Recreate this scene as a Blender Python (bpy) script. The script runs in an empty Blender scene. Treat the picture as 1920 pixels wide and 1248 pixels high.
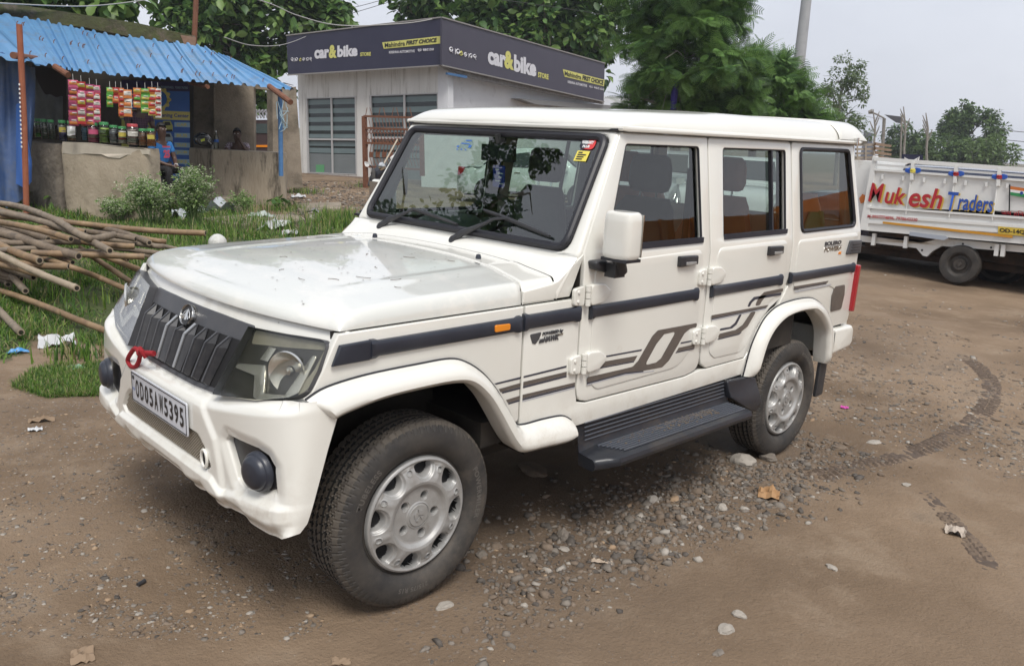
import bpy, bmesh, math, random
import numpy as np
from mathutils import Vector, Matrix, noise
R = math.radians
rnd = random.Random(7)
scene = bpy.context.scene
col = scene.collection

# ------------------------------------------------------------------ camera
cam_d = bpy.data.cameras.new("camera")
cam = bpy.data.objects.new("camera", cam_d)
col.objects.link(cam)
scene.camera = cam
CAM = Vector((-1.6903, -2.8876, 1.6552))
def cam_axes(yaw, pitch, roll):
    f = Vector((math.cos(yaw)*math.cos(pitch), math.sin(yaw)*math.cos(pitch), math.sin(pitch)))
    r = f.cross(Vector((0, 0, 1))).normalized()
    u = r.cross(f)
    return math.cos(roll)*r + math.sin(roll)*u, -math.sin(roll)*r + math.cos(roll)*u, f
cr_, cu_, cf_ = cam_axes(R(45.3745), R(-13.4257), R(2.8073))
cam.matrix_world = Matrix(((cr_.x, cu_.x, -cf_.x, CAM.x), (cr_.y, cu_.y, -cf_.y, CAM.y), (cr_.z, cu_.z, -cf_.z, CAM.z), (0, 0, 0, 1)))
cam_d.sensor_width = 36
cam_d.lens = 1544.5/1920*36
cam_d.clip_start = 0.05
cam_d.clip_end = 3000

# ------------------------------------------------------------------ world: overcast sky
world = bpy.data.worlds.new("World")
scene.world = world
world.use_nodes = True
wn, wl = world.node_tree.nodes, world.node_tree.links
wn.clear()
SUN_EL, SUN_AZ = R(58), R(-120)      # sun direction (azimuth from +X, counter-clockwise)
out = wn.new('ShaderNodeOutputWorld'); bg = wn.new('ShaderNodeBackground')
sky = wn.new('ShaderNodeTexSky'); sky.sky_type = 'NISHITA'; sky.sun_disc = False
sky.sun_elevation = SUN_EL; sky.sun_rotation = math.pi/2 - SUN_AZ
sky.air_density = 1.0; sky.dust_density = 6.0; sky.ozone_density = 1.0
tc = wn.new('ShaderNodeTexCoord')
nz = wn.new('ShaderNodeTexNoise'); nz.inputs['Scale'].default_value = 1.6; nz.inputs['Detail'].default_value = 5; nz.inputs['Roughness'].default_value = .55
mp = wn.new('ShaderNodeMapping'); mp.inputs['Scale'].default_value = (1, 1, 2.2)
wl.new(tc.outputs['Generated'], mp.inputs['Vector']); wl.new(mp.outputs[0], nz.inputs['Vector'])
rp = wn.new('ShaderNodeValToRGB')
rp.color_ramp.elements[0].position = .3; rp.color_ramp.elements[0].color = (4.75, 4.95, 5.5, 1)
rp.color_ramp.elements[1].position = .75; rp.color_ramp.elements[1].color = (6.1, 6.3, 6.85, 1)
wl.new(nz.outputs['Fac'], rp.inputs[0])
mx = wn.new('ShaderNodeMixRGB'); mx.inputs[0].default_value = .86
wl.new(sky.outputs[0], mx.inputs[1]); wl.new(rp.outputs[0], mx.inputs[2])
bg.inputs['Strength'].default_value = 0.1
wl.new(mx.outputs[0], bg.inputs['Color']); wl.new(bg.outputs[0], out.inputs['Surface'])

sun_d = bpy.data.lights.new("sun", 'SUN'); sun_d.energy = 1.75; sun_d.angle = R(22); sun_d.color = (1, .965, .91)
sun = bpy.data.objects.new("sun", sun_d); col.objects.link(sun)
sdir = Vector((math.cos(SUN_EL)*math.cos(SUN_AZ), math.cos(SUN_EL)*math.sin(SUN_AZ), math.sin(SUN_EL)))
sun.rotation_euler = (-sdir).to_track_quat('-Z', 'Y').to_euler()
sun.location = (0, 0, 30)
scene.view_settings.view_transform = 'Standard'
scene.view_settings.look = 'None'
scene.view_settings.gamma = 1
scene.view_settings.exposure = 0.66
scene.view_settings.use_curve_mapping = False
scene.render.engine = 'CYCLES'
scene.cycles.transparent_max_bounces = 24
scene.cycles.max_bounces = 8
scene.cycles.volume_bounces = 0

# ------------------------------------------------------------------ materials
def new_mat(name):
    m = bpy.data.materials.new(name); m.use_nodes = True
    nt = m.node_tree
    b = nt.nodes['Principled BSDF']
    return m, nt, b
def mat(name, c1, rough=.6, c2=None, scale=5, metal=0, coat=0, bump=0, bscale=None, c3=None, mix3=(.6, .75), scale3=2, spec=.5, detail=6, stretch=None, rough2=None, coords='Object', bdist=.01):
    """principled material, colour noise between c1 and c2, optional patches of c3, optional bump"""
    m, nt, b = new_mat(name)
    N, L = nt.nodes, nt.links
    b.inputs['Roughness'].default_value = rough
    b.inputs['Metallic'].default_value = metal
    b.inputs['Coat Weight'].default_value = coat
    b.inputs['Coat Roughness'].default_value = .04
    b.inputs['Specular IOR Level'].default_value = spec
    b.inputs['Base Color'].default_value = (*c1, 1)
    t = N.new('ShaderNodeTexCoord'); vec = t.outputs[coords]
    if stretch:
        mp = N.new('ShaderNodeMapping'); mp.inputs['Scale'].default_value = stretch
        L.new(vec, mp.inputs['Vector']); vec = mp.outputs[0]
    colout = None
    if c2:
        n = N.new('ShaderNodeTexNoise'); n.inputs['Scale'].default_value = scale; n.inputs['Detail'].default_value = detail; n.inputs['Roughness'].default_value = .65
        L.new(vec, n.inputs['Vector'])
        r = N.new('ShaderNodeValToRGB'); r.color_ramp.elements[0].position = .32; r.color_ramp.elements[1].position = .68
        r.color_ramp.elements[0].color = (*c1, 1); r.color_ramp.elements[1].color = (*c2, 1)
        L.new(n.outputs['Fac'], r.inputs[0]); colout = r.outputs[0]
        if rough2 is not None:
            rr = N.new('ShaderNodeMapRange'); rr.inputs['To Min'].default_value = rough; rr.inputs['To Max'].default_value = rough2
            rr.inputs['From Min'].default_value = .35; rr.inputs['From Max'].default_value = .65
            L.new(n.outputs['Fac'], rr.inputs['Value']); L.new(rr.outputs[0], b.inputs['Roughness'])
        if c3:
            n3 = N.new('ShaderNodeTexNoise'); n3.inputs['Scale'].default_value = scale3; n3.inputs['Detail'].default_value = 7; n3.inputs['Roughness'].default_value = .7
            L.new(vec, n3.inputs['Vector'])
            r3 = N.new('ShaderNodeValToRGB'); r3.color_ramp.elements[0].position = mix3[0]; r3.color_ramp.elements[1].position = mix3[1]
            L.new(n3.outputs['Fac'], r3.inputs[0])
            x = N.new('ShaderNodeMixRGB'); x.inputs[2].default_value = (*c3, 1)
            L.new(r3.outputs[0], x.inputs[0]); L.new(colout, x.inputs[1]); colout = x.outputs[0]
        L.new(colout, b.inputs['Base Color'])
    if bump:
        nb = N.new('ShaderNodeTexNoise'); nb.inputs['Scale'].default_value = bscale or scale*3; nb.inputs['Detail'].default_value = 5
        L.new(vec, nb.inputs['Vector'])
        bp = N.new('ShaderNodeBump'); bp.inputs['Strength'].default_value = bump; bp.inputs['Distance'].default_value = bdist
        L.new(nb.outputs['Fac'], bp.inputs['Height']); L.new(bp.outputs[0], b.inputs['Normal'])
    return m
def glass(name, tint=(.75, .85, .8), ior=1.55, extra=.0, rough=0.0, cap=1):
    m = bpy.data.materials.new(name); m.use_nodes = True
    N, L = m.node_tree.nodes, m.node_tree.links
    N.clear()
    o = N.new('ShaderNodeOutputMaterial'); mx = N.new('ShaderNodeMixShader')
    tr = N.new('ShaderNodeBsdfTransparent'); tr.inputs[0].default_value = (*tint, 1)
    gl = N.new('ShaderNodeBsdfGlossy'); gl.inputs['Roughness'].default_value = rough
    fr = N.new('ShaderNodeFresnel'); fr.inputs['IOR'].default_value = ior
    ad = N.new('ShaderNodeMath'); ad.operation = 'ADD'; ad.inputs[1].default_value = extra; ad.use_clamp = True
    L.new(fr.outputs[0], ad.inputs[0]); mi = N.new('ShaderNodeMath'); mi.operation = 'MULTIPLY'; mi.inputs[1].default_value = cap; L.new(ad.outputs[0], mi.inputs[0]); L.new(mi.outputs[0], mx.inputs[0])
    L.new(tr.outputs[0], mx.inputs[1]); L.new(gl.outputs[0], mx.inputs[2]); L.new(mx.outputs[0], o.inputs[0])
    return m

# ------------------------------------------------------------------ object helpers
WP = {}                                   # world location of every parent (all unrotated)
def link(o, parent=None):
    col.objects.link(o)
    if parent is not None: o.parent = parent
    return o
def tag(o, label=None, cat=None, group=None, kind=None):
    if label: o['label'] = label
    if cat: o['category'] = cat
    if group: o['group'] = group
    if kind: o['kind'] = kind
    return o
def thing(name, label, cat, loc=(0, 0, 0), group=None, rotz=0):
    o = bpy.data.objects.new(name, None); col.objects.link(o)
    o.location = loc; o.rotation_euler = (0, 0, rotz)
    o.empty_display_size = .1
    WP[o.name] = Vector(loc)
    return tag(o, label, cat, group)
def finish(o, parent, wl=None):
    """object whose vertices are in world coordinates, put under an unrotated parent"""
    link(o, parent)
    p = WP.get(parent.name, Vector((0, 0, 0))) if parent else Vector((0, 0, 0))
    o.location = -p
    WP[o.name] = Vector((0, 0, 0))
    return o
def make(name, verts, faces, m, parent=None, smooth=True, auto=None, local=False, midx=None):
    me = bpy.data.meshes.new(name)
    me.from_pydata([tuple(v) for v in verts], [], [tuple(f) for f in faces])
    mats = m if isinstance(m, (list, tuple)) else [m]
    for x in mats: me.materials.append(x)
    if midx is not None: me.polygons.foreach_set('material_index', midx)
    me.polygons.foreach_set('use_smooth', [bool(smooth)]*len(me.polygons))
    if smooth and auto: me.set_sharp_from_angle(angle=R(auto))
    me.update()
    o = bpy.data.objects.new(name, me)
    if local: return link(o, parent)
    return finish(o, parent)

class MB:
    """collects simple solids, each with a material slot"""
    def __init__(s): s.v = []; s.f = []; s.m = []; s.cm = 0
    def add(s, vs, fs):
        k = len(s.v); s.v += [tuple(v) for v in vs]; s.f += [tuple(i+k for i in f) for f in fs]; s.m += [s.cm]*len(fs)
    def box(s, c, d, rot=None):
        x, y, z = d[0]/2, d[1]/2, d[2]/2
        vs = [Vector(p) for p in ((-x,-y,-z),(x,-y,-z),(x,y,-z),(-x,y,-z),(-x,-y,z),(x,-y,z),(x,y,z),(-x,y,z))]
        if rot is not None: vs = [rot @ p for p in vs]
        vs = [p+Vector(c) for p in vs]
        s.add(vs, [(0,3,2,1),(4,5,6,7),(0,1,5,4),(1,2,6,5),(2,3,7,6),(3,0,4,7)]); return s
    def bar(s, a, b, w, h=None, up=(0, 0, 1)):
        a, b = Vector(a), Vector(b); d = b-a; h = h or w
        if d.length < 1e-6: return s
        z = d.normalized(); x = z.cross(Vector(up))
        if x.length < 1e-4: x = z.cross(Vector((1, 0, 0)))
        x.normalize(); y = x.cross(z)
        vs = [p+x*sx*w/2+y*sy*h/2 for p in (a, b) for sx, sy in ((-1,-1),(1,-1),(1,1),(-1,1))]
        s.add(vs, [(0,1,2,3),(7,6,5,4),(0,4,5,1),(1,5,6,2),(2,6,7,3),(3,7,4,0)]); return s
    def tube(s, pts, r, n=8, cap=True):
        pts = [Vector(p) for p in pts]; k = len(pts)
        rs = r if isinstance(r, (list, tuple)) else [r]*k
        t0 = (pts[1]-pts[0]).normalized()
        x = t0.cross(Vector((0, 0, 1)))
        if x.length < 1e-3: x = t0.cross(Vector((1, 0, 0)))
        x.normalize(); vs = []
        for i, p in enumerate(pts):
            t = (pts[min(i+1, k-1)]-pts[max(i-1, 0)]).normalized()
            x = (x-t*x.dot(t)).normalized(); y = t.cross(x)
            vs += [p+(x*math.cos(a)+y*math.sin(a))*rs[i] for a in [2*math.pi*j/n for j in range(n)]]
        fs = [(i*n+j, i*n+(j+1) % n, (i+1)*n+(j+1) % n, (i+1)*n+j) for i in range(k-1) for j in range(n)]
        if cap: fs += [tuple(range(n-1, -1, -1)), tuple(range((k-1)*n, k*n))]
        s.add(vs, fs); return s
    def lathe(s, prof, M=None, n=24, close=False):
        """prof = [(r, z)], axis z; M a 4x4"""
        vs = []
        for r_, z in prof:
            for j in range(n):
                a = 2*math.pi*j/n; p = Vector((r_*math.cos(a), r_*math.sin(a), z))
                vs.append(M @ p if M is not None else p)
        k = len(prof)
        fs = [(i*n+j, i*n+(j+1) % n, (i+1)*n+(j+1) % n, (i+1)*n+j) for i in range(k-1) for j in range(n)]
        if prof[0][0] > 1e-5 and close: fs.append(tuple(range(n-1, -1, -1)))
        if prof[-1][0] > 1e-5 and close: fs.append(tuple(range((k-1)*n, k*n)))
        s.add(vs, fs); return s
    def build(s, name, m, parent=None, smooth=True, auto=35, local=False):
        return make(name, s.v, s.f, m, parent, smooth, auto, local, s.m if isinstance(m, (list, tuple)) else None)

def fillet(pts, r, n=5):
    """round the corners of a closed polygon; r number or per-corner list"""
    out = []; k = len(pts)
    for i in range(k):
        rr = r[i] if isinstance(r, (list, tuple)) else r
        p, a, b = Vector(pts[i]), Vector(pts[i-1]), Vector(pts[(i+1) % k])
        if rr <= 0: out.append(tuple(p)); continue
        u, v = (a-p), (b-p); lu, lv = u.length, v.length
        if lu < 1e-9 or lv < 1e-9: continue
        u /= lu; v /= lv
        c = max(-1, min(1, u.dot(v))); ang = math.acos(c)
        if ang > math.pi-.05: out.append(tuple(p)); continue
        d = min(rr/math.tan(ang/2), lu*.48, lv*.48)
        for j in range(n+1):
            t = j/n
            q = (p+u*d)*(1-t)**2 + p*2*t*(1-t) + (p+v*d)*t**2
            out.append(tuple(q))
    return out
def catmull(pts, n=6, closed=False):
    P = [Vector(p) for p in pts]; k = len(P); out = []
    for i in range(k if closed else k-1):
        p0 = P[(i-1) % k] if closed or i > 0 else P[0]; p1 = P[i]; p2 = P[(i+1) % k]; p3 = P[(i+2) % k] if closed or i+2 < k else P[-1]
        for j in range(n):
            t = j/n
            out.append(.5*((2*p1)+(-p0+p2)*t+(2*p0-5*p1+4*p2-p3)*t*t+(-p0+3*p1-3*p2+p3)*t**3))
    if not closed: out.append(P[-1])
    return out
def fill_mesh(loops, depth, bevel=0, bres=2, cuts=()):
    """planar polygon with holes -> bevelled solid from w=-depth to w=0 ; returns bmesh in (u,v,w)"""
    cu = bpy.data.curves.new('c', 'CURVE'); cu.dimensions = '2D'; cu.fill_mode = 'BOTH' if depth > 0 else 'FRONT'
    cu.extrude = max(depth/2-bevel, 0); cu.bevel_depth = bevel; cu.bevel_resolution = bres
    cu.offset = -bevel
    for lp in loops:
        sp = cu.splines.new('POLY'); sp.points.add(len(lp)-1)
        sp.points.foreach_set('co', [c for p in lp for c in (p[0], p[1], 0, 1)])
        sp.use_cyclic_u = True
    o = bpy.data.objects.new('c', cu); col.objects.link(o)
    me = bpy.data.meshes.new_from_object(o.evaluated_get(bpy.context.evaluated_depsgraph_get()))
    bpy.data.objects.remove(o); bpy.data.curves.remove(cu)
    bm = bmesh.new(); bm.from_mesh(me); bpy.data.meshes.remove(me)
    bmesh.ops.remove_doubles(bm, verts=bm.verts, dist=1e-6)
    for v in bm.verts: v.co.z -= depth/2
    for axis, val in cuts:
        no = Vector((1, 0, 0)) if axis == 0 else Vector((0, 1, 0))
        bmesh.ops.bisect_plane(bm, geom=bm.verts[:]+bm.edges[:]+bm.faces[:], plane_co=no*val, plane_no=no, dist=1e-6)
    return bm
def slab(name, loops, mapf, m, parent=None, depth=.01, bevel=0, cuts=(), smooth=True, auto=30, bres=2):
    """loops[0] outer, rest holes; mapf(u,v,w)->world"""
    if not isinstance(loops[0][0], (list, tuple, Vector)): loops = [loops]
    bm = fill_mesh(loops, depth, bevel, bres, cuts)
    for v in bm.verts: v.co = Vector(mapf(*v.co))
    bmesh.ops.recalc_face_normals(bm, faces=bm.faces)
    me = bpy.data.meshes.new(name); bm.to_mesh(me); bm.free()
    me.materials.append(m)
    me.polygons.foreach_set('use_smooth', [smooth]*len(me.polygons))
    if smooth: me.set_sharp_from_angle(angle=R(auto))
    o = bpy.data.objects.new(name, me)
    return finish(o, parent)
def join(objs, name=None):
    """merge mesh objects (same parent and location) into the first one"""
    a = objs[0]; bm = bmesh.new(); mats = []
    for o in objs:
        k = len(bm.faces)
        idx = []
        for mm in o.data.materials:
            if mm not in mats: mats.append(mm)
            idx.append(mats.index(mm))
        bm.from_mesh(o.data); bm.faces.ensure_lookup_table()
        for f in bm.faces[k:]: f.material_index = idx[f.material_index] if idx else 0
    bm.to_mesh(a.data); bm.free()
    a.data.materials.clear()
    for mm in mats: a.data.materials.append(mm)
    a.data.set_sharp_from_angle(angle=R(32))
    for o in objs[1:]:
        d = o.data; bpy.data.objects.remove(o); bpy.data.meshes.remove(d)
    if name: a.name = name
    return a
def grid(name, P, m, parent=None, mask=None, smooth=True, auto=None, flip=False):
    """P[i][j] points"""
    nu, nv = len(P), len(P[0])
    vs = [p for r_ in P for p in r_]
    fs = []
    for i in range(nu-1):
        for j in range(nv-1):
            if mask is not None and not mask(i, j): continue
            f = (i*nv+j, (i+1)*nv+j, (i+1)*nv+j+1, i*nv+j+1)
            fs.append(f[::-1] if flip else f)
    return make(name, vs, fs, m, parent, smooth, auto)
def text_bm(s, size=1, bold=0, shear=0, align='LEFT', space=1, depth=0):
    cu = bpy.data.curves.new('t', 'FONT'); cu.body = s; cu.size = size; cu.offset = bold; cu.shear = shear
    cu.align_x = align; cu.space_character = space; cu.resolution_u = 3; cu.extrude = depth; cu.fill_mode = 'BOTH' if depth else 'FRONT'
    o = bpy.data.objects.new('t', cu); col.objects.link(o)
    me = bpy.data.meshes.new_from_object(o.evaluated_get(bpy.context.evaluated_depsgraph_get()))
    bpy.data.objects.remove(o); bpy.data.curves.remove(cu)
    return me
def text(name, s, mapf, m, parent, size=1, bold=0, shear=0, align='LEFT', w=None, h=None, space=1, depth=0):
    """flat lettering. If w given, scaled to width w (and h to cap height) with the lower left at the origin of mapf"""
    me = text_bm(s, size, bold, shear, align, space, depth); me.name = name
    n = len(me.vertices); a = np.empty(n*3); me.vertices.foreach_get('co', a); a = a.reshape(-1, 3)
    if w: a[:, 0] = (a[:, 0]-a[:, 0].min())*w/(a[:, 0].max()-a[:, 0].min())
    if h: a[:, 1] = (a[:, 1]-a[:, 1].min())*h/(a[:, 1].max()-a[:, 1].min())
    a = np.array([tuple(mapf(*p)) for p in a]); me.vertices.foreach_set('co', a.ravel()); me.update()
    me.materials.clear(); me.materials.append(m)
    o = bpy.data.objects.new(name, me)
    return finish(o, parent)
def ss(a, b, x):
    t = min(1, max(0, (x-a)/(b-a))); return t*t*(3-2*t)
def lerp(a, b, t): return a+(b-a)*t
def interp(x, xs, ys): return float(np.interp(x, xs, ys))

# ------------------------------------------------------------------ shared materials
STEPM = mat('step_plastic', (.013, .015, .020), .35, (.024, .026, .032), 8, c3=(.05,.042,.034), mix3=(.5,.75), scale3=6)
PAINT = mat('cream_paint', (.75, .745, .69), .28, (.72, .71, .65), 3, coat=.8, c3=(.52, .46, .36), mix3=(.66, .92), scale3=7)
def lower_dirt(m, z0=.40, z1=.70):
    nt = m.node_tree; N, L = nt.nodes, nt.links; b = N['Principled BSDF']; src = b.inputs['Base Color'].links[0].from_socket
    t = N.new('ShaderNodeNewGeometry'); sp = N.new('ShaderNodeSeparateXYZ'); L.new(t.outputs['Position'], sp.inputs[0])
    mr = N.new('ShaderNodeMapRange'); mr.inputs['From Min'].default_value = z1; mr.inputs['From Max'].default_value = z0; L.new(sp.outputs['Z'], mr.inputs['Value'])
    n = N.new('ShaderNodeTexNoise'); n.inputs['Scale'].default_value = 9; n.inputs['Detail'].default_value = 8; n.inputs['Roughness'].default_value = .75; L.new(t.outputs['Position'], n.inputs['Vector'])
    r = N.new('ShaderNodeMapRange'); r.inputs['From Min'].default_value = .48; r.inputs['From Max'].default_value = .95; L.new(n.outputs['Fac'], r.inputs['Value'])
    mu = N.new('ShaderNodeMath'); mu.operation = 'MULTIPLY'; L.new(mr.outputs[0], mu.inputs[0]); L.new(r.outputs[0], mu.inputs[1])
    x = N.new('ShaderNodeMixRGB'); x.inputs[2].default_value = (.36, .28, .19, 1); L.new(mu.outputs[0], x.inputs[0]); L.new(src, x.inputs[1]); L.new(x.outputs[0], b.inputs['Base Color'])
lower_dirt(PAINT)
BLACKP = mat('black_plastic', (.022, .023, .028), .42, (.04, .04, .042), 30, bump=.15, bscale=300, bdist=.001)
NAVYP = mat('dark_moulding', (.020, .024, .036), .35, (.030, .034, .046), 8)
GREYP = mat('grille_grey', (.055, .058, .066), .38, (.075, .075, .08), 12)
DARK = mat('shadow_black', (.008, .008, .009), .8)
RUBBER = mat('seal_rubber', (.015, .015, .02), .45)
CHROME = mat('chrome', (.72, .72, .70), .16, metal=1)
SILVER = mat('silver_paint', (.40, .40, .39), .42, (.33, .325, .31), 25, metal=.35, c3=(.20, .165, .125), mix3=(.62, .85), scale3=12)
TYREG = mat('tyre_groove_shade', (.008, .008, .008), .9)  # blacker than the rubber: shade inside the tread grooves put into the colour
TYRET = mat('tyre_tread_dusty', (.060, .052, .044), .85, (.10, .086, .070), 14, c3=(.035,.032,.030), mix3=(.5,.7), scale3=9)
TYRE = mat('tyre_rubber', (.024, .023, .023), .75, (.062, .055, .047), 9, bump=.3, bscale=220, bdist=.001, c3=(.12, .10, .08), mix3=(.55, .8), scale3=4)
GLASS_F = glass('windscreen_glass', (.74, .90, .81), 1.58, .09)
GLASS_S = glass('side_glass', (.64, .70, .66), 1.5, .06)
WHITE = mat('white_print', (.75, .75, .74), .5)
RED = mat('red_lens', (.35, .012, .02), .2, coat=.5)
AMBER = mat('amber_lens', (.75, .25, .02), .25, coat=.4)
BROWN_DECAL = mat('taupe_decal', (.125, .105, .09), .4, (.10, .085, .075), 20)
NAVY_DECAL = mat('navy_decal', (.04, .042, .06), .4)
SILV_DECAL = mat('silver_decal', (.42, .43, .46), .35)
SEAT = mat('dark_leather', (.035, .03, .032), .5, (.055, .045, .045), 9, bump=.2, bscale=150, bdist=.002)
SEAT_O = mat('tan_leather', (.45, .15, .075), .5, (.36, .12, .06), 8)
# ================================================================== THE SETTING
def ray(px, py):
    return cf_+cr_*((px-960)/1544.5)-cu_*((py-624)/1544.5)
def at(px, py, D):
    """a real point at horizontal distance D (metres) in the direction of a pixel of the photograph"""
    d = ray(px, py); k = D/math.hypot(d.x, d.y); return CAM+d*k
def gpt(px, py, z=-.09):
    d = ray(px, py); return CAM+d*((z-CAM.z)/d.z)
class Plane:
    """vertical wall plane through two plan points; wall(px,py,w)-> point on it, w metres towards the viewer"""
    def __init__(s, A, B):
        s.A = Vector((A[0], A[1], 0)); d = Vector((B[0]-A[0], B[1]-A[1], 0)).normalized(); s.d = d
        n = Vector((d.y, -d.x, 0)); 
        if n.dot(Vector((CAM.x, CAM.y, 0))-s.A) < 0: n = -n
        s.n = n
    def __call__(s, px, py, w=0):
        k = .55 if w > .3 else 0
        d = ray(px, py); t = ((s.A+s.n*k-CAM).dot(s.n))/d.dot(s.n); return CAM+d*t+s.n*(w-k)
def fv(n, seed):
    return np.random.RandomState(seed).rand(n, n)
_tabs = {}
def vnoise(x, y, seed=0):
    t = _tabs.setdefault(seed, fv(256, seed+11))
    xi = np.floor(x).astype(int); yi = np.floor(y).astype(int); fx_ = x-xi; fy_ = y-yi
    fx_ = fx_*fx_*(3-2*fx_); fy_ = fy_*fy_*(3-2*fy_)
    a = t[xi % 256, yi % 256]; b = t[(xi+1) % 256, yi % 256]; c = t[xi % 256, (yi+1) % 256]; d = t[(xi+1) % 256, (yi+1) % 256]
    return (a*(1-fx_)+b*fx_)*(1-fy_)+(c*(1-fx_)+d*fx_)*fy_-.5
def fbm(x, y, o=4, seed=0, g=.5):
    r_ = 0; a = 1
    for k in range(o): r_ = r_+a*vnoise(x*2**k+k*17.3, y*2**k-k*9.1, seed+k); a *= g
    return r_
def pip(x, y, poly):
    ins = np.zeros(x.shape, bool); n = len(poly)
    for i in range(n):
        ax, ay = poly[i]; bx, by = poly[i-1]
        c = ((ay > y) != (by > y)) & (x < (bx-ax)*(y-ay)/(by-ay+1e-12)+ax); ins ^= c
    return ins
def gz(x, y):
    """height of the ground"""
    x = np.asarray(x, float); y = np.asarray(y, float)
    base = -.016-.028*np.clip(x, -1.2, 3.0)
    und = .05*fbm(x*.35, y*.35, 3, 3)*np.clip((np.hypot(x-1.3, y)-2.2)/3, 0, 1)
    near = .012*fbm(x*1.7, y*1.7, 4, 7)*np.clip((np.abs(x-1.3)-1.9)/2+(np.abs(y)-.9)/2, .15, 1)
    return base+und+near
def gz1(x, y): return float(gz(np.array([x]), np.array([y]))[0])
GRASS = [tuple(gpt(*p)[:2]) for p in ((-500,735),(-60,715),(40,690),(75,650),(130,640),(170,668),(215,655),(330,610),(430,520),(520,474),(640,448),(668,420),(652,398),(600,402),(585,432),(545,440),(500,423),(440,402),(395,395),(330,388),(230,392),(118,399),(60,392),(-60,392),(-500,400))]
GRASS2 = [tuple(gpt(*p)[:2]) for p in ((25,752),(60,722),(120,705),(150,712),(192,700),(200,765),(90,772))]
def axis(lo, a, b, hi, st):
    mid = np.arange(a, b, st); left = []; v = a; s_ = st
    while v > lo: s_ *= 1.10; v -= s_; left.append(v)
    right = []; v = mid[-1]; s_ = st
    while v < hi: s_ *= 1.10; v += s_; right.append(v)
    return np.array(left[::-1]+list(mid)+right)
XS = axis(-420, -2.6, 5.5, 520, .024); YS = axis(-420, -3.2, 2.6, 520, .024)
GX, GY = np.meshgrid(XS, YS, indexing='ij')
GZ = gz(GX, GY)
dn = np.hypot(GX+1.7, GY+2.9)
fade = np.clip(1.4-dn/9, 0, 1)
GZ = GZ+fade*(.014*np.maximum(fbm(GX*6, GY*6, 4, 21), 0)*.4+.005*np.maximum(fbm(GX*15, GY*15, 3, 31)-.05, 0)*2)
nx, ny = GX.shape
idx = np.arange(nx*ny).reshape(nx, ny)
F = np.stack([idx[:-1, :-1], idx[1:, :-1], idx[1:, 1:], idx[:-1, 1:]], -1).reshape(-1, 4)
gme = bpy.data.meshes.new('ground')
gme.vertices.add(nx*ny); gme.vertices.foreach_set('co', np.stack([GX, GY, GZ], -1).ravel())
gme.loops.add(F.size); gme.loops.foreach_set('vertex_index', F.ravel())
gme.polygons.add(len(F)); gme.polygons.foreach_set('loop_start', np.arange(0, F.size, 4)); gme.polygons.foreach_set('use_smooth', np.ones(len(F), bool))
gme.update()
veg = (pip(GX, GY, GRASS) | pip(GX, GY, GRASS2)).astype(float)
veg = np.clip(veg+.6*fbm(GX*1.5, GY*1.5, 3, 5)*(veg > 0), 0, 1)
veg = np.maximum(veg, np.clip((GY-26)/6, 0, 1)*.5)
at_ = gme.attributes.new('veg', 'FLOAT', 'POINT'); at_.data.foreach_set('value', veg.ravel())
# stonier belts: beside the car, behind it to the right, and the far left foreground
st = np.exp(-(((GY+.85)/.38)**2))*((GX > -.2) & (GX < 3.3))*1.0
st = np.maximum(st, np.clip(1-np.hypot((GX-5.2)/2.2, (GY+.6)/1.6), 0, 1)*1.2)
st = np.maximum(st, np.clip(1-np.hypot((GX+.6)/1.8, (GY-2.2)/2.0), 0, 1)*1.3)
st = np.clip(st+.25*fbm(GX*.9, GY*.9, 3, 55), 0, 1)
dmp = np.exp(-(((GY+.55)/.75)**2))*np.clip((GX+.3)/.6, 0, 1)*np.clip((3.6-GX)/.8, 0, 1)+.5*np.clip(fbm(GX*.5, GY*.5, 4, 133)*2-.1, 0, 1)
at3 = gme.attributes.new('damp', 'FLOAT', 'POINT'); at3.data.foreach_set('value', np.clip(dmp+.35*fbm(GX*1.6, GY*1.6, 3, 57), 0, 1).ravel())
at2 = gme.attributes.new('stony', 'FLOAT', 'POINT'); at2.data.foreach_set('value', st.ravel())

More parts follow.
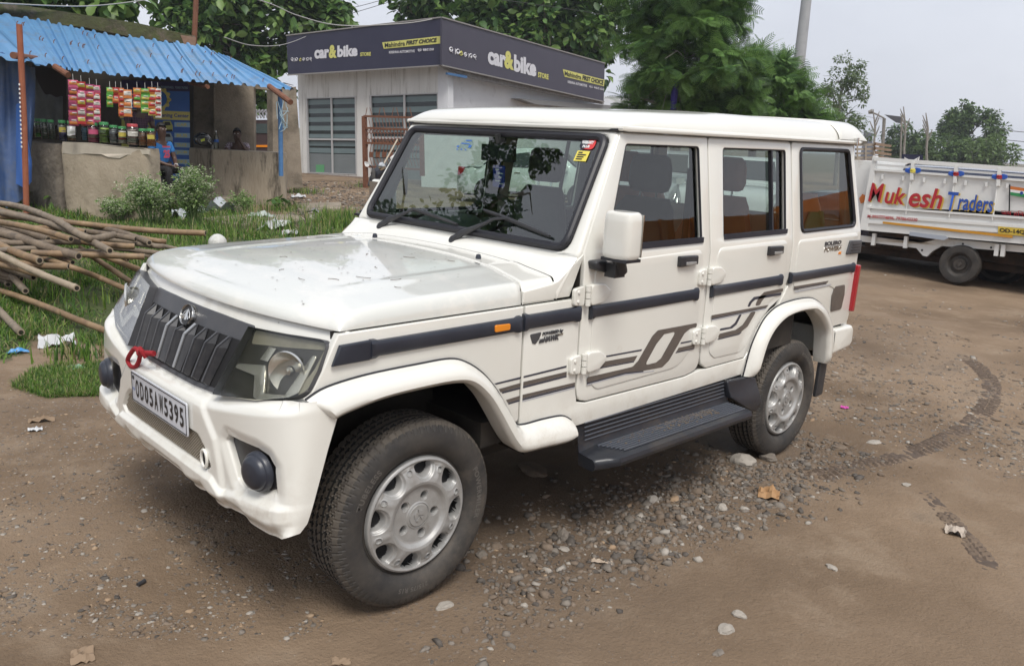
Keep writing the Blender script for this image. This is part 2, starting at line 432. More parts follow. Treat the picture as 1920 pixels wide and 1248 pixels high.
def ground_mat():
    m, nt, b = new_mat('wet_earth'); N, L = nt.nodes, nt.links
    t = N.new('ShaderNodeTexCoord')
    def noise(sc, det=6, ro=.6, vec=None):
        n = N.new('ShaderNodeTexNoise'); n.inputs['Scale'].default_value = sc; n.inputs['Detail'].default_value = det; n.inputs['Roughness'].default_value = ro
        L.new(vec or t.outputs['Object'], n.inputs['Vector']); return n.outputs['Fac']
    def ramp(inp, p0, c0, p1, c1, mid=None):
        r = N.new('ShaderNodeValToRGB'); e = r.color_ramp.elements
        e[0].position = p0; e[0].color = (*c0, 1); e[1].position = p1; e[1].color = (*c1, 1)
        if mid: x = e.new(mid[0]); x.color = (*mid[1], 1)
        L.new(inp, r.inputs[0]); return r.outputs[0]
    def mixc(f, a, b_, blend='MIX'):
        x = N.new('ShaderNodeMixRGB'); x.blend_type = blend
        if isinstance(f, float): x.inputs[0].default_value = f
        else: L.new(f, x.inputs[0])
        for s_, q in ((1, a), (2, b_)):
            if isinstance(q, tuple): x.inputs[s_].default_value = (*q, 1)
            else: L.new(q, x.inputs[s_])
        return x.outputs[0]
    base = ramp(noise(.55, 7), .36, (.140, .096, .060), .66, (.275, .198, .130), (.5, (.205, .145, .094)))
    # pale dry crust patches and dark damp patches
    base = mixc(ramp(noise(2.2, 8, .7), .52, (0,0,0), .72, (1,1,1)), base, (.27, .205, .142))
    base = mixc(ramp(noise(1.1, 6, .65), .60, (0,0,0), .74, (.8,.8,.8)), base, (.090, .064, .045))
    # grit: small pale and dark grains
    v = N.new('ShaderNodeTexVoronoi'); v.inputs['Scale'].default_value = 95; L.new(t.outputs['Object'], v.inputs['Vector'])
    grain = N.new('ShaderNodeMath'); grain.operation = 'LESS_THAN'; grain.inputs[1].default_value = .26; L.new(v.outputs['Distance'], grain.inputs[0])
    gcol = ramp(v.outputs['Color'], .1, (.06, .05, .042), .95, (.34, .29, .23), (.6, (.17, .13, .095)))
    dens = ramp(noise(1.7, 5, .7), .48, (0,0,0), .72, (.8,.8,.8))
    gm = N.new('ShaderNodeMath'); gm.operation = 'MULTIPLY'; L.new(grain.outputs[0], gm.inputs[0]); L.new(dens, gm.inputs[1])
    base = mixc(gm.outputs[0], base, gcol)
    # coarser chips in the stony belts
    sa = N.new('ShaderNodeAttribute'); sa.attribute_name = 'stony'
    v2 = N.new('ShaderNodeTexVoronoi'); v2.inputs['Scale'].default_value = 38; v2.feature = 'F1'; L.new(t.outputs['Object'], v2.inputs['Vector'])
    g2 = N.new('ShaderNodeMath'); g2.operation = 'LESS_THAN'; g2.inputs[1].default_value = .27; L.new(v2.outputs['Distance'], g2.inputs[0])
    g3 = N.new('ShaderNodeMath'); g3.operation = 'MULTIPLY'; L.new(g2.outputs[0], g3.inputs[0]); L.new(sa.outputs['Fac'], g3.inputs[1]); g4 = N.new('ShaderNodeMath'); g4.operation = 'MULTIPLY'; g4.inputs[1].default_value = .55; L.new(g3.outputs[0], g4.inputs[0]); g3 = g4
    c2 = ramp(v2.outputs['Color'], .1, (.07, .065, .06), .95, (.33, .30, .27), (.5, (.17, .14, .12)))
    base = mixc(g3.outputs[0], base, c2)
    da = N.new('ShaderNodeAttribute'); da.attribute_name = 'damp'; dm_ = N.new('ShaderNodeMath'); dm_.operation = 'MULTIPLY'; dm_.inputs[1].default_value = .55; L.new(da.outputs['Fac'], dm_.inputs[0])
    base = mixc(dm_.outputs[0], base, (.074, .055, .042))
    # vegetated soil
    va = N.new('ShaderNodeAttribute'); va.attribute_name = 'veg'
    base = mixc(va.outputs['Fac'], base, ramp(noise(9, 5), .35, (.045, .055, .022), .65, (.075, .10, .032)))
    L.new(base, b.inputs['Base Color'])
    rr = ramp(noise(1.1, 6, .65), .45, (.92,.92,.92), .72, (.62,.62,.62)); L.new(rr, b.inputs['Roughness'])
    b.inputs['Specular IOR Level'].default_value = .3
    h = N.new('ShaderNodeMath'); h.operation = 'ADD'; L.new(noise(34, 9, .78), h.inputs[0])
    h2 = N.new('ShaderNodeMath'); h2.operation = 'MULTIPLY'; h2.inputs[1].default_value = -.35; L.new(v.outputs['Distance'], h2.inputs[0]); L.new(h2.outputs[0], h.inputs[1])
    h3 = N.new('ShaderNodeMath'); h3.operation = 'MULTIPLY_ADD'; L.new(v2.outputs['Distance'], h3.inputs[0]); h3.inputs[1].default_value = -.35; L.new(h.outputs[0], h3.inputs[2])
    bp = N.new('ShaderNodeBump'); bp.inputs['Strength'].default_value = .8; bp.inputs['Distance'].default_value = .012
    L.new(h3.outputs[0], bp.inputs['Height']); L.new(bp.outputs[0], b.inputs['Normal'])
    return m
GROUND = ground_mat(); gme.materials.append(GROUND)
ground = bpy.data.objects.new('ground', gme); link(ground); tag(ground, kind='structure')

# ---- scattering helpers (numpy)
def np_mesh(name, V, Fc, m, smooth=False, midx=None):
    me = bpy.data.meshes.new(name); V = np.ascontiguousarray(V, float); k = Fc.shape[1]
    me.vertices.add(len(V)); me.vertices.foreach_set('co', V.ravel())
    me.loops.add(Fc.size); me.loops.foreach_set('vertex_index', Fc.ravel().astype(np.int32))
    me.polygons.add(len(Fc)); me.polygons.foreach_set('loop_start', np.arange(0, Fc.size, k))
    if smooth: me.polygons.foreach_set('use_smooth', np.ones(len(Fc), bool))
    for x in (m if isinstance(m, (list, tuple)) else [m]): me.materials.append(x)
    if midx is not None: me.polygons.foreach_set('material_index', midx.astype(np.int32))
    me.update(); me.validate()
    return me
def rot_rand(n, rs, tilt=math.pi):
    """n random rotation matrices"""
    q = rs.normal(size=(n, 4)); q /= np.linalg.norm(q, axis=1)[:, None]
    w, x, y, z = q.T
    return np.stack([np.stack([1-2*(y*y+z*z), 2*(x*y-w*z), 2*(x*z+w*y)], -1), np.stack([2*(x*y+w*z), 1-2*(x*x+z*z), 2*(y*z-w*x)], -1), np.stack([2*(x*z-w*y), 2*(y*z+w*x), 1-2*(x*x+y*y)], -1)], 1)
bm = bmesh.new(); bmesh.ops.create_icosphere(bm, subdivisions=1, radius=1)
ICO_V = np.array([v.co[:] for v in bm.verts]); ICO_F = np.array([[v.index for v in f.verts] for f in bm.faces]); bm.free()
STONE = [mat('stone_grey', (.125, .106, .086), .92, (.225, .196, .165), 14, bump=.4, bscale=60), mat('stone_brown', (.13, .098, .072), .95, (.21, .162, .12), 14, bump=.4, bscale=60), mat('stone_dark', (.062, .053, .045), .9, (.125, .108, .092), 14, bump=.4, bscale=60), mat('stone_pale', (.27, .245, .21), .9, (.38, .345, .30), 14, bump=.4, bscale=60), mat('stone_tan', (.30, .20, .12), .85, (.36, .27, .18), 14)]
def scatter_stones(name, x, y, size, seed, flat=.6, probs=(.34, .26, .2, .14, .06), sink=.35):
    rs = np.random.RandomState(seed); n = len(x)
    protos = [ICO_V*(1+.42*rs.normal(size=(len(ICO_V), 1)).clip(-1.1, 1.1)) for _ in range(16)]
    pv = np.array(protos)[rs.randint(0, 16, n)]
    sc = np.stack([size*rs.uniform(.7, 1.4, n), size*rs.uniform(.6, 1.1, n), size*rs.uniform(.6, 1.0, n)], -1)
    V = pv*sc[:, None, :]; V = np.einsum('nij,nkj->nki', rot_rand(n, rs), V); V[:, :, 2] *= flat
    V += np.stack([x, y, gz(x, y)+size*flat*(1-sink*2)*.6], -1)[:, None, :]
    k = ICO_V.shape[0]; Fc = (ICO_F[None]+(np.arange(n)*k)[:, None, None]).reshape(-1, 3)
    mi = np.repeat(rs.choice(len(STONE), n, p=probs), len(ICO_F))
    o = bpy.data.objects.new(name, np_mesh(name, V.reshape(-1, 3), Fc, STONE, False, mi)); link(o); tag(o, kind='stuff'); return o
rs = np.random.RandomState(5)
# gravel on the bank under the near side of the car
x = rs.uniform(-.2, 3.2, 9000); y = -.86+rs.normal(0, .23, 9000)+.02*(x-1.5); k = (rs.rand(9000) < .35+.65*np.exp(-((x-1.7)/1.1)**2)); x, y = x[k], y[k]
k = (np.hypot(x+.02, y+.70) > .30) & (y > -1.16-.12*rs.rand(len(x))-.10*np.clip(x-1, 0, 2)); k &= ~((np.abs(x-2.65) < .2) & (y > -.82)); k &= ~((np.abs(x+.02) < .2) & (y > -.82)); x, y = x[k], y[k]
scatter_stones('gravel', x, y, np.clip(rs.lognormal(-4.85, .55, len(x)), .003, .027), 1, .62, (.36, .33, .26, .04, .01), .38)
# loose grit over the whole foreground
def in_view(n, seed, pymin=430, pymax=1300, pxmin=-60, pxmax=1980, zz=-.09):
    r2 = np.random.RandomState(seed); px = r2.uniform(pxmin, pxmax, n); py = r2.uniform(pymin, pymax, n)
    P_ = np.array([gpt(a, b, zz)[:2] for a, b in zip(px, py)]); return P_[:, 0], P_[:, 1]
x, y = in_view(8500, 3, 640); k = (fbm(x*.9, y*.9, 3, 77)+.25*np.exp(-((y+1.2)/.5)**2) > .06); x, y = x[k], y[k]
scatter_stones('grit', x, y, np.clip(rs.lognormal(-6.35, .45, len(x)), .001, .006), 2, .4, (.25,.47,.13,.09,.06), .4)
x, y = in_view(12000, 4, 500, 900, 1180, 1960); k = (fbm(x*.9, y*.9, 3, 79) > -.05) & (x > 3.0); x, y = x[k], y[k]
scatter_stones('rubble', x, y, np.clip(rs.lognormal(-4.75, .5, len(x)), .004, .028), 6, .4, (.34,.40,.14,.10,.02))
x, y = in_view(9000, 8, 740, 1248, -20, 620); k = (y > -1.6) & (fbm(x*.8, y*.8, 3, 83) > -.16) & (x < .6); x, y = x[k], y[k]
scatter_stones('gravel', x, y, np.clip(rs.lognormal(-5.35, .5, len(x)), .002, .018), 7, .35, (.30,.38,.10,.13,.09))
x, y = in_view(2600, 9, 340, 440, 540, 700); scatter_stones('rubble', x, y, np.clip(rs.lognormal(-3.7, .5, len(x)), .01, .07), 9, .5, (.3,.35,.2,.1,.05))
# single larger stones
def stone(px, py, r_, label, mi=0, flat=.75, seed=0, group='loose stones lying on the earth beside the car'):
    p = gpt(px, py, -.05); z = gz1(p.x, p.y); p = gpt(px, py, z+r_*.4)
    bm = bmesh.new(); bmesh.ops.create_icosphere(bm, subdivisions=3, radius=r_); r2 = random.Random(seed)
    off = Vector((r2.uniform(0, 50), r2.uniform(0, 50), 0)); sx, sy = r2.uniform(.9, 1.3), r2.uniform(.7, 1.0)
    for v in bm.verts:
        q = v.co/r_
        f = 1+.30*noise.noise(q*1.2+off)+.12*noise.noise(q*3+off)+.05*noise.noise(q*8+off)
        c = noise.cell(q*1.1+off)*.10
        v.co = Vector((q.x*sx, q.y*sy, q.z*flat))*r_*(f+c)
    me = bpy.data.meshes.new('stone'); bm.to_mesh(me); bm.free(); me.materials.append(STONE[mi])
    me.polygons.foreach_set('use_smooth', [True]*len(me.polygons)); me.set_sharp_from_angle(angle=R(25))
    o = bpy.data.objects.new('stone', me); link(o); o.location = (p.x, p.y, z+r_*flat*.35); o.rotation_euler = (0, 0, r2.uniform(0, 6))
    tag(o, label, 'stone', group)
for a in ((836,1132,.032,'pale flat stone in front of the front tyre, nearest the picture bottom',3,.45,1),(983,1133,.019,'small whitish oblong stone right of the front tyre bottom',3,.6,2),(903,1037,.030,'pale stone touching the dark gravel right behind the front tyre',0,.6,3),
          (1055,1003,.037,'upright grey pointed stone between the wheels, tallest of the loose stones',0,1.0,4),(1058,1026,.024,'thin white chip lying just before the upright pointed stone',3,.35,5),(1223,936,.031,'round beige pebble beside the gravel bank below the step',3,.85,6),(1265,933,.031,'flat tan pebble right of the round beige one',4,.5,7),
          (1352,951,.032,'round pale stone nearer the rear wheel, apart on bare earth',3,.8,8),(1293,955,.027,'broken grey stone cluster piece below the tan pebble',0,.7,9),(1385,1150,.027,'pale angular stone in the right foreground, upper of a pair',3,.7,10),(1362,1176,.031,'pale angular stone in the right foreground, lower of a pair',3,.55,11),
          (1348,1221,.024,'thin grey stone flake at the bottom edge of the picture',0,.35,12),(1180,972,.028,'grey stone under the middle of the side step, on bare earth edge',0,.6,13),(932,1022,.027,'brown stone next to the pale one behind the front tyre',1,.6,14),(1640,824,.05,'flat pale slab behind the rear wheel on open ground',3,.2,15),(1575,835,.045,'low brown stone on open ground behind the rear wheel',1,.3,16),
          (1560,1062,.022,'small pale round stone alone in the right foreground',3,.5,17),(1700,905,.03,'thin pale flake beside the curved tyre track',3,.25,18),(1395,860,.075,'large pale rock at the rear tyre, end of the gravel bank',3,.6,19),(1440,855,.05,'grey rock beneath the rear tyre edge',0,.6,20),(1000,872,.09,'broken brown slab in shade under the sill',1,.25,21)):
    stone(a[0], a[1], a[2]*.9, a[3], a[4], a[5], a[6])

# ---- tyre tracks pressed into the earth
TRACK = mat('pressed_mud_shade', (.066, .046, .033), .75, (.105, .074, .052), 30, bump=.5, bscale=120, bdist=.004)  # dark mud; shade between the lugs is put into the colour
TRACK2 = mat('raised_mud_lit', (.115, .082, .058), .8, (.16, .116, .08), 30, bump=.5, bscale=120, bdist=.004)  # lug tops painted paler, as if catching the light
def track(pxs, width, name='tyre_track', amp=.011, seed=0, lugs=.045):
    pts = catmull([gpt(a, b, -.09) for a, b in pxs], 24)
    n = len(pts); L_ = [0]
    for i in range(1, n): L_.append(L_[-1]+(pts[i]-pts[i-1]).length)
    tot = L_[-1]; m_ = int(tot/.011); V = []; nw = 17
    sx_ = np.interp(np.linspace(0, tot, m_), L_, [p.x for p in pts]); sy_ = np.interp(np.linspace(0, tot, m_), L_, [p.y for p in pts])
    tx = np.gradient(sx_); ty = np.gradient(sy_); tl = np.hypot(tx, ty); tx /= tl; ty /= tl
    w = np.linspace(-.5, .5, nw)
    X = sx_[:, None]-ty[:, None]*w*width; Y = sy_[:, None]+tx[:, None]*w*width
    s_ = np.linspace(0, tot, m_)[:, None]+np.abs(w)[None]*.05
    lug = (np.abs(((s_/lugs+np.where(w > 0, .5, 0)[None]) % 1)-.5) < .22)*(np.abs(w)[None] > .06)
    brk = np.clip(fbm(X*6, Y*6, 3, 90+seed)*3+.75, 0, 1)
    edge = np.clip((.5-np.abs(w))/.16, 0, 1)[None]
    ends = np.clip(np.minimum(np.linspace(0, tot, m_), tot-np.linspace(0, tot, m_))/.25, 0, 1)[:, None]
    Z = gz(X, Y)+.001+(lug*amp*brk+.006*fbm(X*40, Y*40, 2, 95))*edge*ends-.012*(1-edge*ends)
    Vv = np.stack([X, Y, Z], -1).reshape(-1, 3); ii = np.arange(m_*nw).reshape(m_, nw)
    Fc = np.stack([ii[:-1, :-1], ii[1:, :-1], ii[1:, 1:], ii[:-1, 1:]], -1).reshape(-1, 4)
    lg = (lug*(brk > .35)*(edge*ends > .4))[:-1, :-1].reshape(-1).astype(int)
    o = bpy.data.objects.new(name, np_mesh(name, Vv, Fc, [TRACK, TRACK2], True, lg)); link(o); tag(o, kind='structure')
track([(1490,912),(1560,885),(1650,862),(1730,840),(1800,805),(1848,765),(1858,725),(1835,690),(1795,668)], .17, amp=.014, lugs=.05)
track([(1700,895),(1745,935),(1790,985),(1850,1060),(1905,1120)], .13, seed=3, amp=.010)
track([(1440,1075),(1490,1092),(1545,1108)], .10, seed=5, amp=.009)
track([(1395,1180),(1480,1200),(1590,1216)], .10, seed=6, amp=.006, lugs=.09)

# ---- grass
def blades(name, x, y, h, w, mats, seed, lean=.45, z=None, parent=None):
    rs = np.random.RandomState(seed); n = len(x); z0 = gz(x, y)-.01 if z is None else z
    az = rs.uniform(0, 2*np.pi, n); le = np.abs(rs.normal(0, lean, n)); dx, dy = np.cos(az), np.sin(az)
    sx_, sy_ = -dy, dx
    def pt(t, s_):
        r_ = h*t*np.sin(le*t*1.4); zz = h*t*np.cos(le*t)
        return np.stack([x+dx*r_+sx_*w*s_, y+dy*r_+sy_*w*s_, z0+zz], -1)
    V = np.stack([pt(0, -.5), pt(0, .5), pt(.45, .45), pt(.45, -.45), pt(.8, .28), pt(.8, -.28), pt(1.0, 0)], 1)
    q = np.arange(n)[:, None]*7
    T = np.concatenate([q+np.array(t)[None] for t in ([0,1,2],[0,2,3],[3,2,4],[3,4,5],[5,4,6])], 0)
    mi = np.tile(rs.randint(0, len(mats), n), 5)
    o = bpy.data.objects.new(name, np_mesh(name, V.reshape(-1, 3), T, mats, True, mi)); link(o, parent); tag(o, kind='stuff'); return o
def leafmat(name, c, c2=None, tr=.25, rough=.5):
    m, nt, b = new_mat(name); N, L = nt.nodes, nt.links
    g = N.new('ShaderNodeNewGeometry'); r = N.new('ShaderNodeValToRGB'); r.color_ramp.elements[0].color = (*c, 1); r.color_ramp.elements[1].color = (*(c2 or tuple(v*1.5 for v in c)), 1)
    L.new(g.outputs['Random Per Island'], r.inputs[0]); L.new(r.outputs[0], b.inputs['Base Color']); b.inputs['Roughness'].default_value = rough
    b.inputs['Specular IOR Level'].default_value = .35
    t = N.new('ShaderNodeBsdfTranslucent'); L.new(r.outputs[0], t.inputs['Color']); x = N.new('ShaderNodeMixShader'); x.inputs[0].default_value = tr
    L.new(b.outputs[0], x.inputs[1]); L.new(t.outputs[0], x.inputs[2]); L.new(x.outputs[0], nt.nodes['Material Output'].inputs['Surface'])
    return m
GR = [leafmat('grass_blade', (.10, .20, .03), (.17, .31, .05), .45), leafmat('grass_blade_pale', (.20, .30, .06), (.30, .39, .10), .45), leafmat('grass_blade_dark', (.04, .10, .02), (.08, .16, .035), .35), leafmat('grass_blade_dry', (.26, .24, .11), (.34, .30, .16), .35)]
GR = [GR[0], GR[0], GR[1], GR[2], GR[2], GR[3]]
def sample(poly, n, seed):
    r2 = np.random.RandomState(seed); P_ = np.array(poly); x = r2.uniform(P_[:, 0].min(), P_[:, 0].max(), n); y = r2.uniform(P_[:, 1].min(), P_[:, 1].max(), n)
    k = pip(x, y, poly); return x[k], y[k]
VIS = [tuple(gpt(*p)[:2]) for p in ((-30,800),(-30,380),(700,380),(700,470),(480,560),(200,800))]
x, y = sample(GRASS, 400000, 12); k = pip(x, y, VIS); x, y = x[k], y[k]
D = np.hypot(x+1.69, y+2.89); rs = np.random.RandomState(2)
dens = fbm(x*1.1, y*1.1, 4, 61)
k = rs.rand(len(x)) < np.clip((dens+.34)*1.7, .03, 1)*np.clip(1.25-D/16, .35, 1); x, y, D, dens = x[k], y[k], D[k], dens[k]
h = (.02+.16*np.clip(dens+.32, 0, 1)**1.4+.03*rs.rand(len(x)))*rs.uniform(.5, 1.4, len(x))*(.75+.5*np.clip(fbm(x*3, y*3, 2, 71)+.4, 0, 1))
blades('grass', x, y, h, .0055+D*.0006, GR, 3, .8)
x, y = sample(GRASS2, 14000, 13); blades('grass', x, y, np.random.RandomState(1).uniform(.02, .07, len(x)), .005, GR, 4, .9)
x, y = sample([tuple(gpt(*p)[:2]) for p in ((0,680),(60,620),(190,610),(215,640),(190,740),(60,735))], 9000, 14); k = fbm(x*2.2, y*2.2, 3, 66) > .05; x, y = x[k], y[k]; blades('grass', x, y, np.random.RandomState(1).uniform(.03, .10, len(x)), .006, GR, 5, .8)
# taller tufts
def tuft(px, py, n, h, spread, seed, dark=False):
    p = gpt(px, py); r2 = np.random.RandomState(seed); a = r2.normal(0, spread, n); b_ = r2.normal(0, spread, n)
    return blades('grass_tuft', p.x+a, p.y+b_, r2.uniform(.5, 1.2, n)*h, .012, GR, seed, .5)
for k_, (px, py, n, h_, sp) in enumerate(((455,428,260,.34,.30),(520,432,160,.28,.25),(620,430,420,.36,.35),(655,420,300,.34,.3),(400,445,240,.3,.3),(20,388,90,.55,.25),(570,362,220,.20,.3),(545,395,260,.22,.3),(690,350,160,.16,.4),(310,560,140,.2,.15),(150,690,120,.16,.12),(480,395,80,.35,.3),(270,395,120,.28,.4),(350,455,200,.25,.3),(590,445,300,.25,.3),(10,470,80,.3,.25),(60,560,160,.18,.25),(130,580,160,.18,.3))):
    tuft(px, py, n, h_, sp, 40+k_)
# ================================================================== THE OFF-ROAD CAR
car = thing('suv', 'large cream white boxy off-road car parked in front, plate OD05AW5395, dark stripes on its doors', 'car', (1.3, 0, -.03))
def Yz(z): return .78 if z <= 1.17 else .78-(z-1.17)*.151
def side(s, off=0): return lambda x, z, w: (x, s*(Yz(z)+off+w), z)
CUT = ((1, 1.17),)
def xe(z): return interp(z, [.40,.44,.47,.54,.62,.70,.80,.86], [-.535,-.52,-.49,-.465,-.44,-.415,-.38,-.365])
def bx_(y, z, w=.82, n=4, xc=-.590):
    a = min(abs(y)/w, 1); e = xe(z)
    return e-(e-xc)*(1-a**n)**(1/n)
# ---- front fascia (above the bumper): forward face leans back towards the top
def fx(y, z, w=0):
    a = abs(y)
    x = -.46+interp(z, [.80,.85,1.0,1.05], [.045,.055,.088,.095])*(a/.7)**2.2-(1.0-z)*.44
    if a > .745: x += 6*(a-.745)**2
    return x-w
def front(y, z, w): return (fx(y, z), y, z) if not w else (fx(y, z)-w*.96, y*(1+w*.15), z+w*.2)
P = []
for i in range(61):
    y = -.778+1.556*i/60
    P.append([(fx(y, z)+.004, y, z) for z in [.72+.325*j/14 for j in range(15)]])
fascia = grid('front_panel', P, PAINT, car)
tag(fascia, 'white strip between bonnet and grille')

# ---- bonnet and cowl: one smooth height function
def ztop(x, y):
    ze = interp(x, [-.36,-.30,-.2,-.05,.2,.48,.70], [1.085,1.096,1.108,1.114,1.120,1.127,1.135])
    c = max(0, 1-(abs(y)/.74)**2.2)
    return ze+.032*c*interp(x, [-.4,0,.6], [.35,.85,1])
def xfront(y): return -.452+.088*(abs(y)/.7)**2.3
def xrear(y): return .545-.10*(abs(y)/.765)**3
def hoodz(x, y, xf):
    zt = ztop(x, y); base = 1.047
    df = max(0, x-xf); ds = max(0, .768-abs(y))
    ef = (1-(1-min(1, df/.085))**2.6)**.55
    es = (1-(1-min(1, ds/.042))**2.2)**.5
    crease = .0045*(ss(.47, .50, abs(y))-ss(.50, .60, abs(y)))*ss(xf+.1, xf+.35, x)
    return base+(zt-base)*ef*es+crease
ys = [.768*math.sin(a) if False else a for a in np.concatenate([[-.768,-.7675,-.766,-.763,-.759,-.754,-.748,-.742,-.736,-.73], np.linspace(-.72,.72,58), [.73,.736,.742,.748,.754,.759,.763,.766,.7675,.768]])]
us = [0,.001,.003,.006,.01,.016,.024,.034,.046,.06,.075,.09,.11,.13]+list(np.linspace(.16, 1, 34))
P = []
for y in ys:
    a, b = xfront(y), xrear(y)-.004
    P.append([(a+(b-a)*u, y, hoodz(a+(b-a)*u, y, a)) for u in us])
# a small hem turned down round the bonnet
for r_ in P:
    r_.append((r_[-1][0]+.001, r_[-1][1], r_[-1][2]-.014))
HOODP = mat('bonnet_paint_reflections', (.68, .68, .63), .30, (.70, .69, .64), 4, coat=.9, c3=(.63, .64, .60), mix3=(.45, .53), scale3=3.2, coords='Generated', stretch=(1.3, 1, .2))  # grey patches are painted reflections of sky and trees
hood = grid('bonnet', P, HOODP, car)
P = []
def xcow(y): return .665-.045*(abs(y)/.77)**4
for y in ys:
    a, b = xrear(y)+.004, xcow(y)
    P.append([(a-.001, y, hoodz(a, y, -2)-.014)]+[(a+(b-a)*u, y, hoodz(a+(b-a)*u, y, -2)) for u in (0,.1,.25,.5,.75,.9,1)])
cowl = grid('cowl_panel', P, PAINT, car)
P = []       # panel between cowl and windscreen, and the screen frame corners
def wsx(z): return .743+(z-1.209)*.5803
for y in ys:
    q = y*(.775/.768)
    z0 = hoodz(xcow(y)+.004, y, -2)
    rowp = []
    for u in np.linspace(0, 1, 9):
        z1 = 1.205
        zz = z0+(z1-z0)*u
        xx = lerp(xcow(y)+.004, wsx(z1)-.006, u)
        yy = lerp(q, q*(Yz(1.21)/.775), u)
        rowp.append((xx, yy, zz+.012*math.sin(math.pi*u)*(1 if abs(y) < .72 else .2)))
    P.append(rowp)
grid('scuttle_panel', P, PAINT, car)
for s in (-1, 1):
    slab('cowl_side_panel', fillet([(.449,1.052),(.449,1.095),(.60,1.11),(.637,1.12),(.775,1.215),(.768,1.19),(.706,1.052)], 0), lambda x, z, w, s=s: (x, s*(.772+w), z), PAINT, car, .02, .003)

# ---- side panels
FO = [(-.472,.856),(-.40,.883),(-.25,.898),(-.05,.90),(.09,.897),(.17,.87),(.25,.815),(.32,.74),(.38,.655),(.425,.592),(.47,.576),(.58,.574),(.69,.565),(.748,.535)]
FI = [(-.405,.795),(-.36,.81),(-.22,.831),(-.05,.836),(.085,.831),(.165,.808),(.24,.742),(.30,.66),(.35,.585),(.395,.525),(.44,.492),(.56,.482),(.70,.474),(.742,.488)]
RO = [(2.097,.492),(2.138,.632),(2.19,.72),(2.26,.79),(2.371,.835),(2.527,.85),(2.70,.848),(2.80,.83),(2.92,.775),(3.02,.68),(3.055,.586),(3.085,.40)]
RI = [(2.155,.487),(2.198,.622),(2.235,.69),(2.30,.745),(2.40,.785),(2.54,.80),(2.69,.795),(2.76,.778),(2.86,.72),(2.94,.64),(2.965,.56),(2.990,.425)]
mid = [(.6*a[0]+.4*b[0], .6*a[1]+.4*b[1]) for a, b in zip(FO, FI)]
midr = [(.6*a[0]+.4*b[0], .6*a[1]+.4*b[1]) for a, b in zip(RO, RI)]
def flare(name, O, I, s):
    O2 = catmull([(a, b, 0) for a, b in O], 5); I2 = catmull([(a, b, 0) for a, b in I], 5)
    P = []
    n = len(O2)
    for k, (o, i) in enumerate(zip(O2, I2)):
        d = (o-i)
        e = min(1, min(k, n-1-k)/2.5+.35)
        dn = d.normalized()
        def p(f, y): q = i+d*f; return (q.x, s*y, q.y)
        P.append([p(1.03, .776), p(1.0, .783+.002*e), p(.93, .80), p(.75, .800+.022*e), p(.5, .800+.036*e), p(.25, .800+.043*e), p(.08, .80+.044*e), p(0, .80+.038*e)]
                 + [((i-dn*.010).x, s*(.80+.028*e), (i-dn*.010).y), ((i-dn*.012).x, s*.815, (i-dn*.012).y), ((i-dn*.006).x, s*.74, (i-dn*.006).y)])
    o = grid(name, P, PAINT, car, auto=50)
    # rubber piping between flare and body
    mb = MB(); mb.tube([(q.x, s*.785, q.y) for q in [Vector(p_[1]).xzy if False else Vector((p_[1][0], p_[1][2], 0)) for p_ in P]], .0045, 6)
    mb.build('flare_piping', RUBBER, o)
    return o
DOORB = [(.774,1.225),(.778,.66),(.79,.61),(.845,.598),(1.56,.586),(1.66,.60),(1.672,.70),(1.672,1.225)]
def panel(name, loop, s, raised=None, parent=car, depth=.03, rr=0, m=None):
    o = slab(name, loop, side(s), m or PAINT, parent, depth, .005, CUT)
    if raised:
        r_ = slab('x', raised, side(s, .0045), m or PAINT, parent, .01, .004, CUT)
        join([o, r_], name)
    return o
def moulding(x0, x1, s, parent, z0=.953, z1=1.006):
    P = []
    for x, k in ((x0, .6), (x0+.002, 1.25), (x0+.02, 1.2), (x0+.035, 1), (x1-.03, 1), (x1-.018, 1.2), (x1-.002, 1.25), (x1, .6)):
        zc, h = (z0+z1)/2, (z1-z0)/2*min(k, 1.22); d = .014 if k > 1.1 else .012
        P.append([(x, s*.778, zc+h), (x, s*(.783+.6*d*k), zc+h*.92), (x, s*(.783+d*k), zc+h*.6), (x, s*(.783+d*k), zc-h*.6), (x, s*(.783+.6*d*k), zc-h*.92), (x, s*.778, zc-h)])
    o = grid('side_moulding', P, NAVYP, parent, auto=40)
    mb = MB()
    for k in (0, -1):
        q = P[k]; mb.add(q, [(0,1,2,3,4,5)])
    e = mb.build('x', NAVYP, parent); join([o, e], 'side_moulding')
    return o
def handle(x, z, s, parent):
    o = slab('door_handle', fillet([(x,z+.024),(x+.145,z+.02),(x+.147,z-.022),(x+.03,z-.026),(x+.002,z-.024)], .008), side(s, .022), BLACKP, parent, .026, .006)
    slab('handle_lever', fillet([(x+.045,z-.004),(x+.125,z-.006),(x+.125,z-.020),(x+.045,z-.020)], .004), side(s, .027), SILVER, o, .006, .002)
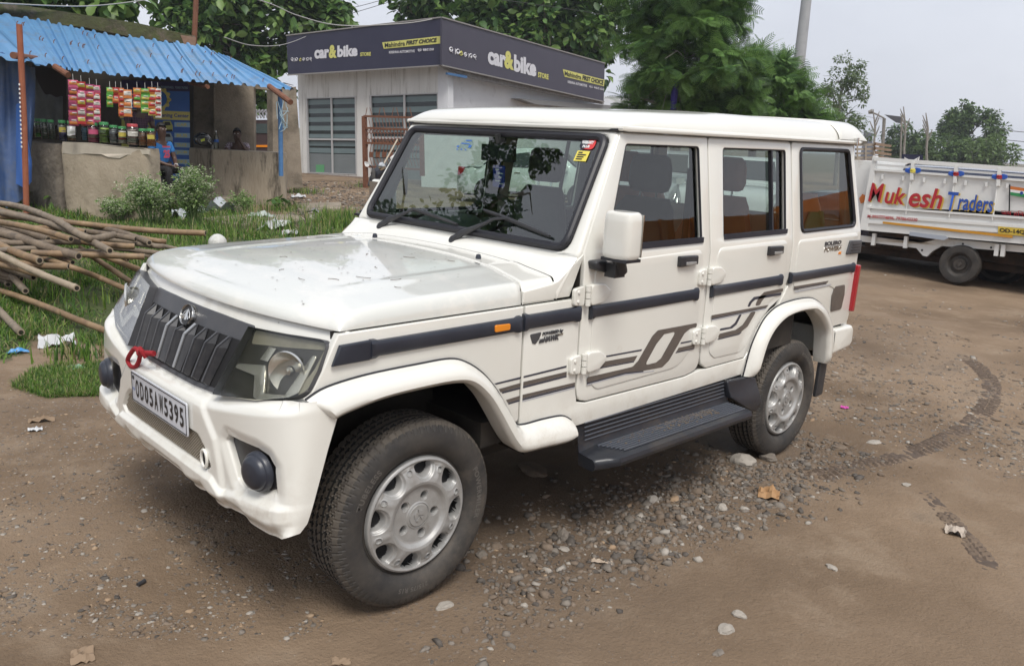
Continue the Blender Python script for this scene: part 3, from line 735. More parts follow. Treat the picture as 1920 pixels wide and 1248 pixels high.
def hinge(x, z, s, parent):
    o = slab('hinge', fillet([(x+.02,z+.045),(x+.10,z+.04),(x+.145,z+.01),(x+.14,z-.01),(x+.10,z-.038),(x+.02,z-.045)], .02), side(s, .022), PAINT, parent, .024, .006)
    a = slab('x', fillet([(x-.075,z+.032),(x-.012,z+.042),(x-.012,z-.042),(x-.075,z-.034)], .015), side(s, .016), PAINT, parent, .018, .004)
    mb = MB(); mb.tube([(x+.002, s*.798, z-.04), (x+.002, s*.798, z-.012)], .0125, 12); mb.tube([(x+.002, s*.798, z-.009), (x+.002, s*.798, z+.014)], .0125, 12); mb.tube([(x+.002, s*.798, z+.017), (x+.002, s*.798, z+.04)], .0125, 12)
    for dz in (-.02, .018): mb.lathe([(.0, .006), (.006, .005), (.008, 0)], Matrix.Translation((x-.052, s*.796, z+dz)) @ Matrix.Rotation(R(90*s) * -1, 4, 'X'), 10)
    b = mb.build('x', PAINT, parent)
    join([o, a, b], 'hinge')
def seal_loop(loop, r, mapf, name, parent, m=RUBBER, n=6):
    pts = [mapf(p[0], p[1], 0) for p in loop]; mb = MB(); pts += [pts[0], pts[1]]
    mb.tube(pts, r, n, False); return mb.build(name, m, parent)
CREAM_BACK = DARK
for s in (-1, 1):
    # front fender
    lp = [(-.352,1.041),(.446,1.041)] + [(.447,.60)] + [p for p in reversed(mid[:10])] + [(-.462,.845),(-.41,.93),(-.372,1.005)]
    panel('fender', lp, s)
    # panel with the badge between fender and door, and the sill
    lp = [(.455,1.041),(.766,1.041),(.770,.66),(.784,.603),(.84,.590),(1.56,.578),(1.665,.590),(1.70,.592),(1.74,.588),(2.10,.587),(2.135,.62),(2.10,.50),(.47,.497),(.455,.56)]
    sill = panel('sill_panel', lp, s)
    # upper part: front door
    fd = panel('front_door', [fillet([(.776,1.225),(1.036,1.693),(1.671,1.693),(1.671,.60),(1.56,.584),(.845,.596),(.79,.61),(.778,.66)], [.0,.02,.01,.10,.05,.04,.04,.02]), fillet([(.915,1.222),(1.068,1.645),(1.602,1.647),(1.607,1.225)], .02)], s,
               [fillet([(.84,1.172),(1.60,1.186),(1.625,1.02),(1.62,.75),(1.50,.64),(.90,.637),(.845,.68)], [.05,.04,.1,.3,.2,.06,.06])])
    slab('window_glass', fillet([(.90,1.215),(1.06,1.655),(1.61,1.657),(1.615,1.215)], .01), side(s, -.02), GLASS_S, fd, 0, 0, CUT)
    seal_loop(fillet([(.915,1.222),(1.068,1.645),(1.602,1.647),(1.607,1.225)], .02), .006, side(s, -.006), 'window_seal', fd)
    mb = MB(); mb.bar((.915, s*.774, 1.228), (1.607, s*.774, 1.230), .012, .026); mb.build('sill_strip', NAVYP, fd)
    moulding(.818, 1.585, s, fd); handle(1.402, 1.145, s, fd)
    hinge(.785, 1.052, s, fd); hinge(.79, .770, s, fd)
    # rear door
    rw = fillet([(1.79,1.228),(1.802,1.647),(2.405,1.650),(2.398,1.228)], .02)
    rd = panel('rear_door', [fillet([(1.679,1.225),(1.679,1.693),(2.46,1.697),(2.468,1.2),(2.468,.975),(2.40,.872),(2.30,.83),(2.20,.75),(2.145,.64),(2.10,.592),(1.74,.593),(1.69,.62),(1.68,.66)], [.0,.02,.03,0,.05,.05,.08,.08,.06,.03,.04,.03,.03]), rw], s,
               [fillet([(1.735,1.185),(2.40,1.19),(2.43,1.0),(2.38,.91),(2.27,.86),(2.17,.77),(2.10,.66),(2.04,.63),(1.80,.635),(1.745,.67)], [.05,.04,.08,.05,.05,.06,.06,.05,.05,.05])])
    slab('window_glass', [(1.78,1.22),(1.79,1.657),(2.415,1.66),(2.41,1.22)], side(s, -.02), GLASS_S, rd, 0, 0, CUT)
    seal_loop(rw, .006, side(s, -.006), 'window_seal', rd)
    mb = MB(); mb.bar(side(s, -.012)(2.262, 1.225, 0), side(s, -.012)(2.268, 1.65, 0), .02, .014, (1, 0, 0)); mb.build('window_divider', RUBBER, rd)
    mb = MB(); mb.bar((1.79, s*.773, 1.234), (2.398, s*.773, 1.236), .012, .024); mb.build('sill_strip', NAVYP, rd)
    moulding(1.70, 2.378, s, rd); handle(2.196, 1.144, s, rd)
    hinge(1.655, 1.056, s, rd); hinge(1.655, .770, s, rd)
    # rear quarter
    qw = fillet([(2.565,1.226),(2.562,1.66),(3.155,1.664),(3.235,1.232)], .035)
    q = panel('quarter_panel', [fillet([(2.476,.98),(2.474,1.697),(3.215,1.70),(3.318,1.20),(3.318,.70),(3.30,.633),(3.08,.63)], [.05,.02,.03,.03,0,.03,0])+list(reversed(midr[3:11]))[0:0]+[p for p in reversed(midr[4:10])], qw], s,
              [fillet([(2.53,1.182),(3.27,1.19),(3.27,.90),(3.20,.80),(3.07,.86),(2.95,.90),(2.60,.90),(2.53,.93)], [.04,.03,.05,.05,.08,.08,.04,.04])])
    slab('window_glass', fillet([(2.555,1.216),(2.552,1.67),(3.16,1.674),(3.245,1.222)], .03), side(s, -.008), GLASS_S, q, 0, 0, CUT)
    seal_loop(qw, .0115, side(s, -.001), 'window_seal', q, n=8)
    moulding(2.472, 3.262, s, q)
    slab('side_vent', fillet([(3.155,1.149),(3.312,1.144),(3.317,1.064),(3.126,1.066)], .012), side(s, .015), GREYP, q, .014, .004)
    for k in range(4):
        slab('vent_slat', [(3.185-k*.006,1.128-k*.017),(3.29,1.126-k*.017),(3.292,1.120-k*.017),(3.183-k*.006,1.121-k*.017)], side(s, .018), BLACKP, q, .004, .001)
    slab('filler_cover', fillet([(3.049,.882),(3.181,.882),(3.194,.821),(3.178,.732),(3.039,.730),(3.025,.827)], .02), side(s, .006), BROWN_DECAL, q, .005, .0015)
    flare('wheel_arch_flare', FO, FI, s); flare('wheel_arch_flare', RO, RI, s)
    # tail lamp
    slab('tail_lamp', fillet([(3.300,.992),(3.345,.990),(3.338,.700),(3.297,.705)], .012), side(s, .02), RED, car, .12, .006)
    # rear bumper corner
    slab('rear_bumper', fillet([(3.085,.618),(3.345,.612),(3.372,.585),(3.376,.50),(3.345,.475),(3.09,.455)], [.01,.03,.03,.03,.03,.02]), side(s, .022), PAINT, car, .30, .02)
    # mud flap
    slab('mud_flap', fillet([(2.985,.44),(3.075,.43),(3.065,.215),(2.975,.21)], .01), side(s, .012), BLACKP, car, .02, .002)
    # moulding on fender and badge panel
    fm = moulding(-.245, .425, s, car, .952, 1.006)
    tip = slab('x', [(-.356,1.010),(-.247,1.012),(-.238,1.003),(-.238,.953),(-.247,.946),(-.384,.946)], side(s, .016), NAVYP, car, .014, .006)
    join([fm, tip], 'side_moulding')
    moulding(.436, .756, s, car, .953, 1.010)
    ind = slab('indicator', fillet([(.285,.994),(.362,.991),(.362,.967),(.287,.967)], .008), side(s, .020), AMBER, car, .006, .002)
# ---- decals on the near side (and far side)
def decal(pts, m, s, name, parent=car, r=0, w=.0056):
    return slab(name, fillet(pts, r) if r else pts, lambda x, z, ww: (x, s*(Yz(z)+w+ww), z), m, parent, .0008)
for s in (-1, 1):
    o = slab('stripe_decal', [fillet([(.832,.703),(1.087,.699),(1.137,.699),(1.173,.720),(1.262,.820),(1.30,.842),(1.611,.837),(1.611,.817),(1.558,.816),(1.515,.800),(1.41,.685),(1.36,.660),(1.219,.667),(1.089,.681),(.834,.679)], .03), fillet([(1.225,.691),(1.300,.780),(1.352,.817),(1.444,.818),(1.345,.705),(1.309,.691)], .012)], lambda x, z, ww, s=s: (x, s*(.7856+ww), z), BROWN_DECAL, car, .0008)
    L = [([(.912,.755),(1.165,.745),(1.148,.725),(.914,.733)], BROWN_DECAL), ([(.914,.732),(1.147,.724),(1.142,.719),(.914,.727)], NAVY_DECAL),
         ([(.915,.779),(1.195,.770),(1.19,.763),(.918,.772)], NAVY_DECAL), ([(1.494,.759),(1.610,.756),(1.611,.749),(1.49,.752)], NAVY_DECAL),
         ([(1.478,.735),(1.609,.734),(1.611,.716),(1.462,.718)], BROWN_DECAL), ([(1.461,.717),(1.611,.715),(1.611,.710),(1.457,.712)], NAVY_DECAL),
         ([(.834,.679),(1.089,.681),(1.219,.667),(1.219,.661),(1.089,.674),(.834,.673)], NAVY_DECAL), ([(.834,.672),(1.089,.673),(1.30,.655),(1.30,.651),(1.089,.669),(.834,.668)], SILV_DECAL)]
    for pts, m in L: decal(pts, m, s, 'stripe_decal')
    L = [([(.31,.768),(.448,.770),(.448,.762),(.32,.762)], NAVY_DECAL), ([(.463,.770),(.705,.773),(.705,.765),(.463,.763)], NAVY_DECAL),
         ([(.335,.742),(.448,.746),(.448,.730),(.345,.728)], BROWN_DECAL), ([(.463,.747),(.708,.747),(.709,.732),(.463,.730)], BROWN_DECAL), ([(.350,.727),(.448,.729),(.448,.722),(.355,.721)], NAVY_DECAL), ([(.463,.729),(.709,.731),(.709,.724),(.463,.722)], NAVY_DECAL),
         ([(.375,.692),(.448,.695),(.448,.680),(.385,.678)], BROWN_DECAL), ([(.463,.696),(.764,.692),(.764,.680),(.463,.681)], BROWN_DECAL), ([(.387,.677),(.448,.679),(.448,.673),(.39,.671)], NAVY_DECAL), ([(.463,.680),(.764,.679),(.764,.673),(.463,.673)], NAVY_DECAL),
         ([(.463,.671),(.764,.671),(.764,.667),(.463,.667)], SILV_DECAL)]
    for pts, m in L: decal(pts, m, s, 'stripe_decal', w=.0013)
    L = [([(1.733,.860),(2.279,.853),(2.262,.843),(1.735,.845)], BROWN_DECAL, 0), ([(1.735,.844),(2.262,.842),(2.256,.838),(1.737,.838)], NAVY_DECAL, 0), ([(1.737,.836),(2.25,.836),(2.25,.832),(1.737,.832)], SILV_DECAL, 0),
         ([(2.134,.862),(2.165,.905),(2.215,.928),(2.414,.930),(2.416,.912),(2.24,.908),(2.20,.880),(2.185,.862)], BROWN_DECAL, .02),
         ([(1.82,.757),(1.97,.757),(2.033,.775),(2.105,.834),(2.157,.834),(2.085,.760),(2.009,.734),(1.812,.734)], BROWN_DECAL, .02), ([(1.812,.733),(2.009,.733),(2.03,.740),(2.03,.734),(2.009,.727),(1.81,.727)], NAVY_DECAL, 0),
         ([(2.06,.866),(2.075,.890),(2.115,.912),(2.40,.908),(2.403,.894),(2.132,.897),(2.10,.884),(2.085,.866)], NAVY_DECAL, .012),
         ([(1.824,.783),(1.915,.780),(1.955,.795),(1.990,.834),(2.015,.834),(1.975,.785),(1.935,.770),(1.82,.772)], NAVY_DECAL, .012)]
    for pts, m, r_ in L: decal(pts, m, s, 'stripe_decal', r=r_)
    L = [([(2.54,.928),(2.95,.924),(2.94,.914),(2.54,.915)], BROWN_DECAL), ([(2.54,.914),(2.93,.913),(2.93,.907),(2.54,.908)], NAVY_DECAL), ([(2.55,.900),(2.98,.903),(3.0,.895),(2.56,.893)], SILV_DECAL)]
    for pts, m in L: decal(pts, m, s, 'stripe_decal', w=.0054)
# badges
def sidemap(s, x0, z0, w=.0): return lambda u, v, ww: (x0+u, s*(.7805+w+ww), z0+v)
b = slab('badge', fillet([(.484,.930),(.548,.932),(.535,.905),(.516,.888),(.500,.893)], .006), side(-1, .003), GREYP, car, .004, .001)
text('badge_lettering', 'POWERED by', sidemap(-1, .552, .913, .002), GREYP, b, bold=.03, shear=.2, w=.118, h=.017, depth=.0015)
text('badge_lettering', 'mHAWK', sidemap(-1, .535, .889, .002), GREYP, b, bold=.05, shear=.3, w=.115, h=.022, depth=.0015)
text('badge_lettering', 'm2DiCR', sidemap(-1, .625, .905, .002), CHROME, b, bold=.02, shear=.2, w=.045, h=.008, depth=.0015)
b2 = slab('badge', [(2.838,1.128),(3.062,1.124),(3.062,1.126),(2.838,1.130)], side(-1, .006), GREYP, car, .003)
text('badge_lettering', 'BOLERO', sidemap(-1, 2.838, 1.133, .005), GREYP, b2, bold=.05, w=.21, h=.024, depth=.0015)
text('badge_lettering', 'POWER+', sidemap(-1, 2.840, 1.098, .005), CHROME, b2, bold=.05, w=.215, h=.027, depth=.0015)
text('badge_lettering', 'SLE', sidemap(-1, 3.03, 1.073, .005), AMBER, b2, bold=.05, w=.035, h=.016, depth=.0015)

# ---- windscreen frame, glass
def wsp(y, t, w):      # t = height z, w outward along the screen's normal
    return (wsx(t)-w*.865, y, t+w*.50)
fr = slab('windscreen_frame', [fillet([(-.772,1.195),(.772,1.195),(.698,1.700),(-.698,1.700)], [.03,.03,.03,.03]), fillet([(-.700,1.222),(.700,1.222),(.664,1.672),(-.664,1.672)], .045)], wsp, PAINT, car, .07, .018, bres=3)
seal_loop(fillet([(-.690,1.228),(.690,1.228),(.655,1.664),(-.655,1.664)], .05, 8), .018, lambda y, t, w: wsp(y, t, .004), 'screen_seal', fr, n=10)
ws = slab('windscreen', fillet([(-.69,1.23),(.69,1.23),(.655,1.662),(-.655,1.662)], .04), lambda y, t, w: wsp(y, t, .004+.0), GLASS_F, car, 0)
STK_Y = mat('yellow_sticker', (.72, .62, .10), .5); STK_R = mat('red_sticker', (.65, .05, .05), .5); STK_K = mat('black_sticker', (.02, .02, .03), .5); STK_B = mat('blue_sticker', (.03, .12, .42), .5); STK_W = mat('white_sticker', (.7, .75, .75), .5)
def wsm(y0, z0, w=.008, k=.76): return lambda u, v, ww: wsp(y0-u*k, z0+v*k, w+ww)
st = slab('round_sticker', fillet([(0,0),(.105,0),(.105,.055),(0,.055)], .027), wsm(-.535, 1.612), STK_R, ws, .001)
slab('sticker_patch', fillet([(0,0),(.055,0),(.055,.055),(0,.055)], .026), wsm(-.535, 1.612, .0095), STK_K, st, .0008)
text('sticker_lettering', 'WARRANTY', wsm(-.541, 1.632, .0105), WHITE, st, bold=.06, w=.085, h=.018)
text('sticker_lettering', 'PLUS', wsm(-.554, 1.617, .0105), WHITE, st, bold=.06, w=.05, h=.014)
st = slab('yellow_sticker', [(0,0),(.09,0),(.09,.055),(0,.055)], wsm(-.535, 1.563), STK_Y, ws, .001)
for k, wd in enumerate((.03, .06, .05, .045)): slab('sticker_print', [(0,0),(wd,0),(wd,.006),(0,.006)], wsm(-.545, 1.595-.0088*k, .0095), STK_K, st, .0005)
st = slab('car_outline_sticker', fillet([(0,0),(.02,.035),(.045,.055),(.11,.058),(.14,.03),(.135,0)], .01), wsm(.235, 1.582), glass('clear_sticker', (.85,.92,.92), 1.1, .12, .3), ws, .001)
for a in ((0,.004,.02,.014),(.03,.026,.11,.032),(.06,.045,.115,.052),(.01,-.012,.025,-.004),(.05,-.012,.065,-.004),(.09,-.012,.105,-.004),(.11,.006,.135,.022)):
    slab('sticker_print', [(a[0],a[1]),(a[2],a[1]),(a[2],a[3]),(a[0],a[3])], wsm(.235, 1.582, .0095), STK_B, st, .0005)

# ---- roof
def roofz(u, y):      # u = x ; height of the roof skin
    x = u
    xf_ = .985+.045*(abs(y)/.72)**3
    df = max(0, x-xf_); ds = max(0, .716-abs(y)); dr = max(0, 3.335-x)
    zt = interp(x, [1.0,1.25,1.75,1.88,2.6,3.1,3.4], [1.766,1.785,1.800,1.810,1.816,1.820,1.820])+.012*(1-(abs(y)/.6)**2 if abs(y) < .6 else 0)
    e1 = (1-(1-min(1, df/.15))**2.4)**.62; e2 = (1-(1-min(1, ds/.13))**2.3)**.60; e3 = (1-(1-min(1, dr/.12))**2.3)**.6
    return 1.716+(zt-1.716)*e1*e2*e3
ry = sorted(set([round(s*(.716-d), 4) for s in (-1, 1) for d in (0,.001,.004,.009,.016,.026,.04,.06,.085,.115,.15)]+[round(v, 4) for v in np.linspace(-.55, .55, 16)]))
P = []
for y in ry:
    xf_ = .985+.045*(abs(y)/.72)**3; xr_ = 3.335-.03*(abs(y)/.72)**4
    xs_ = [xf_+d for d in (0,.001,.004,.01,.02,.035,.055,.08,.11,.15,.2)]+list(np.linspace(1.3,1.74,5))+[1.79,1.81,1.83,1.85,1.9]+list(np.linspace(2.05,3.1,8))+[xr_-d for d in (.15,.11,.08,.05,.03,.015,.006,.001,0)]
    P.append([(x, y, roofz(x, y)) for x in xs_])
roof = grid('roof', P, PAINT, car)
# drip rail
loop = []
for y in (-.70, -.45, 0, .45, .70): loop.append((.990+.045*(abs(y)/.72)**3, y*1.028, 1.707))
rail = [(3.25, -.722, 1.713), (2.2, -.722, 1.710)]+[(1.06, -.722, 1.705)]+loop+[(1.06, .722, 1.705), (2.2, .722, 1.710), (3.25, .722, 1.713)]
mb = MB(); mb.tube(rail, .0115, 8); mb.build('drip_rail', PAINT, roof)
mb = MB(); mb.bar((1.05, -.70, 1.700), (3.24, -.70, 1.705), .03, .012); mb.bar((1.05, .70, 1.700), (3.24, .70, 1.705), .03, .012); mb.bar((1.03, -.70, 1.70), (1.03, .70, 1.698), .03, .008); mb.build('roof_gasket', RUBBER, roof)
# raised cap along the rear end of the roof
P = []
for y in ry:
    x0 = 2.98-.16*(1-ss(.1, .7, abs(y))); yy = y*1.012
    xs_ = [x0+(3.335-x0)*u for u in (0,.01,.1,.3,.5,.7,.8,.87,.92,.96,.985,1)]
    P.append([(x0-.002, yy, roofz(x0, y)-.003)]+[(x+.012*ss(3.1, 3.33, x), yy, roofz(x, y)+.010) for x in xs_[1:]]+[(3.352, yy, 1.70)])
sp_ = grid('roof_spoiler', P, PAINT, car)
Q = [[(p[0], p[1], p[2]) for p in P[0]], [(p[0], p[1]+.004, p[2]-.014) for p in P[0]]]
mb = MB(); mb.box((3.17, -.735, 1.722), (.03, .02, .03)); mb.tube([(3.17, -.745, 1.74), (3.17, -.745, 1.70)], .006); mb.build('rail_clip', CHROME, roof)

# ---- rear wall and underbody, floor, inside
mb = MB()
mb.box((3.315, 0, .92), (.02, 1.52, .58)); mb.box((3.29, 0, 1.22), (.02, 1.46, .06))
mb.box((3.315, 0, .56), (.1, 1.5, .14))
mb.bar((3.28, -.70, 1.22), (3.22, -.66, 1.70), .06); mb.bar((3.28, .70, 1.22), (3.22, .66, 1.70), .06)
mb.box((3.23, 0, 1.68), (.04, 1.36, .05))
mb.build('tailgate', PAINT, car, smooth=False)
slab('rear_glass', [(-.66,1.24),(.66,1.24),(.62,1.66),(-.62,1.66)], lambda y, z, w: (3.28-(z-1.24)*.12, y, z), GLASS_S, car, 0)
mb = MB()
mb.box((1.45, 0, .55), (2.3, 1.46, .10)); mb.box((-.05, 0, .95), (.70, 1.0, .16)); mb.box((2.75, 0, .78), (1.08, 1.1, .06)); mb.box((-.02, 0, .60), (.7, .8, .3))
mb.box((2.7, 0, .55), (1.0, .8, .22)); mb.box((.60, 0, .78), (.06, 1.40, .58)); mb.box((.3, 0, .98), (.6, 1.44, .05)); mb.box((-.36, 0, .68), (.08, 1.2, .2))
mb.box((3.17, 0, .62), (.10, 1.40, .40)); mb.box((2.10, 0, .70), (.05, 1.5, .30)); mb.box((2.65, 0, .86), (1.1, 1.5, .03)); mb.box((.62, 0, .50), (.10, 1.4, .2))
for s in (-1, 1):
    mb.box((1.3, s*.5, .42), (3.6, .08, .12)); mb.box((1.7, s*.745, .9), (1.86, .03, .62)); mb.box((2.88, s*.745, 1.03), (.76, .03, .33)); mb.box((.05, s*.742, .97), (.80, .03, .14)); mb.box((.52, s*.74, .8), (.12, .02, .45)); mb.box((3.12, s*.742, .76), (.30, .03, .30))
mb.tube([(0, -.66, .335), (0, .66, .335)], .05, 10); mb.tube([(2.65, -.66, .255), (2.65, .66, .255)], .06, 10)
mb.tube([(.1, -.5, .40), (1.0, -.45, .40)], .03); mb.tube([(2.1, -.55, .40), (3.2, -.55, .42)], .03)
mb.build('underbody', mat('under_dirt', (.018,.016,.014), .9, (.04,.033,.026), 6), car, smooth=False)
TRIM = mat('green_grey_trim', (.09, .105, .095), .7); TRIM2 = mat('dark_trim', (.02, .022, .022), .6)
P = []
for i in range(25):
    y = -.70+1.4*i/24
    P.append([(x, y, z) for x, z in ((.735,1.17),(.80,1.195),(.90,1.20),(1.0,1.195+.05*ss(.12,.2,y)*(1-ss(.5,.58,y))),(1.08,1.19+.07*ss(.12,.2,y)*(1-ss(.5,.58,y))),(1.13,1.15),(1.16,1.05),(1.14,.8))])
dash = grid('dashboard', P, TRIM, car)
mb = MB(); mb.box((1.14, .35, 1.17), (.04, .34, .10)); mb.box((1.15, 0, 1.02), (.05, .26, .3)); mb.build('instrument_hood', TRIM2, dash)
# steering wheel on the far (right-hand) side
Ms = Matrix.Translation((1.27, .36, 1.17)) @ Matrix.Rotation(R(-62), 4, 'Y')
mb = MB(); ring = [Ms @ Vector((.19*math.cos(a), .19*math.sin(a), 0)) for a in [2*math.pi*k/32 for k in range(33)]]
mb.tube(ring, .016, 8, False)
for a in (0, 120, 240): mb.bar(Ms @ Vector((0,0,-.01)), Ms @ Vector((.19*math.cos(R(a+90)), .19*math.sin(R(a+90)), 0)), .04, .015)
mb.lathe([(0,.02),(.06,.015),(.065,-.02)], Ms, 16); mb.bar(Ms @ Vector((0,0,0)), Ms @ Vector((0,0,-.3)), .05)
mb.build('steering_wheel', TRIM2, car)
def seat(x, y, w, m, rest=True, zb=.62, back=.62):
    o_ = bpy.data.objects.new('x', None)
    c = MB(); c.box((x+.02, y, zb+.13), (.48, w, .16)); c.box((x-.2, y, zb+.12), (.08, w*.94, .17))
    st = c.build('seat', m, car); 
    P = []
    for i in range(13):
        t = i/12*2*math.pi
        rowp = []
        for j in range(13):
            u = j/12
            hw = w/2*(1-.35*ss(.55, 1, u)-.05*(1-u)); th = .075*(1-.3*u)
            cx = x+.22+.17*u; cz = zb+.15+back*u
            rowp.append((cx+th*math.cos(t)*(1-.6*ss(.93,1,u)), y+hw*(abs(math.sin(t))**.6)*(1 if math.sin(t) >= 0 else -1)*(1-.15*ss(.95,1,u)), cz))
        P.append(rowp)
    b = grid('seat_backrest', P, m, car)
    parts = [b]
    cp = MB(); cp.add([P[i][12] for i in range(12)], [tuple(range(12))]); parts.append(cp.build('x', m, car))
    if rest:
        hb = MB(); hx, hz = x+.22+.17*1.06, zb+.15+back+.12
        P = []
        for i in range(13):
            t = i/12*2*math.pi
            P.append([(hx+.048*math.cos(t)*f+.0, y+.125*f2*(abs(math.sin(t))**.55)*(1 if math.sin(t) >= 0 else -1), hz+dz) for dz, f, f2 in ((-.095,.5,.7),(-.085,.8,.9),(-.05,1,1),(.03,1,.97),(.07,.85,.88),(.088,.5,.7),(.09,.02,.02))])
        h = grid('headrest', P, m, b)
        pm = MB()
        for dy in (-.05, .05): pm.tube([(hx-.01, y+dy, hz-.16), (hx, y+dy, hz-.06)], .007, 6)
        pm.build('headrest_post', CHROME, h)
    join(parts, 'seat_backrest')
    return b
seat(1.32, -.36, .50, SEAT); seat(1.32, .36, .50, SEAT)
seat(2.02, -.36, .52, SEAT_O, True); seat(2.02, .36, .52, SEAT_O, True)
for y in (-.45, .45):   # folding jump seats at the rear
    mb = MB(); mb.box((2.95, y, 1.0), (.55, .34, .10)); mb.build('jump_seat', SEAT_O, car, smooth=False)
    P = []
    for i in range(13):
        t = i/12*2*math.pi
        P.append([(2.93+.25*(abs(math.cos(t))**.7)*(1 if math.cos(t) > 0 else -1)*(1-.45*ss(.6, 1, u)), y*1.28+.05*math.sin(t), 1.05+.36*u) for u in (0,.3,.6,.8,.92,.98,1)])
    jb = grid('jump_seat_backrest', P, SEAT_O, car)
mb = MB()
P = []
for i in range(13):
    t = i/12*2*math.pi
    P.append([(2.99+.13*math.cos(t)*(1-.35*ss(.5, 1, u)), -.635+.025*math.sin(t), 1.12+.19*u) for u in (0,.3,.6,.8,.95,1)])
bag = grid('green_bag', P, mat('green_cloth', (.10, .22, .08), .8), car)
# rear view mirror
mb = MB(); mb.box((.985, -.03, 1.575), (.025, .21, .075)); mb.bar((.99,-.03,1.60), (.975,-.03,1.66), .02)
mb.build('interior_mirror', TRIM2, car)
for y in (-.36, .36):
    mb = MB(); mb.box((1.09, y, 1.655), (.16, .38, .02)); mb.build('sun_visor', TRIM2, car, smooth=False)
slab('headlining', [(1.03,-.68),(3.25,-.66),(3.25,.66),(1.03,.68)], lambda x, y, w: (x, y, 1.694+w), mat('headlining_cloth', (.25,.25,.22), .9), car, .01)
# inner pillars seen through the glass
mb = MB()
for s in (-1, 1):
    for x in (1.64, 2.44): mb.bar((x, s*.735, 1.15), (x, s*.665, 1.69), .10, .02, (0, 1, 0))
mb.build('inner_pillar', TRIM2, car, smooth=False)
# seat belts
mb = MB()
for s in (-1, 1): mb.bar((1.60, s*.675, 1.55), (1.60, s*.68, .9), .045, .004)
mb.build('seat_belt', TRIM2, car)

for s in (-1, 1):
    for x0_, x1_ in ((.455, .452),): pass
# ---- windscreen wipers and nozzles
def wiper(y0, ya, yb0, zb0, yb1, zb1):
    mb = MB()
    b0 = Vector(wsp(y0, 1.178, .03)); a1 = Vector(wsp(ya, 1.285 if ya < 0 else 1.275, .035))
    mb.lathe([(0,.03),(.018,.028),(.024,.0),(.024,-.02)], Matrix.Translation(wsp(y0, 1.175, .012)) @ Matrix.Rotation(R(-60), 4, 'Y'), 14)
    mb.tube([b0, b0.lerp(a1, .25)+Vector((-.006,0,.006)), b0.lerp(a1, .7)], [.017,.015,.009], 8)
    p0, p1 = Vector(wsp(yb0, zb0, .022)), Vector(wsp(yb1, zb1, .022)); pm = p0.lerp(p1, .42)+Vector((-.012, 0, .008))
    mb.tube([b0.lerp(a1, .7), a1, a1.lerp(pm, .6), pm], [.009,.007,.006,.006], 6)
    o = mb.build('wiper', BLACKP, car)
    mb = MB(); mb.tube([p0, p0.lerp(p1, .2)+Vector((-.008,0,.005)), pm, p0.lerp(p1, .8)+Vector((-.008,0,.005)), p1], [.004,.006,.007,.006,.004], 6); mb.bar(Vector(wsp(yb0, zb0, .014)), Vector(wsp(yb1, zb1, .014)), .006, .010)
    mb.build('wiper_blade', BLACKP, o)
wiper(.495, .30, .335, 1.278, -.03, 1.245)
wiper(-.063, -.262, -.156, 1.321, -.60, 1.258)
for y in (-.37, .37):
    mb = MB(); mb.lathe([(.012,-.004),(.012,.006),(.009,.016),(0,.019)], Matrix.Translation((.578, y, hoodz(.578, y, -2)+.001)), 12); mb.build('washer_nozzle', NAVYP, car)

# ---- door mirrors
for s in (-1, 1):
    mb = MB()
    am = slab('mirror', fillet([(.79,1.192),(.86,1.192),(.885,1.175),(.885,1.150),(.86,1.142),(.80,1.158)], .012), side(s, .045), BLACKP, car, .047, .008)
    mb.box((.885, s*.845, 1.156), (.062, .055, .056)); mb.tube([(.90, s*.86, 1.15), (.875, s*.87, 1.20), (.86, s*.88, 1.235)], [.03,.026,.03], 12)
    join([am, mb.build('x', BLACKP, car)], 'mirror')
    # housing: rounded shell, wider than deep
    my = .895 if s < 0 else .83
    P = []
    for j, (zz, k) in enumerate(((1.212,.90),(1.219,.97),(1.232,1),(1.31,1.0),(1.355,.98),(1.378,.95),(1.388,.88),(1.393,.76))):
        rowp = []
        for i in range(28):
            a = 2*math.pi*i/28
            ca, sa = math.cos(a), math.sin(a)
            ox = 0 if s < 0 else .10
            px = .050*(abs(ca)**.55)*(1 if ca > 0 else -1); py = .070*(abs(sa)**.45)*(1 if sa > 0 else -1)
            rowp.append((.852+ox+px*k, s*my+py*k, zz))
        rowp.append(rowp[0]); P.append(rowp)
    sh = grid('mirror_shell', P, PAINT, am, auto=40)
    c = MB(); c.add(P[-1][:28], [tuple(range(28))]); cap = c.build('x', PAINT, am); join([sh, cap], 'mirror_shell')
    mb = MB(); mb.box((.852, s*my, 1.207), (.09, .128, .012)); mb.build('mirror_base', RUBBER, am)
    mb = MB(); mb.box((.903, s*my, 1.30), (.004, .12, .165)); mb.build('mirror_glass', CHROME, am)
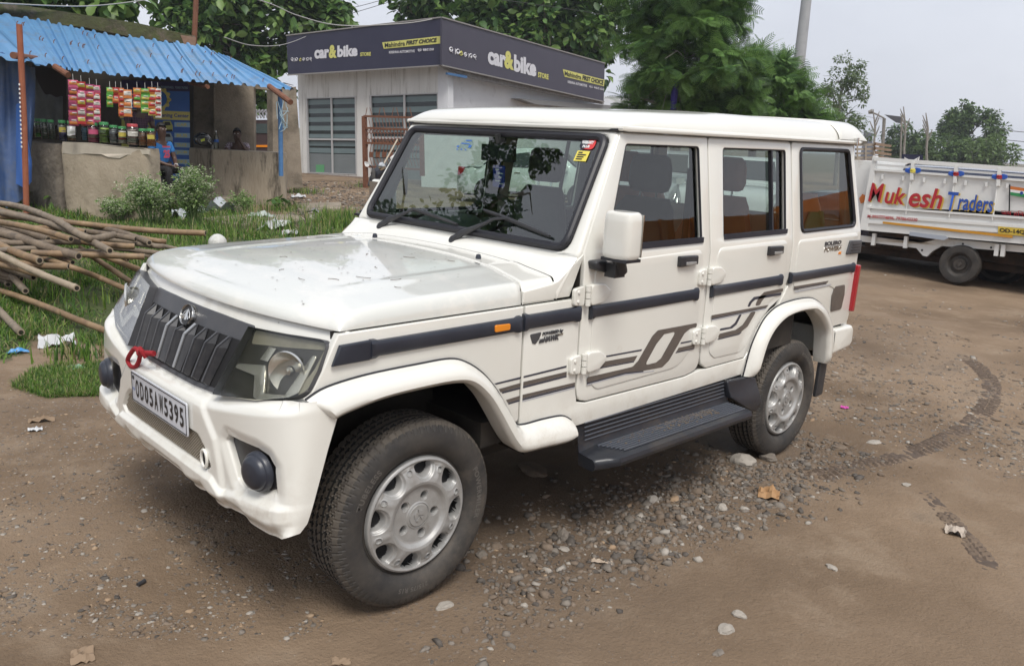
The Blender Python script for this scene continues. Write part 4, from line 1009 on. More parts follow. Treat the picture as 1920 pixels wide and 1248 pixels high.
# ---- side steps
for s in (-1, 1):
    P = []
    xs_ = [.815,.83,.86,.90]+list(np.linspace(1.0, 1.9, 8))+[1.95]
    prof = [(.76,.55),(.775,.47),(.79,.415),(.80,.395),(.83,.392),(.92,.386),(.938,.378),(.945,.362),(.94,.345),(.92,.335),(.80,.34)]
    for x in xs_:
        e = ss(.815, .90, x) if x < .9 else 1
        P.append([(x, s*(.76+(y-.76)*(.62+.38*e)), z-.02*(1-e)-(x-.9)*.010) for y, z in prof])
    st = grid('side_step', P, STEPM, car, auto=35)
    mb = MB()
    for k in range(7):
        y = .815+k*.0155; z = .392-(k+1)*.0009+.004
        mb.bar((.90+.01*k, s*y, z+.0025), (1.93, s*y, z-.0085), .0055, .006)
    for k in range(5):
        z = .50-k*.018; mb.bar((.84, s*(.782+.0022*k), z), (1.92, s*(.782+.0022*k), z-.01), .004, .004)
    mb.build('step_rib', mat('step_rib_metal', (.10,.11,.13), .4), st)
    c = MB(); pr = [(y, z) for y, z in prof]; c.add([(.8155, s*(.76+(y-.76)*.62), z-.02) for y, z in pr], [tuple(range(len(pr)))]); c.build('step_end', STEPM, st)
    slab('arch_spat', fillet([(1.925,.50),(2.135,.488),(2.20,.47),(2.215,.335),(2.17,.298),(2.10,.32),(1.94,.41)], .015), lambda x, z, w, s=s: (x, s*(.80+.05*(1-ss(.33,.5, z))+w), z), STEPM, car, .05, .008, cuts=((1,.36),(1,.40),(1,.44)))
DIRT = mat('dry_dirt', (.10,.075,.05), .95, (.16,.12,.08), 60)
mb = MB(); rr = random.Random(3)
for k in range(420):
    x = 1.75-abs(rr.gauss(0, .35)); 
    if x < .92: continue
    y = -.806-abs(rr.gauss(0, .03)); r_ = rr.uniform(.0015, .005)
    if y < -.93: continue
    mb.box((x, y, .394-(x-.9)*.01+r_*.5), (r_*2, r_*rr.uniform(1,3), r_), Matrix.Rotation(rr.uniform(0, 3), 3, 'Z'))
o = mb.build('dirt', DIRT, car, smooth=False); tag(o, kind='stuff')
# ---- bumper: a height field over (y, z)
def poly_sd(p, poly):
    """signed distance, negative inside"""
    x, y = p; d = 1e9; inside = False; n = len(poly)
    for i in range(n):
        ax, ay = poly[i]; bx, by = poly[i-1]
        ex, ey = bx-ax, by-ay; wx, wy = x-ax, y-ay
        t = max(0, min(1, (wx*ex+wy*ey)/(ex*ex+ey*ey)))
        d = min(d, math.hypot(wx-ex*t, wy-ey*t))
        if (ay > y) != (by > y) and x < (bx-ax)*(y-ay)/(by-ay)+ax: inside = not inside
    return -d if inside else d
FOG = [(.490,.668),(.655,.672),(.702,.662),(.728,.635),(.742,.562),(.700,.545),(.585,.526),(.545,.545),(.478,.652)]
CEN = [(-.31,.76),(.31,.76),(.37,.69),(.415,.645),(.44,.57),(.458,.485),(.458,.40),(-.458,.40),(-.458,.485),(-.44,.57),(-.415,.645),(-.37,.69)]
MESH = [(-.30,.63),(.30,.63),(.345,.60),(.385,.545),(.365,.528),(-.365,.528),(-.385,.545),(-.345,.60)]
def zt_(y): a = abs(y); return interp(a, [0,.34,.40,.80,.83], [.766,.770,.778,.852,.856])
def zb_(y): a = abs(y); return interp(a, [0,.16,.20,.26,.33,.36,.42,.52,.60,.72,.79,.82], [.426,.424,.408,.410,.424,.405,.408,.415,.408,.412,.425,.445])
def bump_h(y, z):
    a = abs(y); h = 0
    h += .013*(1-ss(-.012, .022, poly_sd((y, z), CEN)))*ss(.80, .70, z) * 1.0
    h -= .040*(1-ss(-.006, .006, poly_sd((y, z), MESH)))
    # lower lip, proud
    zl = interp(a, [0,.40,.46,.60,.82], [.515,.510,.478,.512,.528])
    h += .016*(1-ss(zl-.012, zl+.012, z))
    h -= .05*(1-ss(zb_(y), zb_(y)+.06, z))**1.0*.8
    # hollow round the fog lamp
    d = poly_sd((a, z), FOG); h -= .016*(1-ss(-.005, .05, d))*(1 if a > .4 else 0)
    h -= .032*(1-ss(-.004, .009, d))
    # notches in the lower lip
    for c_, w_ in ((.345,.03),(.56,.035),(.18,.02)): h -= .010*math.exp(-((a-c_)/w_)**2)*(1-ss(.43,.49,z))
    h -= .045*ss(zt_(y)-.045, zt_(y)+.004, z)**1.6
    return h
NQ, NZ = 380, 150
P = []
for i in range(NQ+1):
    th = -math.pi/2+math.pi*i/NQ
    y = .82*math.copysign(abs(math.sin(th))**(.62), math.sin(th))
    a = min(abs(y)/.82, 1)
    rowp = []
    zb, zt = zb_(y), zt_(y)
    nn = Vector((-1, y*.9 if a < .9 else y*1.2, 0)).normalized() if a < .97 else Vector((-.35, math.copysign(1, y), 0)).normalized()
    for j in range(NZ+1):
        z = zb+(zt-zb)*j/NZ
        h = bump_h(y, z)*(1-.9*ss(.92, 1, a))
        p = Vector((bx_(y, z), y, z))+nn*h
        rowp.append(p)
    P.append(rowp)
bumper = grid('front_bumper', P, PAINT, car)
# the bumper's side return towards the wheel arch
for s in (-1, 1):
    k = 0 if s < 0 else -1
    Q = [[p, Vector((p.x+.004, p.y*.995, p.z)), Vector((p.x-.005, s*.80, p.z)), Vector((p.x-.03, s*.70, p.z))] for p in P[k]]
    grid('bumper_return', Q, PAINT, bumper)
Q = [[P[i][0], P[i][0]+Vector((.012, 0, -.004)), P[i][0]+Vector((.05, -.02*math.copysign(1, P[i][0].y) if abs(P[i][0].y) > .3 else 0, .01))] for i in range(NQ+1) if abs(P[i][0].y) < .76]
grid('bumper_underlip', Q, PAINT, bumper)
def bmap(off):
    def f(y, z, w):
        a = min(abs(y)/.82, 1); nn = Vector((-1, y*.9 if a < .9 else y*1.2, 0)).normalized()
        return Vector((bx_(y, z), y, z))+nn*(w+off)
    return f
# mesh grille
mb = MB()
def inmesh(y, z): return poly_sd((y, z), MESH) < -.002
st_ = .0105
for sl in (1, -1):
    c0 = -.5
    while c0 < .5:
        seg = []
        for k in range(60):
            z = .525+.0018*k*1.0; y = c0+sl*(z-.58)*1.25
            if inmesh(y, z): seg.append((bx_(y, z)-.002+(.0 if sl > 0 else -.002), y, z))
            elif len(seg) > 1: break
        if len(seg) > 1: mb.bar(seg[0], seg[-1], .0026, .0026)
        c0 += st_*1.35
mesh_o = mb.build('mesh_grille', mat('mesh_metal', (.34,.30,.24), .5), bumper, smooth=False)
slab('mesh_backing', MESH, bmap(-.035), mat('radiator_dirt', (.018,.013,.010), .9, (.05,.036,.024), 40), bumper, .002, 0, cuts=tuple((0, v) for v in np.linspace(-.35,.35,11)))
mb = MB(); yy, zz = -.358, .563
mb.tube([(bx_(yy, zz)-.016, yy+.021*math.cos(a), zz+.030*math.sin(a)) for a in [2*math.pi*k/24 for k in range(25)]], .0055, 8, False)
mb.build('tow_ring', PAINT, bumper)
slab('tow_hole', [(yy+.018*math.cos(2*math.pi*k/20), zz+.027*math.sin(2*math.pi*k/20)) for k in range(20)], bmap(.0155), DARK, bumper, .002)
# fog lamps
for s in (-1, 1):
    lp = [(s*a, b) for a, b in FOG]
    f = slab('fog_lamp', fillet(lp, .015), bmap(-.036), BLACKP, bumper, .006, .002, cuts=tuple((0, s*v) for v in np.linspace(.5,.74,9)))
    M_ = Matrix.Translation((bx_(.655, .603)+.006, s*.655, .605)) @ Matrix.Rotation(R(-90), 4, 'Y') @ Matrix.Rotation(R(-10*s), 4, 'X')
    mb = MB(); mb.lathe([(.066,-.01),(.064,.004),(.059,.010),(.056,.011),(.053,.019),(.047,.026),(.033,.031),(0,.033)], M_, 36)
    mb.build('fog_lamp_cover', NAVYP, f)
# number plate
PLATE = mat('plate_white', (.60, .62, .66), .35, (.54,.56,.60), 30, metal=.0)
def pmap(u, v, w): return (-.613-w, u, .6655+v)
pl = slab('number_plate', fillet([(-.25,-.06),(.25,-.06),(.25,.06),(-.25,.06)], .008), pmap, PLATE, bumper, .006, .001)
def prev(y0, z0, w=.002): return lambda u, v, ww: pmap(y0-u, z0+v, w+ww)
INK = mat('plate_ink', (.012,.012,.014), .5)
chars = 'OD05AW5395'
for k, ch in enumerate(chars):
    text('plate_letter', ch, prev(.205-k*.0445, -.034), INK, pl, bold=.022, w=.031 if ch not in 'W' else .035, h=.070)
for a in (((-.246,.052),(.246,.052),(.246,.055),(-.246,.055)), ((-.246,-.055),(.246,-.055),(.246,-.052),(-.246,-.052)), ((-.246,-.055),(-.243,-.055),(-.243,.055),(-.246,.055)), ((.243,-.055),(.246,-.055),(.246,.055),(.243,.055))):
    slab('plate_border', list(a), lambda u, v, w: pmap(u, v, w+.0015), INK, pl, .001)
text('plate_letter', 'IND', prev(.236, -.012), STK_B, pl, bold=.02, w=.022, h=.010)
slab('plate_hologram', [(.220,.030),(.234,.030),(.234,.044),(.220,.044)], lambda u, v, w: pmap(u, v, w+.002), INK, pl, .001)
# ---- grille
GB = slab('grille', fillet([(-.402,1.003),(-.362,.776),(-.20,.768),(.20,.768),(.362,.776),(.402,1.003),(.2,1.008),(-.2,1.008)], [.012,.012,.05,.05,.012,.012,.05,.05]), lambda y, z, w: front(y, z, w+.004), GREYP, car, .01, .003, cuts=tuple((0, v) for v in np.linspace(-.36,.36,13)))
slab('grille_opening', fillet([(-.378,.950),(-.345,.792),(-.19,.784),(.19,.784),(.345,.792),(.378,.950)], .01), lambda y, z, w: front(y, z, w+.0065), DARK, GB, .002, 0, cuts=tuple((0, v) for v in np.linspace(-.36,.36,13)))
SILV_SLAT = mat('silver_slat', (.42,.43,.44), .3, metal=.6)
for i in range(9):
    yc = (i-4)*.078
    shr = .93
    topz = .952 if i not in (3,4,5) else (.952 if i != 4 else .93)
    m_ = SILV_SLAT if i in (3, 5) else GREYP
    vs = []
    for z, dx, wd in ((.790, .006, .013), (.800, .024, .013), (.915, .032, .014), (topz, .006, .009)):
        y = yc*(1-(.95-z)*.45)
        for dy in (-wd, -wd*.15, wd*.15, wd):
            off = dx if abs(dy) < wd*.5 else .004
            vs.append(front(y+dy, z, off+.006))
    fs = [(a*4+b, a*4+b+1, (a+1)*4+b+1, (a+1)*4+b) for a in range(3) for b in range(3)]+[(0,1,2,3),(15,14,13,12)]
    sl = make('grille_slat', vs, fs, BLACKP if i not in (3,5) else GREYP, GB, False)
    # light leading edge
    mb = MB(); zz_ = [(.800,.0268),(.915,.0348),(topz,.009)]
    for (z0, d0), (z1, d1) in zip(zz_[:-1], zz_[1:]):
        y0_, y1_ = yc*(1-(.95-z0)*.45), yc*(1-(.95-z1)*.45)
        mb.bar(front(y0_, z0, d0+.007), front(y1_, z1, d1+.007), .007 if i not in (3,5) else .015, .004, (1, 0, 0))
    mb.build('slat_edge', m_, sl)
Me = Matrix.Translation(front(0, .968, .016)) @ Matrix.Rotation(R(-90+22), 4, 'Y') @ Matrix.Diagonal((.72, .92, 1, 1))
mb = MB(); mb.lathe([(.054,-.012),(.054,.004),(.0515,.008),(.049,.006),(.0475,.0)], Me, 36)
em = mb.build('emblem', BOWL if False else mat('dull_chrome', (.45,.45,.44), .25, metal=1), GB)
mb = MB(); mb.lathe([(0,.001),(.049,.0005)], Me, 36); mb.build('emblem_disc', BLACKP, em)
mb = MB()
# three curved strokes meeting at the top
for k in (-1, 0, 1):
    mb.tube([Me @ Vector((.028-.0*abs(k), .001*k, .004)), Me @ Vector((.0, .008*k, .005)), Me @ Vector((-.026+.004*abs(k), .024*k, .004))], [.0018, .0035, .005], 6)
mb.tube([Me @ Vector((-.012, -.030, .004)), Me @ Vector((.010, -.022, .004)), Me @ Vector((.028, 0, .004))], .0025, 6)
mb.tube([Me @ Vector((-.012, .030, .004)), Me @ Vector((.010, .022, .004)), Me @ Vector((.028, 0, .004))], .0025, 6)
mb.build('emblem_strokes', CHROME, em)
# ---- headlights
LENS = glass('headlight_lens', (.92, .91, .84), 1.38, .12, .14, .55)
HOUSE = mat('lamp_housing', (.018,.018,.017), .35, (.04,.038,.034), 10, coat=.5)
HAZY = mat('aged_lens_edge', (.20,.195,.16), .35, (.27,.265,.22), 12, coat=.5)
CHR2 = mat('bright_lamp_trim', (.60,.60,.57), .24, metal=.85)
BOWL = mat('lamp_bowl', (.80,.80,.78), .12, metal=1)
for s in (-1, 1):
    def hm(off):
        def f(y, z, w):
            a = abs(y); d_ = (fx(a+.004, z)-fx(a-.004, z))/.008; n_ = Vector((-1, d_, .35)).normalized()*(w+off)
            return (fx(a, z)+n_.x, s*(a+n_.y), z+n_.z)
        return f
    cutsy = tuple((0, v) for v in np.linspace(.42,.78,10))+((1,.85),(1,.92))
    HL = [(.410,.998),(.60,1.006),(.725,1.012),(.752,1.002),(.766,.93),(.770,.872),(.742,.846),(.60,.808),(.372,.776)]
    h = slab('headlight', fillet(HL, [.006,.05,.03,.02,.05,.03,.05,.1,.006]), hm(.005), HOUSE, car, .012, .003, cuts=cutsy)
    slab('lamp_brow', fillet([(.42,.992),(.725,1.004),(.745,.985),(.60,.968),(.43,.950)], .01), hm(.008), HAZY, h, .004, .001, cuts=cutsy)
    slab('lamp_edge', fillet([(.738,1.0),(.752,.995),(.764,.875),(.735,.852),(.725,.87),(.742,.93)], .01), hm(.008), HAZY, h, .004, .001, cuts=((0,.76),(1,.93)))
    slab('chrome_bracket', fillet([(.415,.885),(.545,.905),(.560,.890),(.600,.832),(.69,.845),(.712,.965),(.730,.966),(.738,.86),(.71,.842),(.59,.808),(.56,.812),(.520,.868),(.41,.870)], .008), hm(.016), SILV_SLAT, h, .010, .003, cuts=cutsy).data.materials[0] = CHR2
    slab('lamp_reflector', [(.52,.958),(.555,.958),(.545,.915),(.505,.915)], hm(.012), CHR2, h, .006, .002)
    Mb = Matrix.Translation(Vector(hm(0)(.655, .912, 0))+Vector((-.004,0,0))) @ Matrix.Rotation(R(-90), 4, 'Y') @ Matrix.Rotation(R(-s*25), 4, 'X')
    mb = MB(); mb.lathe([(.016,.006),(.03,.008),(.045,.014),(.058,.024),(.066,.030),(.068,.022)], Mb, 32); mb.build('lamp_bowl', CHR2, h)
    mb = MB(); mb.lathe([(0,.022),(.010,.020),(.014,.010)], Mb, 16); mb.build('lamp_bulb', CHROME, h)
    slab('headlight_lens', fillet(HL, [.006,.05,.03,.02,.05,.03,.05,.1,.006]), hm(.032), LENS, h, 0, 0, cuts=cutsy)
    # rim from lens to housing
    loop = fillet(HL, [.006,.05,.03,.02,.05,.03,.05,.1,.006]); hmap = hm
    Q = [[hmap(.032)(p[0], p[1], 0), hmap(.0)(p[0]+ (.003 if p[0] > .7 else 0), p[1], 0)] for p in loop+[loop[0]]]
    grid('lens_rim', Q, GREYP, h)

# ---- wheels
def make_tyre(mesh_name, Rt=.345, w=.215):
    nseg, nlat = 432, 44
    hw = w/2
    vs, fs, mi, gm_ = [], [], [], []
    prof = []
    # profile lateral coordinate t from outer bead to inner bead
    side_prof = [(.222,.070),(.228,.082),(.238,.094),(.252,.103),(.272,.108),(.292,.107),(.308,.104),(.320,.099),(.330,.092),(.337,.084)]
    tread = [(Rt-.0025*(abs(t)/.08)**3, t) for t in np.linspace(.078,-.078,31)]
    pr = [(r_, t) for r_, t in side_prof]+tread+[(r_, -t) for r_, t in reversed(side_prof)]
    n = len(pr)
    for k in range(nseg):
        a = 2*math.pi*k/nseg
        for i, (r_, t) in enumerate(pr):
            d = 0
            if len(side_prof)-3 <= i < n-len(side_prof)+3:
                at = abs(t)
                for g in (-.040,-.0135,.0135,.040):
                    if abs(t-g) < .0028: d = .011
                # zig-zag cross grooves
                ph = (k+ (4 if int((t+.11)/.0267) % 2 else 0) + (1.2*math.sin(t*400))) % 6
                if ph < .95: d = max(d, .010 if at < .07 else .008)
            elif 3 < i < 8 or n-9 < i < n-4:
                d = .0006*math.sin(a*3+i)
            rr_ = r_-d; gm_.append(d > .0075)
            vs.append((rr_*math.sin(a), t, rr_*math.cos(a)))
    for k in range(nseg):
        k2 = (k+1) % nseg
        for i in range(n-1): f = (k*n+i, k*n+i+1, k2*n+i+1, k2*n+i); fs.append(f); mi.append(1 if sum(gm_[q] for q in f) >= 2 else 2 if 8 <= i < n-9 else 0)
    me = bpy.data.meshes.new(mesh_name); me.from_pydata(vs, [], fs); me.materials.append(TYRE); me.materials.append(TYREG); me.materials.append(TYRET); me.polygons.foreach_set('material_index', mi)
    me.polygons.foreach_set('use_smooth', [True]*len(fs)); me.set_sharp_from_angle(angle=R(28)); me.update()
    return me
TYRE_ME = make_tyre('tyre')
def make_hubcap():
    """outer face looks to +Y ; polar grid"""
    nr, na = 150, 760
    rad = [.004]+[.215*k/nr for k in range(1, nr+1)]
    def depth(r_, a):
        y = interp(r_, [0,.040,.046,.052,.10,.106,.118,.128,.165,.185,.195,.205,.212,.215], [.012,.012,.010,.006,.006,.008,.020,.022,.012,.004,.004,.008,.004,-.010])
        if .040 < r_ < .046: y -= .004
        # eight windows
        k = 8; aw = (a/(2*math.pi)*k) % 1-.5
        s_ = aw*2*math.pi/k*r_
        # window: half-moon, flat outer edge r .193, inner r .140
        e = math.hypot(s_/.041, (r_-.190)/.052) if r_ < .190 else math.hypot(s_/.041, (r_-.190)/.009)
        dd = e-1
        hole = dd < -.20
        if dd < .16: y -= .010*(1-ss(.0, .16, dd))+.030*(1-ss(-.26, -.02, dd))
        # raised ribs between windows
        y += .004*math.exp(-((abs(aw)-.5)/.12)**2)*ss(.12,.15,r_)*(1-ss(.19,.2,r_))
        # fastener dimples between windows
        a2 = ((a/(2*math.pi)*k+.5) % 1)-.5
        if k and abs(r_-.176) < .014:
            d2 = math.hypot(a2*2*math.pi/k*r_, r_-.176)
            if d2 < .010: y -= .006
            elif d2 < .013: y += .002
        # five lug holes
        a5 = ((a/(2*math.pi)*5) % 1)-.5
        d5 = math.hypot(a5*2*math.pi/5*r_, r_-.074)
        if d5 < .018: y -= .003+.03*(1-ss(.011, .0145, d5))
        if d5 < .011: hole = True
        return y, hole
    vs, fs, mk, mi = [], [], [], []
    for r_ in rad:
        for j in range(na):
            a = 2*math.pi*j/na; y, h = depth(r_, a); vs.append((r_*math.sin(a), y, r_*math.cos(a))); mk.append(h)
    for i in range(len(rad)-1):
        for j in range(na):
            f = (i*na+j, i*na+(j+1) % na, (i+1)*na+(j+1) % na, (i+1)*na+j)
            fs.append(f); mi.append(1 if sum(mk[q] for q in f) >= 2 else 0)
    me = bpy.data.meshes.new('hubcap'); me.from_pydata(vs, [], fs); me.materials.append(SILVER); me.materials.append(DARK); me.polygons.foreach_set('material_index', mi)
    me.polygons.foreach_set('use_smooth', [True]*len(fs)); me.set_sharp_from_angle(angle=R(50)); me.update(); return me
HUB_ME = make_hubcap()
RIM = mat('rim_dark', (.03,.028,.026), .6, (.07,.06,.05), 9)
mb = MB(); MY = Matrix.Rotation(R(-90), 4, 'X')
mb.lathe([(.02,-.03),(.10,-.03),(.15,-.05),(.195,-.05),(.205,.0),(.222,.004),(.226,-.002)], MY, 48)
mb.lathe([(.0,-.12),(.12,-.12),(.15,-.10)], MY, 32)
k_ = make('rim', mb.v, mb.f, RIM, None, True, 35, True); RIM_ME = k_.data; bpy.data.objects.remove(k_)
mb = MB()
for q in (((-.018,.014),(-.002,.026),(.0,.006),(-.020,-.006)), ((.018,.014),(.002,.026),(.0,.006),(.020,-.006)), ((-.018,-.012),(-.004,-.004),(-.008,-.020)), ((.018,-.012),(.004,-.004),(.008,-.020))):
    n = len(q); mb.add([(x, .0125, z) for x, z in q]+[(x, .016, z) for x, z in q], [tuple(range(n, 2*n))]+[(i, (i+1) % n, n+(i+1) % n, n+i) for i in range(n)])
k_ = make('wheel_emblem', mb.v, mb.f, SILVER, None, False, None, True); WE_ME = k_.data; bpy.data.objects.remove(k_)
# raised sidewall lettering
def arc_text(s_, rr_, a0, size):
    me = text_bm(s_, 1, .03, 0, 'CENTER', 1.15, 0)
    n = len(me.vertices); a = np.empty(n*3); me.vertices.foreach_get('co', a); a = a.reshape(-1, 3)*size
    o = np.empty_like(a)
    for i in range(n):
        th = a0-a[i, 0]/rr_; r2 = rr_+a[i, 1]
        o[i] = (r2*math.sin(th), .1085-abs(r2-.282)*.04, r2*math.cos(th))
    me.vertices.foreach_set('co', o.ravel()); me.update(); me.materials.append(mat('sidewall_print', (.10,.092,.082), .7)); me.name = 'tyre_lettering'; return me
LET = [arc_text('POWERMILER', .266, R(-100), .030), arc_text('TUBELESS', .266, R(40), .030), arc_text('215/75 R15', .266, R(160), .024)]
def wheel(x, z, s, spin):
    w = thing('wheel', None, None, (x, s*.675, z)); w.parent = car; w.location = Vector((x, s*.675, z))-WP[car.name]
    w.rotation_euler = (0, spin, 0 if s > 0 else math.pi)
    for nm, me, y in (('tyre', TYRE_ME, 0), ('hubcap', HUB_ME, .085), ('rim', RIM_ME, .07), ('wheel_emblem', WE_ME, .085)):
        o = bpy.data.objects.new(nm, me); link(o, w); o.location = (0, y, 0)
    for me in LET:
        o = bpy.data.objects.new('tyre_lettering', me); link(o, w)
    return w
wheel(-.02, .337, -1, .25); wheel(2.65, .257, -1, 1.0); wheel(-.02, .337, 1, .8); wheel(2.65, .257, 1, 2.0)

# ---- red cloth tied to the grille, tag hanging from the mirror
CLOTH = mat('red_cloth', (.33, .012, .02), .85, (.24,.01,.015), 60, bump=.3, bscale=200)
rg = thing('red_cloth', 'red twisted cloth loop tied to the grille corner of the white car', 'cloth', (-.62, .30, .76))
def fr_(y, z, o): return Vector((fx(y, z)-o, y, z))
RC = lambda y, z, x=-.598: Vector((x, y, z))
RCP = ((.185,.800),(.225,.812),(.262,.795),(.310,.758),(.318,.740),(.285,.728),(.240,.738),(.205,.765),(.190,.790))
KNP = ((.205,.815,-.59),(.172,.805,-.606),(.135,.815,-.602),(.085,.822,-.585))
mb = MB(); mb.tube(catmull([RC(*q) for q in RCP], 5), .0088, 8); mb.build('loop', CLOTH, rg)
mb = MB(); mb.tube(catmull([RC(*q) for q in KNP], 5), .0105, 8); mb.tube(catmull([RC(KNP[1][0]+.01, KNP[1][1]-.012, -.60), RC(KNP[2][0], KNP[2][1]+.012, -.612), RC(KNP[2][0]-.012, KNP[2][1]-.014, -.60)], 5), .009, 8); mb.build('knot', CLOTH, rg)

tagm = mat('blue_card', (.02, .04, .30), .5)
tg = thing('hanging_tag', 'blue card hanging below the mirror inside the windscreen', 'tag', (.975, -.05, 1.44))
o = slab('card', fillet([(-.055,-.085),(.055,-.085),(.055,.085),(-.055,.085)], .012), lambda u, v, w: (.972+w, -.055-u*.72, 1.470+v*.58), tagm, tg, .003)
mb = MB(); mb.tube([(.978,-.05,1.55),(.974,-.055,1.515)], .002, 5); mb.build('string', tagm, tg)
for k, (a, b_, c_) in enumerate(((-.03,.05,.03),(-.01,.02,.05),(.0,-.01,.03),(-.03,-.04,.05),(.01,-.06,.03))):
    slab('card_print', [(a,b_),(a+c_,b_),(a+c_,b_+.008),(a,b_+.008)], lambda u, v, w: (.9685+w, -.055-u*.72, 1.470+v*.58), WHITE, o, .0006)
# ================================================================== ROADSIDE STALL (left)
CONC = mat('old_concrete', (.20, .165, .125), .9, (.31, .265, .205), 2.2, bump=.5, bscale=25, c3=(.10, .085, .06), mix3=(.50, .72), scale3=1.6, bdist=.02)
CONC_L = mat('pale_render', (.31, .255, .185), .9, (.42, .355, .27), 2.5, bump=.4, bscale=20, c3=(.17, .14, .10), mix3=(.54, .72), scale3=2.4, bdist=.02)
CONC_S = mat('streaky_concrete', (.33, .275, .205), .9, (.45, .39, .30), 3, bump=.5, bscale=18, c3=(.11, .09, .065), mix3=(.48, .66), scale3=3, stretch=(2.2, 2.2, .45), bdist=.02)
MOSS = mat('mossy_concrete', (.055, .05, .03), .95, (.085, .10, .03), 3, bump=.6, bscale=20, c3=(.14, .11, .085), mix3=(.55, .7), scale3=2.5, bdist=.03)
STONEW = mat('rubble_wall', (.13, .11, .09), .95, (.21, .18, .145), 5, bump=.8, bscale=12, bdist=.03)
BLUE_S = mat('blue_sheet', (.085, .23, .44), .38, (.12, .29, .50), 2, c3=(.15, .17, .19), mix3=(.52, .78), scale3=2.2, stretch=(1, 1, 1), metal=.15)
RUST = mat('rusty_iron', (.13, .05, .028), .8, (.20, .085, .045), 12, bump=.3)
RUSTP = mat('red_oxide_paint', (.26, .075, .035), .65, (.33, .11, .055), 8)
BLUEP = mat('blue_paint', (.06, .17, .38), .55, (.09, .22, .43), 10, c3=(.2, .12, .08), mix3=(.6, .75), scale3=8)
TARP = mat('blue_tarpaulin', (.045, .09, .22), .45, (.07, .12, .25), 4, c3=(.10, .12, .17), mix3=(.5, .7), bump=.4, bscale=5, bdist=.05)
def wallbox(name, plane, loop, thick, m, parent=None, bevel=.02, w0=0, label=None, cat=None, group=None):
    """solid whose front face lies on plane (w0 metres proud), outline in photo pixels, thickness going away"""
    o = slab(name, loop, lambda a, b, w: plane(a, b, w0)+plane.n*w, m, parent, thick, 0)
    if label: tag(o, label, cat, group)
    return o
def P2(px, D, py=300): p = at(px, py, D); return (p.x, p.y)
K1 = Plane(P2(118, 16.6, 390), P2(298, 15.4, 390))
c1 = thing('counter', 'long low cement counter with glass jars on top, left under the blue roof', 'counter', gpt(200, 410))
def ragged(pts, amp, n, seed):
    r2 = random.Random(seed); out = []
    for i in range(len(pts)):
        a, b = Vector(pts[i]), Vector(pts[(i+1) % len(pts)])
        for j in range(n): out.append(tuple(a.lerp(b, j/n)+Vector((r2.uniform(-amp, amp), r2.uniform(-amp, amp), 0)) if False else (a+(b-a)*(j/n))[:]))
    return out
def block(name, pts_top, pts_bot, m, parent, amp=.02, seed=0, nseg=26, nz=14):
    """thick wall with a plan outline (closed list of (x,y)), slightly uneven faces, z from bottom to top"""
    P = []
    pl = fillet([(a[0], a[1], 0) for a in pts_top], .12, 5); zt0 = pts_bot
    ring = []
    for i in range(len(pl)):
        a, b = Vector(pl[i]), Vector(pl[(i+1) % len(pl)]); k = max(1, int((b-a).length/.15))
        ring += [a.lerp(b, j/k) for j in range(k)]
    c = sum(ring, Vector())/len(ring)
    z0, z1 = zt0
    for j in range(nz+1):
        t = j/nz; rowp = []
        for p in ring+[ring[0]]:
            q = Vector((p.x, p.y, z0+(z1(p) if callable(z1) else z1)*t - z0*t))
            q += Vector((noise.noise(q*2+Vector((seed, 0, 0))), noise.noise(q*2+Vector((0, seed, 5))), 0))*amp
            if t > .93: q = q.lerp(Vector((c.x, c.y, q.z)), .02*(t-.93)/.07)
            rowp.append(q)
        P.append(rowp)
    o = grid(name, P, m, parent, auto=45)
    top = MB(); r_ = P[-1][:-1]; top.add(r_, [tuple(range(len(r_)))]); t_ = top.build('x', m, parent)
    return join([o, t_], name)
tz1 = K1(118, 268).z; tz2 = K1(298, 283).z
A, B = K1(118, 390), K1(281, 390); back = -K1.n*.42
block('counter_wall', [tuple((A+K1.d*0)[:2]), tuple(B[:2]), tuple((B+back)[:2]), tuple((A+back)[:2])], (-.3, (tz1+tz2)/2), CONC_L, c1, .03, 1)
# worn plaster ledge, proud of the face
lg = [(118,266),(170,268),(230,275),(270,279),(281,282),(281,290),(275,289),(262,290),(240,290),(225,297),(205,295),(190,289),(160,288),(140,290),(118,287)]
wallbox('plaster_ledge', K1, lg, .03, mat('pale_plaster', (.42, .37, .30), .85, (.50, .45, .37), 5, bump=.3), c1, w0=.012)
Al = at(56, 385, 17.6)
block('rubble_end', [tuple(Al[:2]), tuple((A+K1.n*.0-K1.d*.04)[:2]), tuple((A+back)[:2]), (Al.x-back.x*0+.1, Al.y+.6)], (-.3, tz1-.03), STONEW, c1, .07, 3)
c2 = thing('counter', 'shorter stained cement counter with the helmet on it, right under the blue roof', 'counter', gpt(450, 378))
Lp, Mp, Rp = at(341, 365, 20.3), at(402, 372, 19.3), at(537, 378, 19.0)
zt = at(402, 281, 19.3).z
block('counter_wall', [tuple(Lp[:2]), tuple(Mp[:2]), tuple(Rp[:2]), (Rp.x+.35, Rp.y+.55), (Mp.x+.5, Mp.y+.8)], (-.3, zt), CONC_S, c2, .03, 7)
